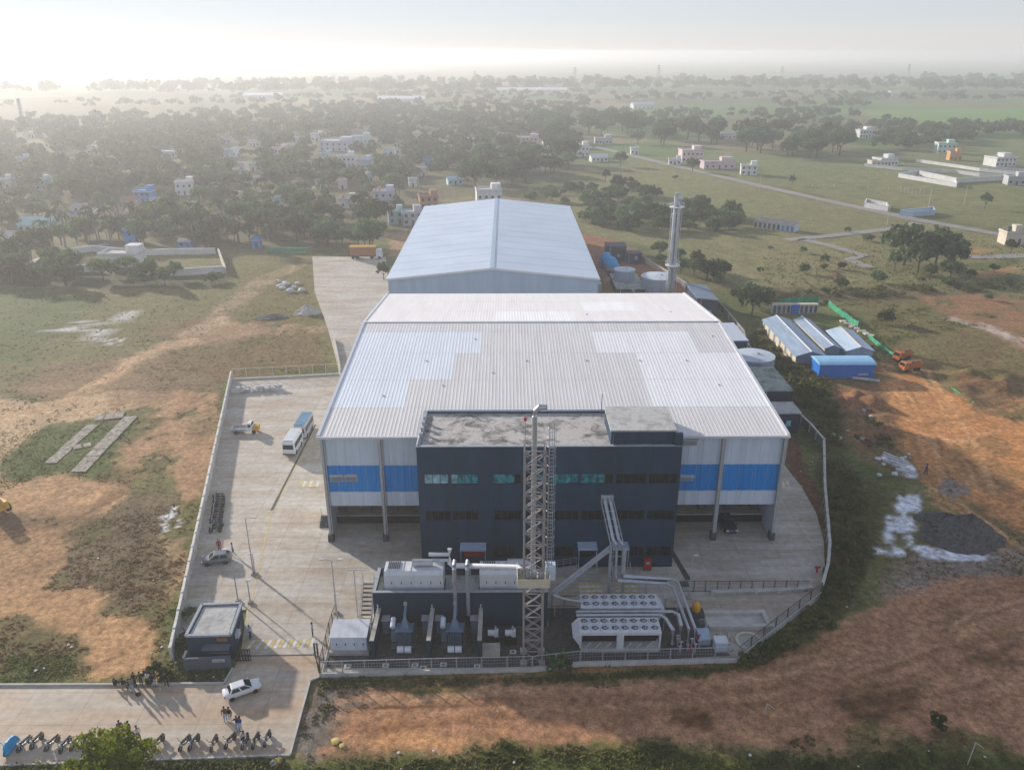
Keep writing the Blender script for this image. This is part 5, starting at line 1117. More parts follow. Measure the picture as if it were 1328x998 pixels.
def bus(label, loc, rz, L, roofm, bodym, h=2.75, w=2.0):
    t = thing('bus', label, 'bus'); W2 = w/2
    b = MB(); b.loft([[(x,y*.99,z) for y,z in ((-W2,.45),(-W2,h-.35),(-W2*.88,h-.06),(W2*.88,h-.06),(W2,h-.35),(W2,.45))] for x in (-L/2,L/2-.25)]+[[(L/2,y*.94,z) for y,z in ((-W2,.5),(-W2,h-.5),(-W2*.85,h-.2),(W2*.85,h-.2),(W2,h-.5),(W2,.5))]]); b.build('body', bodym, t)
    MB().box(-L/2+.1,L/2-.4,-W2*.85,W2*.85,h-.055,h+.02).build('roof', roofm, t)
    for i in range(5): MB().box(-L/2+.5+i*(L-1.2)/5,-L/2+.56+i*(L-1.2)/5,-W2*.86,W2*.86,h+.02,h+.05).build('roof_rib', bodym, t)
    MB().add([(L/2+.02,-W2*.84,1.35),(L/2+.02,W2*.84,1.35),(L/2+.015,W2*.8,h-.6),(L/2+.015,-W2*.8,h-.6)], [(0,1,2,3)]).build('windscreen', 'glass_dark', t)
    n = 6
    for s in (-1,1):
        for i in range(n):
            xa = -L/2+.3+i*(L-.7)/n; MB().box(xa+.05,xa+(L-.7)/n-.05,s*(W2+.004)-.01,s*(W2+.004)+.01,1.35,h-.55).build('side_window', 'glass_dark', t)
    for y in (-.7,.7): MB().obox((L/2+.01,y*W2,.75),(.08,.3,.2)).build('headlight', 'lamp_clear', t)
    MB().box(L/2-.02,L/2+.08,-W2*.95,W2*.95,.4,.6).build('bumper', 'steel_dark', t)
    put_wheels(t, [(x,y,.42) for x in (-L*.27,L*.3) for y in (-W2+.12,W2-.12)], .42, .25)
    t.location = loc; t.rotation_euler = (0,0,rz)
bus('small white bus facing the gate beside the storm drain', (-34.85,116.4,.05), -math.pi/2-.03, 5.0, 'machine_white', 'car_white'); bus('blue roofed bus parked right behind the small white bus', (-34.5,122.6,.05), -math.pi/2-.03, 5.6, 'bus_blue', 'steel_grey')
def flatbed(label, loc, rz):
    t = thing('pickup_truck', label, 'truck')
    bd = MB(); bd.box(-2.2,.5,-.85,.85,.62,.7); [bd.box(a,b,c,d,.7,1.02) for a,b,c,d in ((-2.2,.5,-.85,-.78),(-2.2,.5,.78,.85),(-2.2,-2.13,-.78,.78))]; bd.build('load_bed', 'steel_grey', t)
    MB().box(-2.1,1.9,-.35,.35,.42,.6).build('chassis', 'steel_dark', t)
    MB().loft([[(.55,-.8,.6),(1.45,-.8,.6),(1.45,.8,.6),(.55,.8,.6)],[(.55,-.8,1.3),(1.42,-.8,1.3),(1.42,.8,1.3),(.55,.8,1.3)],[(.6,-.7,1.95),(1.2,-.7,1.95),(1.2,.7,1.95),(.6,.7,1.95)]]).build('cab', 'car_white', t)
    MB().add([(1.40,-.7,1.33),(1.40,.7,1.33),(1.24,.62,1.88),(1.24,-.62,1.88)], [(0,1,2,3)]).build('windscreen', 'glass_dark', t)
    for s in (-1,1): MB().box(.7,1.2,s*.79-.02,s*.79+.02,1.3,1.75).build('side_window', 'glass_dark', t)
    MB().box(1.5,2.35,-.7,.7,.5,1.3).build('bonnet', 'truck_yellow', t)
    put_wheels(t, [(x,y,.36) for x in (-1.4,1.6) for y in (-.75,.75)], .36, .22); t.location = loc; t.rotation_euler = (0,0,rz)
flatbed('white flatbed pickup with yellow nose on the pale left yard', (-44.6,123.0,.05), .03)
lt = thing('box_truck', 'truck with rust orange box and yellow top at the far end of the rear yard', 'truck', (-43.8,247.2,.05))
bxm = MB().box(-48.9,-41.0,246.1,248.5,1.2,3.7).build('cargo_box', 'box_rust', lt); MB().box(-49.0,-40.9,246.0,248.6,3.7,4.0).build('top_tarpaulin', 'truck_yellow', bxm)
for i in range(9): MB().box(-48.8+i*.95,-48.7+i*.95,246.02,246.1,1.2,3.7).build('rib', 'box_rust', lt)
MB().loft([[(-40.8,246.2,.6),(-38.9,246.2,.6),(-38.9,248.4,.6),(-40.8,248.4,.6)],[(-40.8,246.2,2.9),(-39.2,246.2,2.9),(-39.2,248.4,2.9),(-40.8,248.4,2.9)]]).build('cab', 'machine_white', lt); MB().box(-48.8,-39,246.5,248.1,.75,1.2).build('chassis', 'steel_dark', lt)
put_wheels(lt, [Vector((x,y,.5)) - Vector((-43.8,247.2,.05)) for x in (-48,-46.8,-42.2,-39.8) for y in (246.3,248.3)], .5, .3)
def tipper(label, loc, rz, cabm='truck_orange'):
    t = thing('tipper_truck', label, 'truck')
    MB().loft([[(-3.0,-1.1,1.1),(.7,-1.1,1.1),(.7,1.1,1.1),(-3.0,1.1,1.1)],[(-3.3,-1.2,2.3),(.9,-1.2,2.3),(.9,1.2,2.3),(-3.3,1.2,2.3)]], caps=True).build('tipper_body', 'truck_orange', t)
    MB().loft([[(-3.0,-1.0,2.31),(.6,-1.0,2.31),(.6,1.0,2.31),(-3.0,1.0,2.31)],[(-2.2,-.5,2.8),(0,-.5,2.8),(0,.5,2.8),(-2.2,.5,2.8)]]).build('load', 'earth_red', t)
    MB().loft([[(1.0,-1.1,.6),(2.6,-1.1,.6),(2.6,1.1,.6),(1.0,1.1,.6)],[(1.0,-1.1,1.6),(2.6,-1.1,1.6),(2.6,1.1,1.6),(1.0,1.1,1.6)],[(1.1,-1.0,2.6),(2.3,-1.0,2.6),(2.3,1.0,2.6),(1.1,1.0,2.6)]]).build('cab', cabm, t)
    MB().add([(2.6,-.95,1.65),(2.6,.95,1.65),(2.36,.88,2.45),(2.36,-.88,2.45)], [(0,1,2,3)]).build('windscreen', 'glass_dark', t)
    MB().box(-3,2.5,-.5,.5,.6,1.05).build('chassis', 'steel_dark', t); put_wheels(t, [(x,y,.5) for x in (-2.2,-1.1,1.7) for y in (-.95,.95)], .5, .35); t.location = loc; t.rotation_euler = (0,0,rz); t.scale = (.75,.75,.75)
tipper('orange tipper truck with full body on the dirt track, nearer one', (82.1,150.9,0), math.pi+.25); tipper('orange tipper truck with full body behind its neighbour on the dirt track', (83.4,157.2,0), math.pi+.5)
g = G(-6,662); wl_ = thing('wheel_loader', 'yellow wheel loader half cut off at the left edge of the field', 'loader')
MB().loft([[(-2.4,-.9,.8),(.2,-.9,.8),(.2,.9,.8),(-2.4,.9,.8)],[(-2.3,-.8,1.9),(.2,-.8,1.9),(.2,.8,1.9),(-2.3,.8,1.9)]]).build('engine_cover', 'truck_yellow', wl_); MB().box(-.6,.8,-.7,.7,1.9,3.1).build('cab', 'glass_dark', wl_); MB().box(-.7,.9,-.8,.8,3.1,3.25).build('cab_roof', 'truck_yellow', wl_)
MB().box(.2,1.9,-.5,.5,.8,1.5).build('front_frame', 'truck_yellow', wl_)
for y in (-.5,.5): MB().bar((1.2,y,1.5),(2.9,y,.7),.2,.3).build('lift_arm', 'truck_yellow', wl_)
MB().loft([[(2.8,-1.3,.2),(3.6,-1.3,.1),(2.9,-1.3,1.1)],[(2.8,1.3,.2),(3.6,1.3,.1),(2.9,1.3,1.1)]]).build('bucket', 'steel_grey', wl_); put_wheels(wl_, [(x,y,.65) for x in (-1.6,1.3) for y in (-.95,.95)], .68, .45); wl_.location = (g[0],g[1],0); wl_.rotation_euler = (0,0,R(150))

# ------------------------------------------------------------------ motorcycles
def bike(label, loc, rz, bodym='black', seatm='rubber', group='motorbikes', cover=False, lean=.12):
    t = thing('motorcycle', label, 'motorcycle', group=group)
    n = 16
    for x in (-.62,.66):
        tm = MB(); rings = []
        for i in range(n):
            a = 2*math.pi*i/n; c = Vector((x+.27*math.cos(a), 0, .3+.27*math.sin(a)))
            e = Vector((math.cos(a),0,math.sin(a))); rings.append([c+e*.06,c+Vector((0,.06,0)),c-e*.06,c-Vector((0,.06,0))])
        rings.append(rings[0]); tm.loft(rings, caps=False); w = tm.build('wheel', 'rubber', t)
        MB().loft([[(x+.2*math.cos(2*math.pi*j/10), y, .3+.2*math.sin(2*math.pi*j/10)) for j in range(10)] for y in (-.015,.015)]).build('hub', 'steel_dark', w)
    MB().tube([(-.62,0,.32),(-.2,0,.38),(.25,0,.42),(.45,0,.85)], .05, 6).build('frame', 'steel_dark', t)
    MB().box(-.18,.22,-.13,.13,.28,.55).build('engine', 'steel_grey', t)
    MB().loft([[(-.05,-.12,.62),(.42,-.1,.68),(.42,.1,.68),(-.05,.12,.62)],[(-.02,-.14,.78),(.4,-.13,.84),(.4,.13,.84),(-.02,.14,.78)],[(.02,-.07,.88),(.36,-.07,.92),(.36,.07,.92),(.02,.07,.88)]]).build('fuel_tank', bodym, t)
    MB().loft([[(-.85,-.09,.74),(-.03,-.13,.68),(-.03,.13,.68),(-.85,.09,.74)],[(-.85,-.08,.83),(-.03,-.12,.8),(-.03,.12,.8),(-.85,.08,.83)]]).build('seat', seatm, t)
    MB().add([(-1.0,-.08,.55),(-.6,-.09,.66),(-.6,.09,.66),(-1.0,.08,.55),(-1.0,-.08,.5),(-.6,-.09,.6),(-.6,.09,.6),(-1.0,.08,.5)], [(0,1,2,3),(7,6,5,4),(0,4,5,1),(3,2,6,7)]).build('mudguard', bodym, t)
    for y in (-.08,.08): MB().bar((.66,y,.3),(.44,y,.98),.05).build('fork', 'steel_pale', t)
    MB().tube([(.30,-.36,1.02),(.44,-.15,1.0),(.44,.15,1.0),(.30,.36,1.02)], .025, 6).build('handlebar', 'steel_dark', t)
    MB().obox((.54,0,.88),(.14,.18,.18)).build('headlight', 'lamp_clear', t); MB().tube([(.1,-.16,.3),(-.75,-.18,.38)], .045, 6).build('exhaust', 'steel_dark', t)
    for s in (-1,1): m_ = MB(); m_.bar((.38,s*.28,1.02),(.36,s*.34,1.2),.015); m_.obox((.36,s*.35,1.23),(.03,.12,.08)); m_.build('mirror', 'steel_dark', t)
    if cover: MB().loft([[(x*q,y*q,z) for x,y in ((-.95,-.18),(.5,-.28),(.8,0),(.5,.28),(-.95,.18))] for q, z in ((1.12,.15),(1.05,.6),(.8,1.0),(.3,1.12))]).build('cover', 'tarp_blue', t)
    t.location = loc; t.rotation_euler = (lean,0,rz); return t
mat('bike_red', (.16,.01,.01), .35, var=.1); mat('bike_blue', (.015,.03,.10), .35, var=.1); mat('bike_grey', (.10,.10,.11), .35, var=.1)
cols = ['black','bike_blue','bike_red','bike_grey','black']
protos = [bike('x', (0,0,0), 0, c) for c in cols[:4]]
ORD = ['first','second','third','fourth','fifth','sixth','seventh','eighth','ninth','tenth','eleventh','twelfth','thirteenth','fourteenth','fifteenth','sixteenth']
used = set()
def place(k, loc, rz, label, group):
    if k not in used:
        used.add(k); o = protos[k]; o.location = loc; o['label'] = label; o['group'] = group
    else: o = dup(protos[k], None, loc, None, label, group)
    o.rotation_euler = (.12,0,rz); o.scale = (.92,.92,.92); return o
for i in range(14):
    f = i/13; x, y = lerp2((-39.3,92.2),(-42.0,101.2), f)
    place([0,0,3,1,0,2,0,3,0,0,1,0,0,3][i], (x+rnd.uniform(-.15,.15), y, .05), math.pi+rnd.uniform(-.12,.12), ORD[i]+' dark motorbike of the tight row by the boundary wall, counted from the grey car', 'motorbikes in the tight row inside the wall')
row = [(32,970,0),(48,966,0),(68,969,3),(85,971,1),(100,968,2),(113,965,0),(206,968,0),(240,969,0),(252,968,1),(278,969,2),(299,966,0),(318,967,1),(332,966,0),(347,963,3)]
for i, (px, py, k) in enumerate(row):
    g = G(px, py); place(k, (g[0], g[1]+.15, .03), -math.pi/2-.25+rnd.uniform(-.18,.18), ORD[i]+' bike after the blue covered one in the loose row along the near road edge', 'motorbikes along the near road edge')
bike('motorbike under a bright blue cover at the left end of the roadside row', (*G(15,972),.03), -math.pi/2-.1, 'bike_blue', cover=True, group='motorbikes along the near road edge')

# ------------------------------------------------------------------ people
def skin_body(edges, verts, radii):
    me_ = bpy.data.meshes.new('b'); me_.from_pydata(verts, edges, []); o = bpy.data.objects.new('b', me_); COL.objects.link(o)
    md = o.modifiers.new('s', 'SKIN'); sb = o.modifiers.new('d', 'SUBSURF'); sb.levels = 1; sb.render_levels = 1
    for v, r_ in zip(me_.skin_vertices[0].data, radii): v.radius = (r_, r_)
    me_.skin_vertices[0].data[0].use_root = True
    dg = bpy.context.evaluated_depsgraph_get(); ev = o.evaluated_get(dg).to_mesh()
    V = [tuple(v.co) for v in ev.vertices]; F = [tuple(p.vertices) for p in ev.polygons]
    o.evaluated_get(dg).to_mesh_clear(); bpy.data.objects.remove(o); return V, F
def pose(kind):
    # joints: 0 pelvis 1 waist 2 chest 3 neck 4 chin 5 crown | legs | arms ; facing -Y
    if kind == 'sit':
        V = [(0,0,.22),(0,-.02,.38),(0,-.05,.58),(0,-.06,.74),(0,-.10,.80),(0,-.10,.93)]
        legs = [[(s*.1,-.02,.2),(s*.16,-.38,.48),(s*.14,-.42,.08),(s*.15,-.56,.04)] for s in (-1,1)]
        arms = [[(s*.19,-.05,.66),(s*.26,-.2,.46),(s*.12,-.38,.5),(s*.08,-.44,.5)] for s in (-1,1)]
    elif kind == 'ride':
        V = [(0,.05,.85),(0,0,1.0),(0,-.08,1.22),(0,-.12,1.4),(0,-.16,1.46),(0,-.16,1.6)]
        legs = [[(s*.1,.03,.83),(s*.2,-.32,.74),(s*.22,-.15,.34),(s*.23,-.32,.28)] for s in (-1,1)]
        arms = [[(s*.2,-.09,1.32),(s*.3,-.25,1.08),(s*.3,-.48,1.03),(s*.3,-.54,1.03)] for s in (-1,1)]
    else:
        V = [(0,0,.92),(0,0,1.08),(0,-.01,1.28),(0,0,1.47),(0,-.02,1.53),(0,-.02,1.69)]
        st = .10 if kind == 'walk' else 0
        legs = [[(s*.09,0,.88),(s*.10,-.02-s*st,.49),(s*.11,.02-s*st*1.8,.09),(s*.12,-.14-s*st*1.8,.04)] for s in (-1,1)]
        if kind == 'hips': arms = [[(s*.19,0,1.41),(s*.36,.06,1.18),(s*.20,-.06,1.0),(s*.15,-.08,.98)] for s in (-1,1)]
        elif kind == 'up': arms = [[(s*.19,0,1.41),(s*.34,-.08,1.42),(s*.18,-.12,1.62),(s*.12,-.12,1.66)] for s in (-1,1)]
        else: arms = [[(s*.19,0,1.41),(s*.25,.03,1.15),(s*.26,-.06+s*st*.7,.92),(s*.25,-.09+s*st*.7,.80)] for s in (-1,1)]
    rad = [.135,.125,.15,.06,.085,.075]; E = [(0,1),(1,2),(2,3),(3,4),(4,5)]; v = list(V); r_ = list(rad); tags = ['p','t','t','n','h','h']
    for l in legs:
        b = len(v); v += l; r_ += [.095,.07,.05,.042]; tags += ['l']*3+['f']; E += [(0,b),(b,b+1),(b+1,b+2),(b+2,b+3)]
    for a in arms:
        b = len(v); v += a; r_ += [.065,.05,.038,.032]; tags += ['t','a','a','a']; E += [(2,b),(b,b+1),(b+1,b+2),(b+2,b+3)]
    return v, E, r_, tags
BODY = {}
def body_data(kind):
    if kind in BODY: return BODY[kind]
    v, E, r_, tags = pose(kind); BV, BF = skin_body(E, v, r_)
    J = np.array(v); out = []
    for f in BF:
        c = np.mean([BV[i] for i in f], 0); k = int(np.argmin(np.linalg.norm(J-c, axis=1))); out.append(tags[k])
    BODY[kind] = (BV, BF, out, v); return BODY[kind]
mat('skin', (.24,.13,.08), .6, var=.05); mat('hair', (.012,.010,.010), .6, var=.1)
for nm, c in (('c_white',(.62,.62,.62)),('c_black',(.015,.015,.018)),('c_navy',(.02,.03,.07)),('c_blue',(.02,.07,.32)),('c_red',(.32,.02,.03)),('c_sky',(.30,.42,.58)),('c_brown',(.09,.05,.035)),('c_khaki',(.32,.27,.19)),('c_grey',(.18,.18,.19)),('c_purple',(.07,.04,.12))): mat(nm, c, .85, var=.12, scale=6)
def person(px, py, kind, shirt, trouser, label, rz, z=.03, group=None, xy=None, s=1.06):
    g = xy or G(px, py); BV, BF, tg, J = body_data(kind)
    t = thing('person', label, 'person', (g[0], g[1], z), rz, group)
    mi = {'t':0,'a':3 if kind == 'none' else 0,'p':1,'l':1,'f':2,'n':3,'h':3}; mb = MB(); mb.v = list(BV); mb.f = list(BF); mb.m = [mi[q] for q in tg]
    # bare hands: faces near the last arm joints
    for i, f in enumerate(BF):
        c = np.mean([BV[k] for k in f], 0)
        for h_ in (J[-1], J[-5]):
            if np.linalg.norm(c-np.array(h_)) < .09: mb.m[i] = 3
    me_ = mb.mesh('body', [shirt, trouser, 'black', 'skin'], (0,0,0), True); o = piece('body', me_, t)
    c = J[5]; hd = Vector(c) + Vector((0,.015,-.01)); hb = MB()
    hb.loft([[(hd.x+q*math.cos(2*math.pi*j/10), hd.y+q*1.15*math.sin(2*math.pi*j/10)+(.02 if k < 2 else 0), hd.z+z_) for j in range(10)] for k, (q, z_) in enumerate(((.075,-.07),(.095,-.02),(.092,.04),(.06,.085),(.01,.1)))]); hb.build  # hair cap
    piece('hair', hb.mesh('hair', 'hair', (0,0,0), True), t); t.scale = (s,s,s); return t
P_ = person
KG = 'people along the road kerb'
P_(149,891,'sit','c_black','c_navy','person in black sitting on the kerb, leftmost of the seated people',2.6,.12,KG); P_(159.5,890.5,'sit','c_black','c_grey','person in dark clothes sitting on the kerb, in the middle of the three seated',3.0,.12,KG); P_(168,890.5,'sit','c_navy','c_black','person in navy sitting on the kerb nearest the standing group',.4,.12,KG)
P_(173,898,'stand','c_grey','c_sky','person in grey with pale blue trousers standing on the road before the seated group',2.8,.03,KG); P_(176,890,'hips','c_black','c_black','person all in black with hands on hips at the left of the standing group',-.3,.03,KG); P_(184,889,'walk','c_navy','c_brown','person in navy shirt and brown trousers in the standing group',.4,.03,KG)
P_(194,889,'stand','c_white','c_grey','person in a white shirt beside the kerb bush',-.2,.03,KG); P_(201,890,'hips','c_black','c_sky','person in black shirt and pale trousers next to the white shirted one',.2,.03,KG); P_(216.5,889,'walk','c_black','c_black','person all in black standing apart at the right end of the kerb group',.6,.03,KG)
RGp = 'people on the outer road'
P_(158,953,'stand','c_purple','c_purple','person in purple standing behind the foreground tree, leftmost of three',.3,.03,RGp); P_(169.5,954,'up','c_black','c_navy','person in black with raised elbows behind the foreground tree',-.4,.03,RGp); P_(180.5,960,'walk','c_white','c_black','person in white shirt and dark trousers behind the foreground tree',.9,.03,RGp)
P_(293,935,'stand','c_brown','c_sky','person in brown shirt beside the white car, left of the pair',.2,.03,RGp); P_(299,935.5,'stand','c_black','c_white','person in black shirt and pale trousers beside the white car, right of the pair',-.3,.03,RGp)
P_(309,947,'up','c_navy','c_sky','person in navy with raised arms near the parked bikes, left of the pair',.5,.03,RGp); P_(313,947.5,'up','c_blue','c_white','person in bright blue shirt with raised arms near the parked bikes',-.5,.03,RGp); P_(0,0,'ride','c_white','c_black','person in white shirt sitting on a parked motorbike',-.25,.05,RGp,xy=(G(318,967)[0],G(318,967)[1]+.25))
P_(325,828,'stand','c_sky','c_navy','guard in pale blue shirt and navy trousers beside the guard house',1.2,.05); P_(406,824.5,'stand','c_sky','c_black','guard in pale blue shirt standing alone on the striped crossing',-1.4,.05)
P_(285,714.5,'stand','c_red','c_red','person in dark red standing behind the grey hatchback',.2,.05); P_(302.5,719.5,'walk','c_sky','c_grey','person in pale blue shirt walking beside the grey hatchback',2.2,.05); P_(1200,615,'walk','c_blue','c_black','person in blue walking alone on the orange dirt track',.5,0)
g = G(179.5,901); tag(MB().loft([[(g[0]+q*.3*math.cos(j*.785), g[1]+q*.2*math.sin(j*.785), z) for j in range(8)] for q, z in ((.9,.03),(1,.15),(.6,.3),(.2,.34))]).build('bag', 'c_black'), 'dark bag lying on the road before the seated people', 'bag')

# ------------------------------------------------------------------ foliage
def leaf_mat(name, rgb, tip, rand=.30, scale=.5):
    m = bpy.data.materials.new(name); m.use_nodes = True; n = m.node_tree.nodes; l = m.node_tree.links; n.clear(); MAT[name] = m
    out = n.new('ShaderNodeOutputMaterial'); df = n.new('ShaderNodeBsdfDiffuse'); tr = n.new('ShaderNodeBsdfTranslucent'); mx = n.new('ShaderNodeMixShader'); mx.inputs[0].default_value = .42
    g = n.new('ShaderNodeNewGeometry'); no = n.new('ShaderNodeTexNoise'); no.inputs['Scale'].default_value = scale; no.inputs['Detail'].default_value = 4; l.new(g.outputs['Position'], no.inputs['Vector'])
    cm = n.new('ShaderNodeMix'); cm.data_type = 'RGBA'; cm.inputs['A'].default_value = (*rgb,1); cm.inputs['B'].default_value = (*tip,1)
    r_ = n.new('ShaderNodeMapRange'); r_.inputs['From Min'].default_value = .3; r_.inputs['From Max'].default_value = .7; l.new(no.outputs['Fac'], r_.inputs['Value']); l.new(r_.outputs[0], cm.inputs['Factor'])
    oi = n.new('ShaderNodeObjectInfo'); h = n.new('ShaderNodeHueSaturation'); a = n.new('ShaderNodeMapRange'); a.inputs['To Min'].default_value = 1-rand*1.5; a.inputs['To Max'].default_value = 1+rand*1.5
    b = n.new('ShaderNodeMapRange'); b.inputs['To Min'].default_value = .5-.045; b.inputs['To Max'].default_value = .5+.03
    l.new(oi.outputs['Random'], a.inputs['Value']); l.new(oi.outputs['Random'], b.inputs['Value']); l.new(a.outputs[0], h.inputs['Value']); l.new(b.outputs[0], h.inputs['Hue']); l.new(cm.outputs['Result'], h.inputs['Color'])
    l.new(h.outputs[0], df.inputs['Color']); l.new(h.outputs[0], tr.inputs['Color']); l.new(df.outputs[0], mx.inputs[1]); l.new(tr.outputs[0], mx.inputs[2]); l.new(mx.outputs[0], out.inputs['Surface'])
leaf_mat('leaf_dark', (.052,.090,.040), (.125,.170,.066)); leaf_mat('leaf_mid', (.065,.105,.040), (.13,.175,.062)); leaf_mat('leaf_scrub', (.075,.12,.048), (.14,.20,.075)); leaf_mat('leaf_palm', (.075,.11,.045), (.15,.18,.075)); leaf_mat('leaf_fore', (.11,.145,.014), (.33,.31,.028), .02, 1.4)
leaf_mat('weed', (.085,.115,.036), (.23,.225,.090), .02, .35); leaf_mat('dry_grass', (.20,.155,.08), (.32,.25,.13), .02, .6)
_lr = np.random.RandomState(3)
def leaf_cloud(centres, radii, per, size, flat=.8):
    C = np.repeat(np.array(centres, float), per, 0); Rr = np.repeat(np.array(radii, float), per); n = len(C)
    d = _lr.normal(size=(n,3)); d /= np.linalg.norm(d, axis=1)[:,None]; d[:,2] *= flat
    P = C + d*(Rr*(.55+.5*_lr.rand(n)))[:,None]
    nrm = d + .6*_lr.normal(size=(n,3)); nrm /= np.linalg.norm(nrm, axis=1)[:,None]
    a = np.cross(nrm, _lr.normal(size=(n,3))); a /= np.linalg.norm(a, axis=1)[:,None]; b = np.cross(nrm, a)
    s = (size*(.6+.8*_lr.rand(n)))[:,None]*.5
    Q = np.stack([P-a*s-b*s*.35, P+b*s*.9-a*s*.1, P+a*s+b*s*.2, P-b*s*.9+a*s*.15], 1)
    return Q.reshape(-1,3)
def quads_mesh(name, Q, m):
    me_ = bpy.data.meshes.new(name); n = len(Q)//4; me_.vertices.add(len(Q)); me_.vertices.foreach_set('co', Q.astype(np.float32).ravel()); me_.loops.add(len(Q)); me_.loops.foreach_set('vertex_index', np.arange(len(Q), dtype=np.int32))
    me_.polygons.add(n); me_.polygons.foreach_set('loop_start', (np.arange(n)*4).astype(np.int32)); me_.update(calc_edges=True); me_.materials.append(MAT[m]); return me_
def crown_pts(rx, rz, zc, k, seed):
    r_ = np.random.RandomState(seed); c = []; rad = []
    for i in range(k):
        d = r_.normal(size=3); d /= np.linalg.norm(d); q = .45+.5*r_.rand()
        if d[2] < -.35: d[2] *= -.5
        c.append((d[0]*rx*q, d[1]*rx*q, zc+d[2]*rz*q)); rad.append(rx*(.22+.16*r_.rand()))
    return c, rad
def trunk(h, r, spread, seed):
    r_ = random.Random(seed); mb = MB(); top = (r_.uniform(-.3,.3), r_.uniform(-.3,.3), h); mb.tube([(0,0,-.3),(top[0]*.4,top[1]*.4,h*.5),top], r, 7, r2=r*.55)
    for i in range(5):
        a = i*1.26+r_.random(); mb.tube([(top[0]*.7,top[1]*.7,h*.75),(math.cos(a)*spread*.5,math.sin(a)*spread*.5,h*1.15),(math.cos(a)*spread,math.sin(a)*spread,h*1.5)], r*.45, 5, r2=r*.12)
    return mb.mesh('trunk', 'bark')
PROTO = {}
def proto(key, rx, rz, zc, k, per, size, m, th, tr_):
    c, rad = crown_pts(rx, rz, zc, k, hash(key) % 1000 if False else sum(map(ord, key))); PROTO[key] = (quads_mesh('crown', leaf_cloud(c, rad, per, size), m), trunk(th, tr_, rx*.55, sum(map(ord, key))))
proto('broad_a', 4.2, 3.0, 4.6, 34, 26, .85, 'leaf_dark', 3.0, .28); proto('broad_b', 5.4, 3.2, 5.2, 46, 26, .95, 'leaf_dark', 3.4, .36); proto('broad_c', 3.0, 2.6, 4.0, 26, 24, .7, 'leaf_mid', 2.4, .2); proto('broad_d', 4.6, 2.3, 4.4, 36, 26, .85, 'leaf_mid', 3.0, .28)
proto('broad_e', 2.5, 4.0, 5.6, 34, 26, .7, 'leaf_mid', 3.6, .24); proto('broad_f', 3.8, 2.8, 4.2, 34, 26, .75, 'leaf_scrub', 2.8, .26); proto('broad_g', 3.2, 3.2, 4.6, 20, 24, .7, 'leaf_dark', 3.2, .22)
proto('scrub_a', 2.6, 1.5, 1.7, 24, 26, .6, 'leaf_scrub', 1.0, .12); proto('scrub_b', 2.0, 1.2, 1.3, 18, 24, .5, 'leaf_scrub', .8, .1); proto('bush', 1.3, .9, .9, 14, 26, .36, 'leaf_mid', .5, .06)
def palm_proto(key, h, seed):
    r_ = random.Random(seed); bx, by = r_.uniform(-.8,.8), r_.uniform(-.8,.8); mb = MB(); mb.tube([(0,0,-.3),(bx*.3,by*.3,h*.5),(bx,by,h)], .2, 7, r2=.13); F = []
    for i in range(17):
        a = i*2.4+r_.random()*.5; L = r_.uniform(2.2,3.2); up = r_.uniform(-.1,.9); prev = None
        for j in range(6):
            t0, t1 = j/6, (j+1)/6
            def pt(t, off=0): 
                rr = L*t; z = h+up*rr-1.5*t*t*L*.6; return np.array((bx+math.cos(a)*rr-math.sin(a)*off, by+math.sin(a)*rr+math.cos(a)*off, z-abs(off)*.5))
            w0, w1 = .45*(1-t0*.6), .45*(1-t1*.6)
            F += [pt(t0), pt(t0+.03,w0), pt(t1+.02,w1*.9), pt(t1)]; F += [pt(t0), pt(t1), pt(t1+.02,-w1*.9), pt(t0+.03,-w0)]
    PROTO[key] = (quads_mesh('crown', np.array(F), 'leaf_palm'), mb.mesh('trunk', 'palm_bark'))
palm_proto('palm_a', 7.5, 1); palm_proto('palm_b', 9.0, 2); palm_proto('palm_c', 6.0, 3)
def tree(name, key, x, y, s, label, group=None, cat='tree', z=-.1):
    t = thing(name, label, cat, (x, y, z), rnd.uniform(0,6.28), group); c, k = PROTO[key]
    piece('crown', c, t); piece('trunk', k, t); t.scale = (s, s, s*rnd.uniform(.85,1.15)); return t
def inpoly(x, y, pl):
    c = False
    for i in range(len(pl)):
        (ax, ay), (bx, by) = pl[i], pl[(i+1) % len(pl)]
        if (ay > y) != (by > y) and x < (bx-ax)*(y-ay)/(by-ay)+ax: c = not c
    return c
HOUSES = []      # filled below: pixel boxes kept clear of trees
def clear_of(px, py):
    return all(not (a-3 < px < b+3 and c-2 < py < d+15) for a, b, c, d in HOUSES)
def scatter(pl, n, fn):
    xs = [p[0] for p in pl]; ys = [p[1] for p in pl]; k = 0; g = 0
    while k < n and g < n*40:
        g += 1; px, py = rnd.uniform(min(xs),max(xs)), rnd.uniform(min(ys),max(ys))
        if inpoly(px, py, pl) and clear_of(px, py): fn(px, py); k += 1

# ------------------------------------------------------------------ houses of the village and the plots on the right
HC = {'white':(.66,.66,.65),'sky':(.22,.45,.66),'blue':(.06,.25,.58),'aqua':(.20,.50,.52),'cyan':(.28,.56,.64),'pink':(.62,.42,.44),'lilac':(.45,.45,.62),'cream':(.62,.56,.45),'orange':(.55,.28,.12),'brick':(.40,.20,.13),'grey':(.42,.43,.45),'mint':(.38,.62,.52),'yellow':(.60,.46,.14),'rose':(.55,.35,.38)}
for k_, c_ in HC.items(): mat('wall_'+k_, tuple(q*.62+.62*.38 for q in c_) if k_ in ('pink','rose','lilac','sky','cyan','aqua','mint') else c_, .85, var=.08, scale=.4)
mat('slab_top', (.45,.44,.42), .9, var=.2, scale=.4); mat('sheet_top', (.36,.35,.35), .8, var=.2, scale=.4); mat('tile_top', (.30,.14,.09), .85, var=.2, scale=.5)
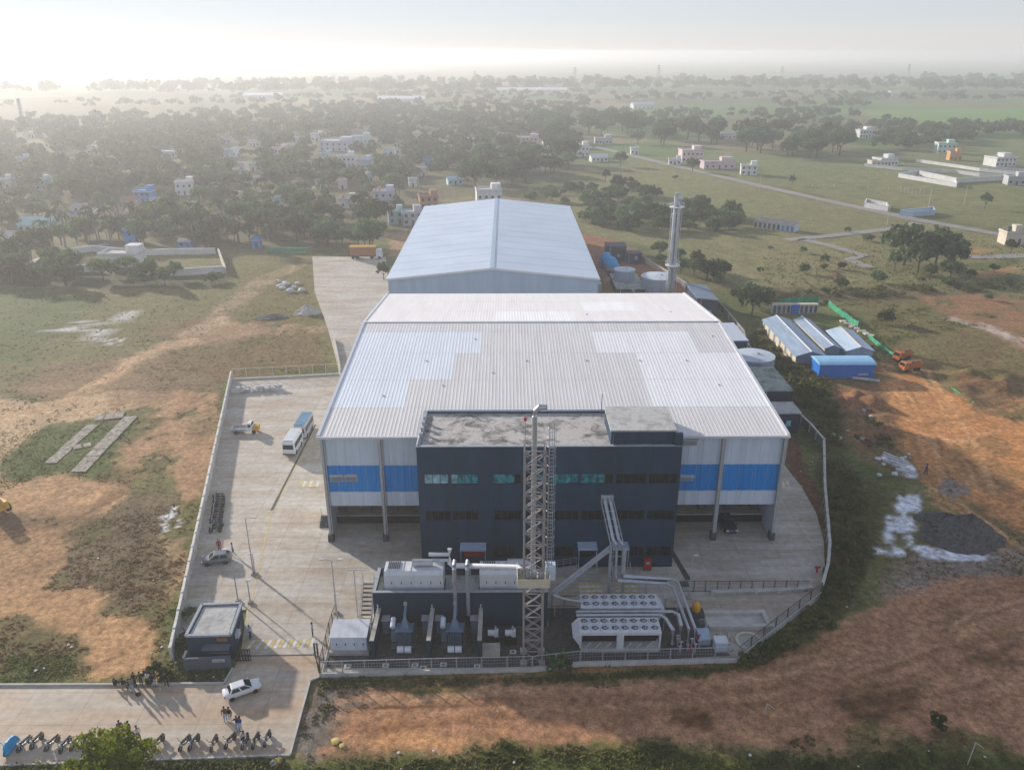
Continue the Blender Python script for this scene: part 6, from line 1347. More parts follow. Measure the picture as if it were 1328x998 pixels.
def house(px, py, wpx, hm, c, label, dep=None, roof='slab', st=1, rz=None, group=None, top=None, tankc=None, name='house'):
    g = G(px, py); sc = scale_at(g[0], g[1]); w = wpx/sc*1.08; hm = hm*.9; dep = dep or w*.8; HOUSES.append((px-wpx/2, px+wpx/2, py-hm*sc*.9, py+2))
    t = thing(name, label, 'house' if name == 'house' else 'shed', (g[0], g[1], -.1), rnd.uniform(-.25,.25) if rz is None else rz, group); wm = 'wall_'+c; x = w/2
    MB0 = MB(); MB0.box(-x,x,0,dep,-.3,hm); mbw = MB0.mesh('wall', wm); piece('wall', mbw, t)
    if roof == 'slab':
        piece('roof', MB().box(-x-.25,x+.25,-.3,dep+.25,hm,hm+.18).mesh('roof', top or 'slab_top'), t)
        pr = MB(); [pr.box(a,b,c1,d1,hm+.18,hm+.75) for a,b,c1,d1 in ((-x-.2,x+.2,-.25,-.1),(-x-.2,x+.2,dep+.05,dep+.2),(-x-.2,-x-.05,-.1,dep+.05),(x+.05,x+.2,-.1,dep+.05))]; piece('parapet', pr.mesh('parapet', wm), t)
        if wpx > 12: piece('stair_room', MB().box(x-w*.38,x-.1,dep*.45,dep-.1,hm+.18,hm+2.3).mesh('stair_room', wm), t)
    else:
        rm = {'sheet':'sheet_top','tile':'tile_top'}.get(roof, roof); o = .35
        piece('roof', MB().add([(-x-o,-o,hm-.1),(x+o,-o,hm-.1),(x+o,dep/2,hm+dep*.22),(-x-o,dep/2,hm+dep*.22),(x+o,dep+o,hm-.1),(-x-o,dep+o,hm-.1)], [(0,1,2,3),(3,2,4,5)]).mesh('roof', rm), t)
        piece('gable', MB().add([(-x,.01,hm),(-x,dep-.01,hm),(-x,dep/2,hm+dep*.2),(x,.01,hm),(x,dep-.01,hm),(x,dep/2,hm+dep*.2)], [(0,2,1),(3,4,5)]).mesh('gable', wm), t)
    n = max(1, min(5, int(w/2.2)))
    for s in range(st):
        z0 = hm*s/st
        for i in range(n):
            xc = -x+(i+.5)*w/n
            if s == 0 and i == n//2: d = piece('door', MB().box(xc-.45,xc+.45,-.06,0,0,2.0).mesh('door', 'steel_dark'), t); continue
            o = piece('window', MB().box(xc-.5,xc+.5,-.04,0,z0+.9,z0+2.0).mesh('window', 'glass_dark'), t)
            piece('sill', MB().box(xc-.65,xc+.65,-.35,0,z0+2.05,z0+2.15).mesh('sill', wm), o)
    if tankc: piece('water_tank', MB().cyl((-x*.4,dep*.5), .7, hm+.2, hm+1.9, 10).mesh('water_tank', tankc), t)
    return t
H = house
VG = 'village houses'
H(125,200,21,5,'white','white flat roofed house far back in the hazy left village',group=VG); H(219,204,28,3.2,'sky','long low sky blue building in the hazy left village',group=VG); H(292,205,12,5,'cyan','pale cyan house in the far cluster above the left village',group=VG); H(307,203,11,5,'white','white house at the right of the far cyan house',group=VG); H(205,222,10,4,'white','small white house deep among the left village trees',group=VG)
H(6,245,14,4.5,'white','white house at the very left edge of the village',group=VG,st=1); H(24,243,12,4,'sky','pale blue house near the left edge of the village',group=VG); H(54,247,14,5,'cyan','cyan and white house left of the big trees',group=VG,st=2); H(14,262,12,3.5,'grey','grey house below the left edge white house',group=VG,roof='sheet')
H(240,253,20,6,'white','white two storey house with roof railing among palms',st=2,group=VG); H(186,264,20,5.5,'blue','bright blue two storey house with white roof line among trees',st=2,group=VG,top='wall_white'); H(168,268,18,3.2,'rose','low pinkish house left of the bright blue house',roof='tile',group=VG); H(205,270,18,3.5,'pink','low pink house right of the bright blue house',roof='sheet',group=VG)
for i, (px, py, w_, c_, r_) in enumerate(((95,288,22,'cream','sheet'),(118,284,20,'grey','sheet'),(137,288,18,'white','tile'),(104,276,16,'white','sheet'),(150,279,14,'pink','tile'))): H(px, py, w_, 3.0, c_, ('wide cream','grey','white tile roofed','rear white','small pink')[i]+' low house in the tight roof cluster of the left village', roof=r_, group=VG)
H(45,301,38,3.2,'aqua','long aqua roofed house near the left palms',roof='wall_aqua',group=VG); H(22,318,30,3.2,'cyan','cyan walled house at the lower left of the village',roof='sheet',group=VG); H(65,292,14,3,'sky','small sky blue house beside the long aqua roof',group=VG); H(170,318,12,5.5,'blue','tall narrow blue house behind the white walled plot',st=2,group=VG); H(240,322,16,2.6,'blue','low blue shed beyond the white walled plot',roof='sheet',group=VG,name='hut'); H(333,322,10,3,'blue','small blue hut by the green net near the rear yard',group=VG,name='hut')
H(154,346,44,4.0,'white','white house with tall cube tower in the walled plot',group=VG,dep=7); H(361,205,18,6,'pink','pink and white two storey house in the middle distance',st=2,group=VG); H(433,196,36,6.5,'lilac','long lilac two storey building in the middle of the village',st=2,group=VG); H(411,183,14,5,'white','white house behind the lilac building',group=VG); H(469,186,22,5,'aqua','pale aqua building right of the lilac building',group=VG); H(450,217,20,6.5,'white','white two storey house below the lilac building',st=2,group=VG); H(471,219,16,5,'sky','sky blue and white house beside the white two storey house',group=VG); H(519,206,11,6,'white','narrow white tower house in the middle trees',st=2,group=VG)
H(610,191,8,6,'white','tiny white tower house above the middle trees',group=VG); H(556,216,10,4,'blue','small blue building among the middle trees',group=VG); H(591,240,18,3.2,'cyan','cyan roofed shed on bare ground behind the rear warehouse',roof='wall_cyan',group=VG); H(366,241,9,4,'orange','small orange house among the palms',group=VG); H(384,246,12,3.5,'yellow','small yellow house among the palms',group=VG); H(360,270,12,4.5,'cyan','small cyan house among dark trees',group=VG); H(450,270,18,3.8,'white','low white house with orange tank below the village road',group=VG,tankc='wall_orange')
H(498,266,24,6,'lilac','grey lilac house with roof columns and an orange tank',st=2,group=VG,tankc='wall_orange'); H(557,271,22,5.5,'brick','unplastered brick house behind the rear warehouse',st=2,group=VG,top='tile_top'); H(514,291,18,5,'aqua','turquoise house beside the grey concrete house',group=VG,st=2); H(536,292,24,5,'grey','grey concrete two storey house with white slab near the rear yard',group=VG,st=2,top='wall_white'); H(635,272,30,8.5,'white','tall white house rising behind the rear warehouse roof',st=2,group=VG)
for i, (px, py, w_, c_) in enumerate(((30,205,10,'white'),(70,215,10,'white'),(150,212,9,'sky'),(175,228,10,'cream'),(265,226,10,'white'),(330,190,12,'white'),(385,186,10,'cyan'),(305,262,12,'cream'),(415,245,12,'grey'),(330,240,10,'white'),(540,180,9,'white'),(490,192,10,'cream'),(250,275,12,'cyan'),(290,290,12,'grey'),(410,268,10,'pink'),(580,190,10,'cream'),(640,198,12,'grey'))): H(px, py, w_, 4, c_, 'small '+{'sky':'sky blue'}.get(c_,c_)+' house half hidden by trees deep in the village', group='half hidden village houses', roof='sheet' if i % 3 == 0 else 'slab')
for i in range(48):
    px, py = rnd.uniform(0,560), rnd.uniform(176,262); w_ = rnd.uniform(7,13)
    if all(not (a-w_ < px < b+w_ and c-4 < py < d+6) for a, b, c, d in HOUSES):
        c_ = rnd.choice(['white','white','white','cream','grey','sky','pink','cyan']); H(px, py, w_, 4.2, c_, 'small '+{'sky':'sky blue'}.get(c_,c_)+' house half hidden by trees deep in the village', group='half hidden village houses', roof=rnd.choice(['slab','slab','sheet','tile']))
RGH = 'houses right of the village'
H(684,188,24,5,'rose','pink two storey house above the dark grove',st=2,group=RGH); H(704,196,14,4,'white','white house right below the pink house above the grove',group=RGH); H(754,203,18,7,'white','white house with roof turret where the road leaves the village',st=2,group=RGH); H(783,187,20,4,'grey','pale grey building behind the white turret house',group=RGH); H(778,210,20,3,'white','open white roofed shed below the white turret house',roof='wall_white',group=RGH,name='open_shed'); H(823,200,9,4,'white','small white hut beside the road bend',group=RGH,name='hut')
H(898,210,26,7,'pink','tall pink and white house beside the grey road',st=2,group=RGH); H(933,219,38,4,'rose','long pink house with dark windows right of the tall pink house',group=RGH,dep=8); H(875,214,14,3,'white','low white annexe left of the tall pink house',group=RGH); H(971,227,19,5,'white','plain white house standing alone beside the road',group=RGH,st=2); H(947,180,22,4,'white','white house far back behind the right grove',group=RGH); H(1049,175,12,4,'orange','orange house far back behind the right grove',group=RGH); H(1124,179,19,6,'white','bright white house beyond the right grove',group=RGH,st=2); H(1227,199,20,6.5,'mint','mint green two storey house behind the walled plots',st=2,group=RGH); H(1239,208,14,5,'orange','orange house right below the mint green house',group=RGH); H(1304,216,27,5,'white','white house at the far right above the fields',st=2,group=RGH); H(1318,240,20,4,'grey','pale building inside the far right wall',group=RGH); H(1153,215,24,4,'white','white building at the left end of the walled plots',group=RGH,dep=8); H(1136,216,12,3,'cream','cream hut at the left end of the walled plots',group=RGH,name='hut')
H(1315,317,22,4.2,'cream','small house with dark tank at the far right of the fields',group=RGH,tankc='steel_dark'); H(835,141,26,5,'white','far white factory shed on the plain',roof='wall_white',group=RGH,dep=12); H(1160,124,10,6,'white','tiny white building far out on the plain',group=RGH)
ls = thing('row_sheds', 'long low white shed with row of dark openings in the dry field', 'shed', (*G(1004,299),0)); g = G(1004,299)
w0 = G(977,294); w1 = G(1030,301); ang = math.atan2(w1[1]-w0[1], w1[0]-w0[0]); L_ = math.hypot(w1[0]-w0[0], w1[1]-w0[1])
for i in range(9):
    f = (i+.5)/9; p = lerp2(w0, w1, f); loc = Vector((p[0],p[1],0)) - ls.location
    piece('bay', MB().box(-L_/18,L_/18,0,5,-.2,2.6).mesh('bay', 'wall_white'), ls, loc, ang); piece('opening', MB().box(-L_/30,L_/30,-.06,0,0,1.9).mesh('opening', 'steel_dark' if i < 6 else 'wall_blue'), ls, loc, ang); piece('roof_sheet', MB().add([(-L_/18,-.5,2.6),(L_/18,-.5,2.6),(L_/18,5.3,3.2),(-L_/18,5.3,3.2)], [(0,1,2,3),(3,2,1,0)]).mesh('roof_sheet', 'sheet_top'), ls, loc, ang)
def plot_wall(px, h, label, m='wall_white', cap='slab_top', bay=6): return wall_run(PX(px), h, bay, label, 'plot_wall', m, m, .3)
plot_wall([(1165,230),(1190,226),(1238,236),(1240,243),(1165,230)], 2.0, 'white walls of the narrow walled plot'); plot_wall([(1192,228),(1240,237),(1310,233)], 2.2, 'long white wall with blue posts in front of the walled plots'); plot_wall([(1170,221),(1238,225),(1270,229),(1300,231)], 1.8, 'white wall behind the narrow walled plot'); plot_wall([(1188,210),(1230,216),(1270,222),(1328,228)], 1.6, 'white wall in front of the mint green house'); plot_wall([(1121,216),(1170,221)], 1.6, 'white wall joining the cream hut to the plots'); plot_wall([(1272,221),(1330,224)], 2.0, 'white wall at the far right below the white house')
plot_wall([(1121,269),(1151,274),(1149,269),(1123,264),(1121,269)], 2.0, 'white walls of the small roofless enclosure by the road'); plot_wall([(1167,279),(1183,281),(1211,279),(1209,275),(1167,279)], 2.0, 'bluish white walls of the second roofless enclosure by the road', 'wall_sky')
plot_wall([(80,352),(131,352)], 1.8, 'white plot wall left of the white tower house'); plot_wall([(176,357),(230,357),(293,353)], 1.8, 'white plot wall right of the white tower house'); plot_wall([(293,355),(284,330)], 1.8, 'cream end wall of the white walled plot', 'wall_cream'); plot_wall([(66,333),(120,326),(180,331),(280,329)], 1.8, 'white wall at the back of the walled plot'); plot_wall([(345,327),(400,327)], 1.4, 'green screen wall behind the rear yard', 'net_green')
for (px, py) in [(1040+i*14+rnd.uniform(-2,2), 222+j*9+i*.6) for j in range(0,4,2) for i in range(12)] + [(1168+i*5, 245+j*5) for j in range(2) for i in range(7)]:
    g = G(px, py); tag(MB().box(g[0]-.1,g[0]+.1,g[1]-.1,g[1]+.1,-.2,.9).build('boundary_post', 'concrete'), 'short white boundary post in the open plots', 'post', 'white posts marking open plots')
# utility poles
for k, (px, py, h_) in enumerate(((1150,292,8),(1204,270,8),(1250,266,8),(543,250,8),(985,247,7),(348,312,6))):
    g = G(px, py); t = thing('utility_pole', ('white utility pole beside the pale track','white utility pole behind the second enclosure','white utility pole in the field right of the enclosures','utility pole behind the brick house','utility pole beside the grey road','utility pole near the small blue hut')[k], 'pole', (*g,-.1)); MB().cyl(g,.16,-.2,h_,7,r2=.1).build('pole','concrete_pale',t); MB().bar((g[0]-.8,g[1],h_-.4),(g[0]+.8,g[1],h_-.4),.12).build('crossarm','concrete_pale',t)
# pylons and mast
mat('pylon_steel', (.20,.21,.22), .6, var=.1)
def pylon(px, py, toppy, label, mast=False):
    g = G(px, py); Y = g[1]; h_ = AT(px, toppy, Y)[2]; t = thing('telecom_mast' if mast else 'pylon', label, 'mast' if mast else 'pylon', (*g,-.2), group=None if mast else 'power pylons on the horizon'); b = h_*(.05 if mast else .10); k = .012
    th = .18 if mast else .55
    for sx in (-1,1):
        for sy in (-1,1): MB().bar((g[0]+sx*b,g[1]+sy*b,-.3),(g[0]+sx*h_*k,g[1]+sy*h_*k,h_),th).build('leg','pylon_steel',t)
    n = 12 if mast else 6
    for i in range(n):
        z0, z1 = h_*i/n, h_*(i+1)/n; w0_ = b+(h_*k-b)*i/n; w1_ = b+(h_*k-b)*(i+1)/n
        for s in (1,-1): MB().bar((g[0]-s*w0_,g[1]-w0_,z0),(g[0]+s*w1_,g[1]-w1_,z1),th*.7).build('brace','pylon_steel',t)
    if mast:
        for z in (.97,.9,.82,.7):
            for a in (0,2.1,4.2): MB().obox((g[0]+1.0*math.cos(a),g[1]+1.0*math.sin(a),h_*z),(.35,.35,2.0)).build('antenna','machine_white',t)
    else:
        for z, a in ((.95,.10),(.82,.15),(.69,.18)): MB().bar((g[0]-h_*a,g[1],h_*z),(g[0]+h_*a,g[1],h_*z),.7).build('crossarm','pylon_steel',t)
pylon(37,190,128,'telecom mast standing in the hazy trees at the left edge',True)
for (px, py, tp_, s) in ((745,112,87,'power pylon above the middle of the factory roof'),(853,111,84,'power pylon right of the middle one'),(912,112,96,'short distant pylon between two larger ones'),(1013,106,86,'pylon above the long white shed'),(1176,106,83,'pylon nearest the right side of the skyline'),(616,113,92,'faint pylon left of the middle one'),(503,113,97,'very faint pylon in the bright haze'),(434,113,97,'faintest pylon toward the bright haze')): pylon(px, py, tp_, s)
# ponds and long far roofs
mat('water', (.30,.34,.36), .08, var=.05, spec=.6)
for pl, s in (([(676,163),(700,161),(722,160),(724,164),(700,166),(678,166)],'bright pond behind the pink house'),([(392,148),(430,146),(432,149),(394,151)],'bright pond in the hazy plain')): tag(MB().prism(PX(pl), -.3, .02).build('water', 'water'), s, None, kind='structure')
for (px, py, w_, s) in ((520,135,60,'long white factory roof far out in the haze'),(690,122,90,'long thin white roof on the far plain'),(340,130,50,'long pale roof far left in the haze')):
    g = G(px, py); L_ = w_/scale_at(*g); t = thing('far_shed', s, 'factory', (*g,0)); MB().box(g[0]-L_/2,g[0]+L_/2,g[1],g[1]+25,-.3,6).build('wall','wall_white',t); MB().add([(g[0]-L_/2-1,g[1]-1,6),(g[0]+L_/2+1,g[1]-1,6),(g[0]+L_/2+1,g[1]+13,9),(g[0]-L_/2-1,g[1]+13,9),(g[0]+L_/2+1,g[1]+26,6),(g[0]-L_/2-1,g[1]+26,6)], [(0,1,2,3),(3,2,4,5)]).build('roof','wall_white',t)

# ------------------------------------------------------------------ trees
BR = ['broad_a','broad_b','broad_c','broad_d','broad_e','broad_f','broad_g','broad_f']
def vt(label, group, keys, smin, smax, name='broadleaf_tree'):
    def f(px, py):
        g = G(px, py); tree(name, rnd.choice(keys), g[0], g[1], rnd.uniform(smin, smax), label, group)
    return f
V1 = 'village trees nearest the factory'
scatter([(0,345),(0,300),(60,300),(150,298),(260,285),(420,272),(495,290),(500,322),(430,324),(320,320),(290,322),(240,326),(190,318),(110,318),(60,340)], 88, vt('broadleaf tree in the dense belt between the village and the left field', V1, BR, .6, 1.15))
scatter([(-20,262),(300,250),(480,240),(540,250),(500,285),(420,272),(260,285),(-20,300)], 62, vt('broadleaf tree standing among the nearer village houses', 'trees among the nearer village houses', BR, .55, 1.05))
scatter([(-10,345),(60,340),(150,358),(130,372),(-10,372)], 22, vt('low broadleaf tree along the far edge of the left field', 'trees along the far edge of the left field', ['broad_c','broad_d','broad_a'], .6, .95))
scatter([(150,358),(290,362),(285,372),(150,374)], 9, vt('leafy bush along the foot of the white walled plot', 'bushes below the walled plot', ['scrub_a','scrub_b','broad_c'], .7, 1.0, 'bush'))
scatter([(560,240),(640,205),(750,195),(760,226),(700,238),(640,246)], 34, vt('dark tree in the grove behind the rear warehouse', 'dark grove behind the rear warehouse', ['broad_a','broad_b'], 1.0, 1.5))
scatter([(700,160),(830,150),(900,168),(1000,178),(1085,178),(1092,206),(1000,208),(915,186),(850,196),(790,178),(720,186)], 74, vt('dark tree in the long grove across the right middle distance', 'long grove in the right middle distance', ['broad_a','broad_b'], 1.1, 1.8))
scatter([(0,300),(60,262),(140,300),(420,262),(480,300),(380,315),(60,325)], 60, vt('coconut palm rising between the village houses', 'coconut palms in the village', ['palm_a','palm_b','palm_c'], 1.0, 1.4, 'palm_tree'))
for px, py, s in ((15,362,.95),(30,358,1.1),(44,352,1.0),(8,352,1.05),(116,322,1.0)): g = G(px, py); tree('palm_tree', 'palm_b', g[0], g[1], s, 'tall coconut palm at the left edge near the walled plot', 'tall palms at the left edge')
scatter([(660,258),(720,250),(800,242),(880,262),(960,280),(965,300),(900,302),(850,300),(770,300),(740,290),(750,270)], 120, vt('rounded green thorn bush in the scrub patch beyond the rear warehouse', 'scrub patch beyond the rear warehouse', ['scrub_a','scrub_b','scrub_a'], .9, 1.7, 'thorn_bush'))
scatter([(838,325),(880,332),(960,372),(945,382),(890,358),(850,345)], 16, vt('dark tree in the belt outside the wall behind the chimney', 'tree belt behind the chimney', ['broad_a','broad_c','scrub_a'], .6, .95))
for px, py, s in ((975,408,1.0),(985,398,.75),(962,396,.7)): g = G(px, py); tree('broadleaf_tree', 'broad_a', g[0], g[1], s, 'dark tree in the clump beside the portable toilets', 'tree clump beside the portable toilets')
for px, py, s, k in ((1172,343,1.35,'broad_b'),(1190,352,1.2,'broad_a'),(1212,345,1.3,'broad_b'),(1232,352,1.1,'broad_a'),(1205,362,.8,'broad_c'),(1232,362,.75,'broad_d'),(1160,350,.8,'broad_c')): g = G(px, py); tree('broadleaf_tree', k, g[0], g[1], s, 'large dark tree in the clump left of the far right track', 'large dark clump on the right')
SING = [(498,363,.75,'broad_c','small round tree in a planter ring on the rear yard'),(1310,328,.7,'broad_c','lone small tree below the far right house'),(1068,345,.55,'broad_c','small tree beside the orange earth heap'),(1150,418,.9,'scrub_a','round bright bush in the rough land behind the trucks'),(1090,372,.8,'scrub_a','bush on the hedge line above the green net'),(1138,365,.9,'scrub_a','bush on the hedge line left of the dark clump'),(1277,270,.9,'broad_c','lone dark tree right of the enclosures'),(785,235,.8,'broad_c','lone tree on the grass below the white shed'),(818,240,.6,'broad_c','small lone tree on the slope below the road'),(805,215,1.0,'broad_a','tree beside the open white roofed shed'),(898,222,.9,'broad_a','tree in front of the tall pink house'),(876,232,.6,'scrub_a','small bush on the open grass below the road'),(1027,240,.7,'broad_c','lone tree on the road side above the long white shed'),(275,366,.9,'scrub_a','bright bush at the end of the white plot wall'),(165,352,.7,'broad_d','tree in front of the white tower house'),(150,358,.6,'broad_c','smaller tree left in front of the white tower house'),(480,322,1.3,'broad_d','big bright crowned tree beside the box truck'),(465,320,1.0,'broad_d','bright crowned tree left of the big one by the box truck')]
for px, py, s, k, lb in SING: g = G(px, py); tree('broadleaf_tree' if 'broad' in k else 'bush', k, g[0], g[1], s, lb)
for i in range(22):
    px, py = rnd.uniform(960,1330), rnd.uniform(300,395); g = G(px, py)
    if clear_of(px, py): tree('bush', rnd.choice(['bush','scrub_b']), g[0], g[1], rnd.uniform(.6,1.1), 'small low bush dotted over the dry grazing land', 'bushes dotted over the grazing land')
for px, py, s, lb in ((205,880,1.0,'low bright bush on the kerb behind the standing people'),(722,866,1.1,'leafy bush growing at the foot of the lattice tower'),(735,868,.7,'smaller leafy bush right of the tower foot'),(218,880,.7,'small bush below the end of the boundary wall'),(238,840,.8,'bush squeezed between boundary wall and guard house'),(245,800,.7,'bush along the boundary wall behind the guard house'),(1215,940,.8,'small green bush on the bare foreground earth')): g = G(px, py); tree('bush', 'bush', g[0], g[1], s, lb)
# the rest of the woodland, too far to count
pts = []
def far_tree(px, py): pts.append(G(px, py)+(rnd.uniform(.6,1.35),))
scatter([(-40,170),(120,158),(330,150),(560,150),(700,158),(760,190),(640,205),(560,235),(300,250),(-40,262)], 1300, far_tree); scatter([(-40,160),(400,140),(760,135),(760,160),(700,158),(300,152)], 260, far_tree); scatter([(760,150),(1000,146),(1110,150),(1110,156),(900,160),(760,158)], 70, far_tree); scatter([(1000,160),(1140,158),(1400,168),(1400,180),(1100,172),(1000,168)], 90, far_tree)
scatter([(-40,140),(500,122),(780,118),(780,140),(400,140)], 230, far_tree); scatter([(780,126),(1000,122),(1400,128),(1400,134),(1000,130),(780,133)], 150, far_tree); scatter([(1000,136),(1130,134),(1130,141),(1000,142)], 30, far_tree); scatter([(-40,122),(400,110),(1400,104),(1400,122),(900,118),(400,124)], 520, lambda a, b: pts.append(G(a, b)+(rnd.uniform(1.3,2.6),)))
scatter([(1095,175),(1260,172),(1262,186),(1180,196),(1100,190)], 70, far_tree)
QQ = []
for (x, y, s) in pts:
    c, rad = crown_pts(4.6*s, 3.2*s, 4.2*s, 9, rnd.randint(0,9999)); q = leaf_cloud(c, [r_*1.25 for r_ in rad], 12, 1.9*s); q[:,0] += x; q[:,1] += y; QQ.append(q)
fw = link(bpy.data.objects.new('distant_trees', quads_mesh('distant_trees', np.concatenate(QQ), 'leaf_dark'))); tag(fw, 'dense trees spreading over the far village and plain', None, kind='stuff')
# foreground tree
ft = thing('foreground_tree', 'bright yellow green leafy tree at the bottom left road edge', 'tree', (*G(152,1022),-.1))
c, rad = crown_pts(3.4, 2.2, 3.2, 60, 77); c = [(a*1.25,b,z) for a,b,z in c]
cq = leaf_cloud(c, [r_*.75 for r_ in rad], 170, .23); piece('crown', quads_mesh('crown', cq, 'leaf_fore'), ft); piece('trunk', trunk(2.2, .2, 1.8, 9), ft)
# weeds and grass
def blades(px_poly, n, hmin, hmax, m, name, label, wid=.12):
    P = []
    def f(a, b): P.append(G(a, b))
    xs = [p[0] for p in px_poly]; ys = [p[1] for p in px_poly]; cnt = 0
    while cnt < n:
        a, b = rnd.uniform(min(xs),max(xs)), rnd.uniform(min(ys),max(ys))
        if inpoly(a, b, px_poly): f(a, b); cnt += 1
    P = np.array(P); Q = []
    for k in range(4):
        a = _lr.rand(len(P))*6.28; h_ = hmin+(hmax-hmin)*_lr.rand(len(P))**2; w_ = wid*(.5+_lr.rand(len(P))); ox, oy = _lr.normal(size=len(P))*.16, _lr.normal(size=len(P))*.16; lx, ly = _lr.normal(size=len(P))*.25*h_, _lr.normal(size=len(P))*.25*h_
        x, y = P[:,0]+ox, P[:,1]+oy; ca, sa = np.cos(a)*w_, np.sin(a)*w_; z = np.full(len(P), -.22)
        Q.append(np.stack([np.stack([x-ca,y-sa,z],1), np.stack([x+ca,y+sa,z],1), np.stack([x+ca*.6+lx,y+sa*.6+ly,z+h_],1), np.stack([x-ca*.6+lx,y-sa*.6+ly,z+h_],1)],1).reshape(-1,3))
    return np.concatenate(Q)
def stuff(name, Qs, m, label): o = link(bpy.data.objects.new(name, quads_mesh(name, np.concatenate(Qs), m))); tag(o, label, None, kind='stuff')
stuff('grass', [blades([(368,998),(374,986),(440,980),(560,986),(700,976),(880,962),(1000,978),(1100,988),(1200,975),(1328,984),(1328,1010),(368,1010)], 1300, .06, .26, 'weed', '', ''), blades([(415,880),(700,876),(955,862),(958,868),(700,884),(540,890),(415,890)], 1100, .1, .32, 'weed', '', ''),
    blades([(0,850),(90,845),(120,880),(0,884)], 450, .08, .22, 'weed', '', ''), blades([(0,560),(130,548),(160,560),(120,610),(50,615),(0,640)], 900, .08, .25, 'weed', '', ''), blades([(0,1000),(0,992),(370,984),(370,1000)], 900, .15, .5, 'weed', '', ''), blades([(228,790),(245,785),(240,850),(300,868),(295,884),(215,884)], 500, .15, .45, 'weed', '', '')], 'weed', 'green roadside grass and weeds')
stuff('dry_grass', [blades([(90,690),(130,665),(190,640),(235,640),(220,700),(208,775),(180,792),(95,755)], 900, .08, .2, 'd', '', ''), blades([(60,470),(250,455),(290,470),(290,500),(120,520)], 500, .08, .2, 'd', '', ''), blades([(300,345),(405,350),(430,480),(300,484),(305,420)], 500, .08, .22, 'd', '', '')], 'dry_grass', 'low dry brown grass on the left field')
W_ = []
def weeds(poly, n, s0, s1):
    out = []
    def f(a, b):
        g = G(a, b); s = rnd.uniform(s0, s1); c, rad = crown_pts(.8*s, .5*s, .3*s, 5, rnd.randint(0,9999)); q = leaf_cloud(c, rad, 9, .34*s); q[:,0] += g[0]; q[:,1] += g[1]; W_.append(q)
    k = 0; xs = [p[0] for p in poly]; ys = [p[1] for p in poly]
    while k < n:
        a, b = rnd.uniform(min(xs),max(xs)), rnd.uniform(min(ys),max(ys))
        if inpoly(a, b, poly):
            k += 1
            gg = G(a, b)
            if float(fbm(np.array([gg[0]*.22]), np.array([gg[1]*.22]))[0]) > .44: f(a, b)
weeds([(990,425),(1030,460),(1080,500),(1092,590),(1122,650),(1128,715),(1095,770),(1060,815),(985,862),(960,862),(1068,785),(1078,700),(1072,580),(1025,520),(965,445)], 1250, .45, 1.3)
weeds([(955,440),(985,425),(1050,480),(1080,520),(1040,540)], 260, .6, 1.5); weeds([(985,385),(1160,372),(1330,366),(1330,374),(1160,384),(985,394)], 260, .7, 1.6); weeds([(1000,975),(1060,945),(1328,975),(1328,1005),(1000,1005)], 90, .3, .7); weeds([(1130,530),(1160,580),(1150,590),(1085,560)], 60, .4, 1.0)
stuff('weeds', W_, 'weed', 'dark tangled weeds outside the right boundary wall')

# ------------------------------------------------------------------ heaps, rubble and odd pieces on the ground
def heap(px, py, rx, ry, h_, m, label, cat='heap', seed=1):
    g = G(px, py); r_ = np.random.RandomState(seed); n, k = 30, 9; mb = MB(); rings = []
    for i in range(k):
        f = i/(k-1); rings.append([(g[0]+rx*(1-f)*(1+.16*math.sin(3*a+seed)+.08*r_.randn())*math.cos(a)+f*rx*.15, g[1]+ry*(1-f)*(1+.12*math.cos(2*a+seed)+.08*r_.randn())*math.sin(a), -.15+h_*(1-(1-f)**1.25)*(1+.05*r_.randn())) for a in [2*math.pi*j/n for j in range(n)]])
    mb.loft(rings); tag(mb.build('heap', m, None, False), label, cat)
mat('gravel_dark', (.115,.108,.10), .95, var=.3, scale=2.5, bump=.6)
heap(1247,694,5.4,3.9,3.4,'gravel_dark','large dark gravel mound beside the white lime patch',seed=4); heap(1222,676,3.6,2.8,1.5,'gravel_dark','lower dark gravel spur left of the large mound',seed=7)
heap(397,405,3.2,3.0,2.2,'sand_pale','pale sand heap on the far left field',seed=2); heap(352,411,4.5,2.5,.9,'gravel_dark','low dark stone heap beside the pale sand heap',seed=3); heap(1085,357,2.0,1.5,.9,'earth_red','small orange earth heap beside a small tree',seed=6)
def rock(px, py, s, m, label, cat, group, seed, name='boulder', z=0):
    fl = .45 if name in ('rubbish_bag','litter_scrap') else .8
    g = G(px, py); r_ = np.random.RandomState(seed); mb = MB(); mb.loft([[(g[0]+s*q*(1+.25*r_.randn()*.5)*math.cos(2*math.pi*j/7), g[1]+s*q*(1+.2*r_.randn()*.5)*math.sin(2*math.pi*j/7), z-.1+s*zz*fl+(.06 if fl < .5 else 0)) for j in range(7)] for q, zz in ((.9,0),(1.05,.4),(.8,.85),(.35,1.05))]); tag(mb.build(name, m), label, cat, group)
for i in range(9): rock(361+(i*37 % 32), 365+(i*23 % 14), .8+.12*(i % 4), 'debris_white', 'pale boulder in the group on the far left field', 'boulder', 'pale boulders on the far left field', i)
for i in range(8):
    px = 306+i*8+rnd.uniform(-2,2); g = G(px, 509-i*.5); mb = MB(); mb.obox((g[0],g[1],.4),(rnd.uniform(.8,2.0),rnd.uniform(.5,.9),rnd.uniform(.4,.9)), rnd.uniform(-.4,.4)); mb.obox((g[0]+.3,g[1]+.2,.95),(.7,.5,.3), rnd.uniform(-.6,.6)); tag(mb.build('crate', 'debris_white'), 'white crate or panel stacked along the far yard fence', 'crate', 'white crates along the far yard fence')
for i in range(16): rock(1136+rnd.random()*48, 588+rnd.random()*28, rnd.uniform(.3,.6), 'debris_white', 'white rubble lump in the dump beside the dirt track', 'rubble', 'white rubble beside the dirt track', 60+i, 'rubble_lump')
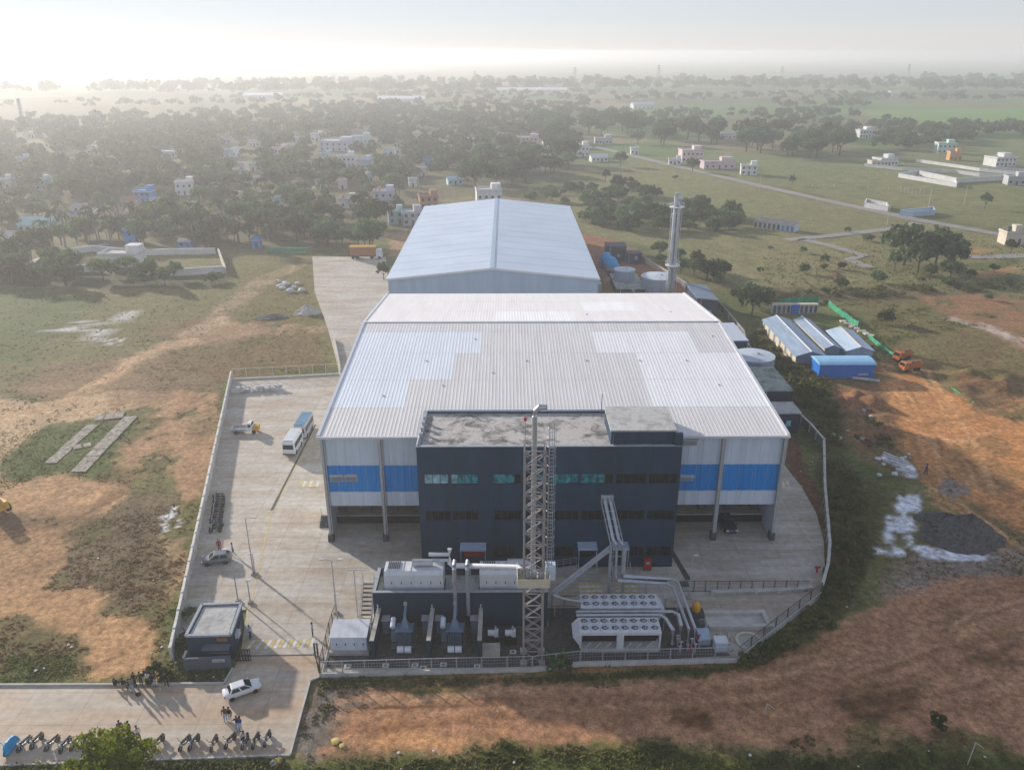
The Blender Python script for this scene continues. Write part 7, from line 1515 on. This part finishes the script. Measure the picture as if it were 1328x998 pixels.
for i in range(5): g = G(1155+i*4.5, 592+i*5); tag(MB().obox((g[0],g[1],.25),(2.6,.35,.2), -1.0+.1*i).build('plank', 'debris_white'), 'pale plank lying in the rubble beside the dirt track', 'plank', 'planks in the rubble')
for i in range(30): px, py = rnd.uniform(1075,1135), rnd.uniform(520,575); rock(px, py, rnd.uniform(.25,.6), 'concrete' if i % 3 else 'earth_red', 'broken stone in the spoil heap below the blue cabin', 'stone', 'stones of the spoil heap below the blue cabin', 200+i, 'stone')
mat('rag_yellow', (.62,.50,.16), .85, var=.2)
for (px, py, s, lb) in ((435,961,.45,'yellowish rubbish bag on the dark foreground earth'),(444,966,.3,'small yellow rag beside the rubbish bag'),(361,986,.42,'yellow rubbish at the end of the road edge'),(355,989,.35,'white rubbish bag at the end of the road edge')): rock(px, py, s, 'rag_yellow' if 'yellow' in lb else 'debris_white', lb, 'rubbish', None, int(px), 'rubbish_bag')
for i in range(46):
    px, py = rnd.choice([(rnd.uniform(1080,1150),rnd.uniform(690,800)),(rnd.uniform(420,1300),rnd.uniform(965,996)),(rnd.uniform(30,220),rnd.uniform(690,870)),(rnd.uniform(1020,1066),rnd.uniform(570,660)),(rnd.uniform(160,290),rnd.uniform(855,882))]); rock(px, py, rnd.uniform(.08,.17), 'debris_white', 'scrap of white litter on the ground', 'litter', 'white litter scattered on the ground', 300+i, 'litter_scrap')
for i in range(7): g = G(1093+i*6, 418+i*3.2); tag(MB().obox((g[0],g[1],.3),(rnd.uniform(1,2.4),rnd.uniform(.6,1.4),.35), rnd.uniform(-1,1)).build('board_stack', 'debris_white' if i % 2 else 'shed_cream'), 'pale board stack beside the netting behind the pale shed', 'boards', 'board stacks behind the pale shed')
for (px, py, w_, d_, lb) in ((1061,440,3.0,2.0,'pale sheet stack between the two long workers sheds'),(1123,493,5,.5,'pale beam lying below the blue site cabin')): g = G(px, py); tag(MB().obox((g[0],g[1],.25),(w_,d_,.35), -.35).build('sheet_stack', 'debris_white'), lb, 'boards')
# broken concrete strips in the left field
hs_ = thing('concrete_strips', 'broken H shaped concrete strips lying in the left field', 'concrete strips', (*G(120,575),0))
def strip(a, b, w, n):
    A, B = G(*a), G(*b)
    for i in range(n):
        p = lerp2(A, B, (i+.5)/n); L_ = math.hypot(B[0]-A[0],B[1]-A[1])/n; q = MB().box(-L_/2+.05,L_/2-.05,-w/2,w/2,-.3,-.0+rnd.uniform(-.03,.03)).mesh('slab','field_slab'); piece('slab', q, hs_, Vector((p[0]+rnd.uniform(-.1,.1),p[1],0))-hs_.location, math.atan2(B[1]-A[1],B[0]-A[0])+rnd.uniform(-.03,.03))
strip((101,611),(170,539),2.3,8); strip((65,600),(120,550),1.9,6); strip((122,541),(160,537),2.6,3); strip((95,580),(118,575),1.6,2)
for (px, py, h_, lb) in ((991,925,1.3,'thin wooden stake on the bare foreground earth'),(1255,990,2.6,'thin leaning white pole at the bottom right')): g = G(px, py); tag(MB().bar((g[0],g[1],-.1),(g[0]+.15,g[1],h_),.06).bar((g[0]+.15,g[1],h_),(g[0]+.9,g[1]-.2,h_-.5),.05).build('stake', 'concrete_pale'), lb, 'stake')
# tufts over the rough land, thicker where the sheet is green
def tufts(px_poly, n, hmin, hmax, green):
    P = []; xs = [p[0] for p in px_poly]; ys = [p[1] for p in px_poly]; c = 0
    cand = []
    while len(cand) < n*3:
        a, b = rnd.uniform(min(xs),max(xs)), rnd.uniform(min(ys),max(ys))
        if inpoly(a, b, px_poly): cand.append(G(a, b))
    cand = np.array(cand); ix = np.clip(np.searchsorted(gx, cand[:,0]), 0, NX-1); iy = np.clip(np.searchsorted(gy, cand[:,1]), 0, NY-1); cc = col[iy*NX+ix]
    gness = cc[:,1]/(cc[:,0]+1e-6); keep = (gness > (.86 if green else .66)) & (gness < (9 if green else .9)) & (_lr.rand(len(cand)) < .6) & (fbm(cand[:,0]*.5, cand[:,1]*.5) > .45)
    P = cand[keep][:n]; Q = []
    for k in range(3):
        m_ = len(P); a = _lr.rand(m_)*6.28; h_ = hmin+(hmax-hmin)*_lr.rand(m_)**2; w_ = .10+.12*_lr.rand(m_); x = P[:,0]+_lr.normal(size=m_)*.15; y = P[:,1]+_lr.normal(size=m_)*.15; ca, sa = np.cos(a)*w_, np.sin(a)*w_; z = np.full(m_, -.2)
        Q.append(np.stack([np.stack([x-ca,y-sa,z],1), np.stack([x+ca,y+sa,z],1), np.stack([x+ca*.5+.1,y+sa*.5,z+h_+.08],1), np.stack([x-ca*.5+.1,y-sa*.5,z+h_+.08],1)],1).reshape(-1,3))
    return np.concatenate(Q)
LF = [(0,372),(300,372),(405,380),(430,478),(298,486),(218,860),(0,880)]; RFD = [(1085,480),(1328,395),(1328,790),(1140,760),(1160,620)]
stuff('grass_tufts', [tufts(LF, 3000, .06, .18, True), tufts([(1085,480),(1140,400),(1328,395),(1328,500),(1230,500),(1140,470)], 2500, .1, .35, True), tufts([(990,330),(1328,300),(1328,400),(990,395)], 1400, .2, .45, True), tufts([(400,880),(1328,770),(1328,998),(380,998)], 4500, .08, .3, True)], 'weed', 'scattered green tufts over the rough land')
stuff('dry_tufts', [tufts(LF, 4000, .05, .16, False), tufts(RFD, 1200, .06, .2, False), tufts([(400,880),(1328,770),(1328,998),(380,998)], 2500, .06, .2, False)], 'dry_grass', 'scattered dry tufts over the rough land')

# ------------------------------------------------------------------ haze
hz = MB().box(-9500, 9500, -90, 24500, -2.0, 63.5).build('haze', 'concrete'); tag(hz, 'pale morning haze over the plain', None, kind='stuff')
hm = bpy.data.materials.new('haze_air'); hm.use_nodes = True; hn = hm.node_tree.nodes; hn.clear()
pv = hn.new('ShaderNodeVolumePrincipled'); ho = hn.new('ShaderNodeOutputMaterial')
pv.inputs['Color'].default_value = (.975,.98,.99,1); pv.inputs['Density'].default_value = .00047; pv.inputs['Anisotropy'].default_value = .42
hm.node_tree.links.new(pv.outputs[0], ho.inputs['Volume'])
hz.data.materials.clear(); hz.data.materials.append(hm)
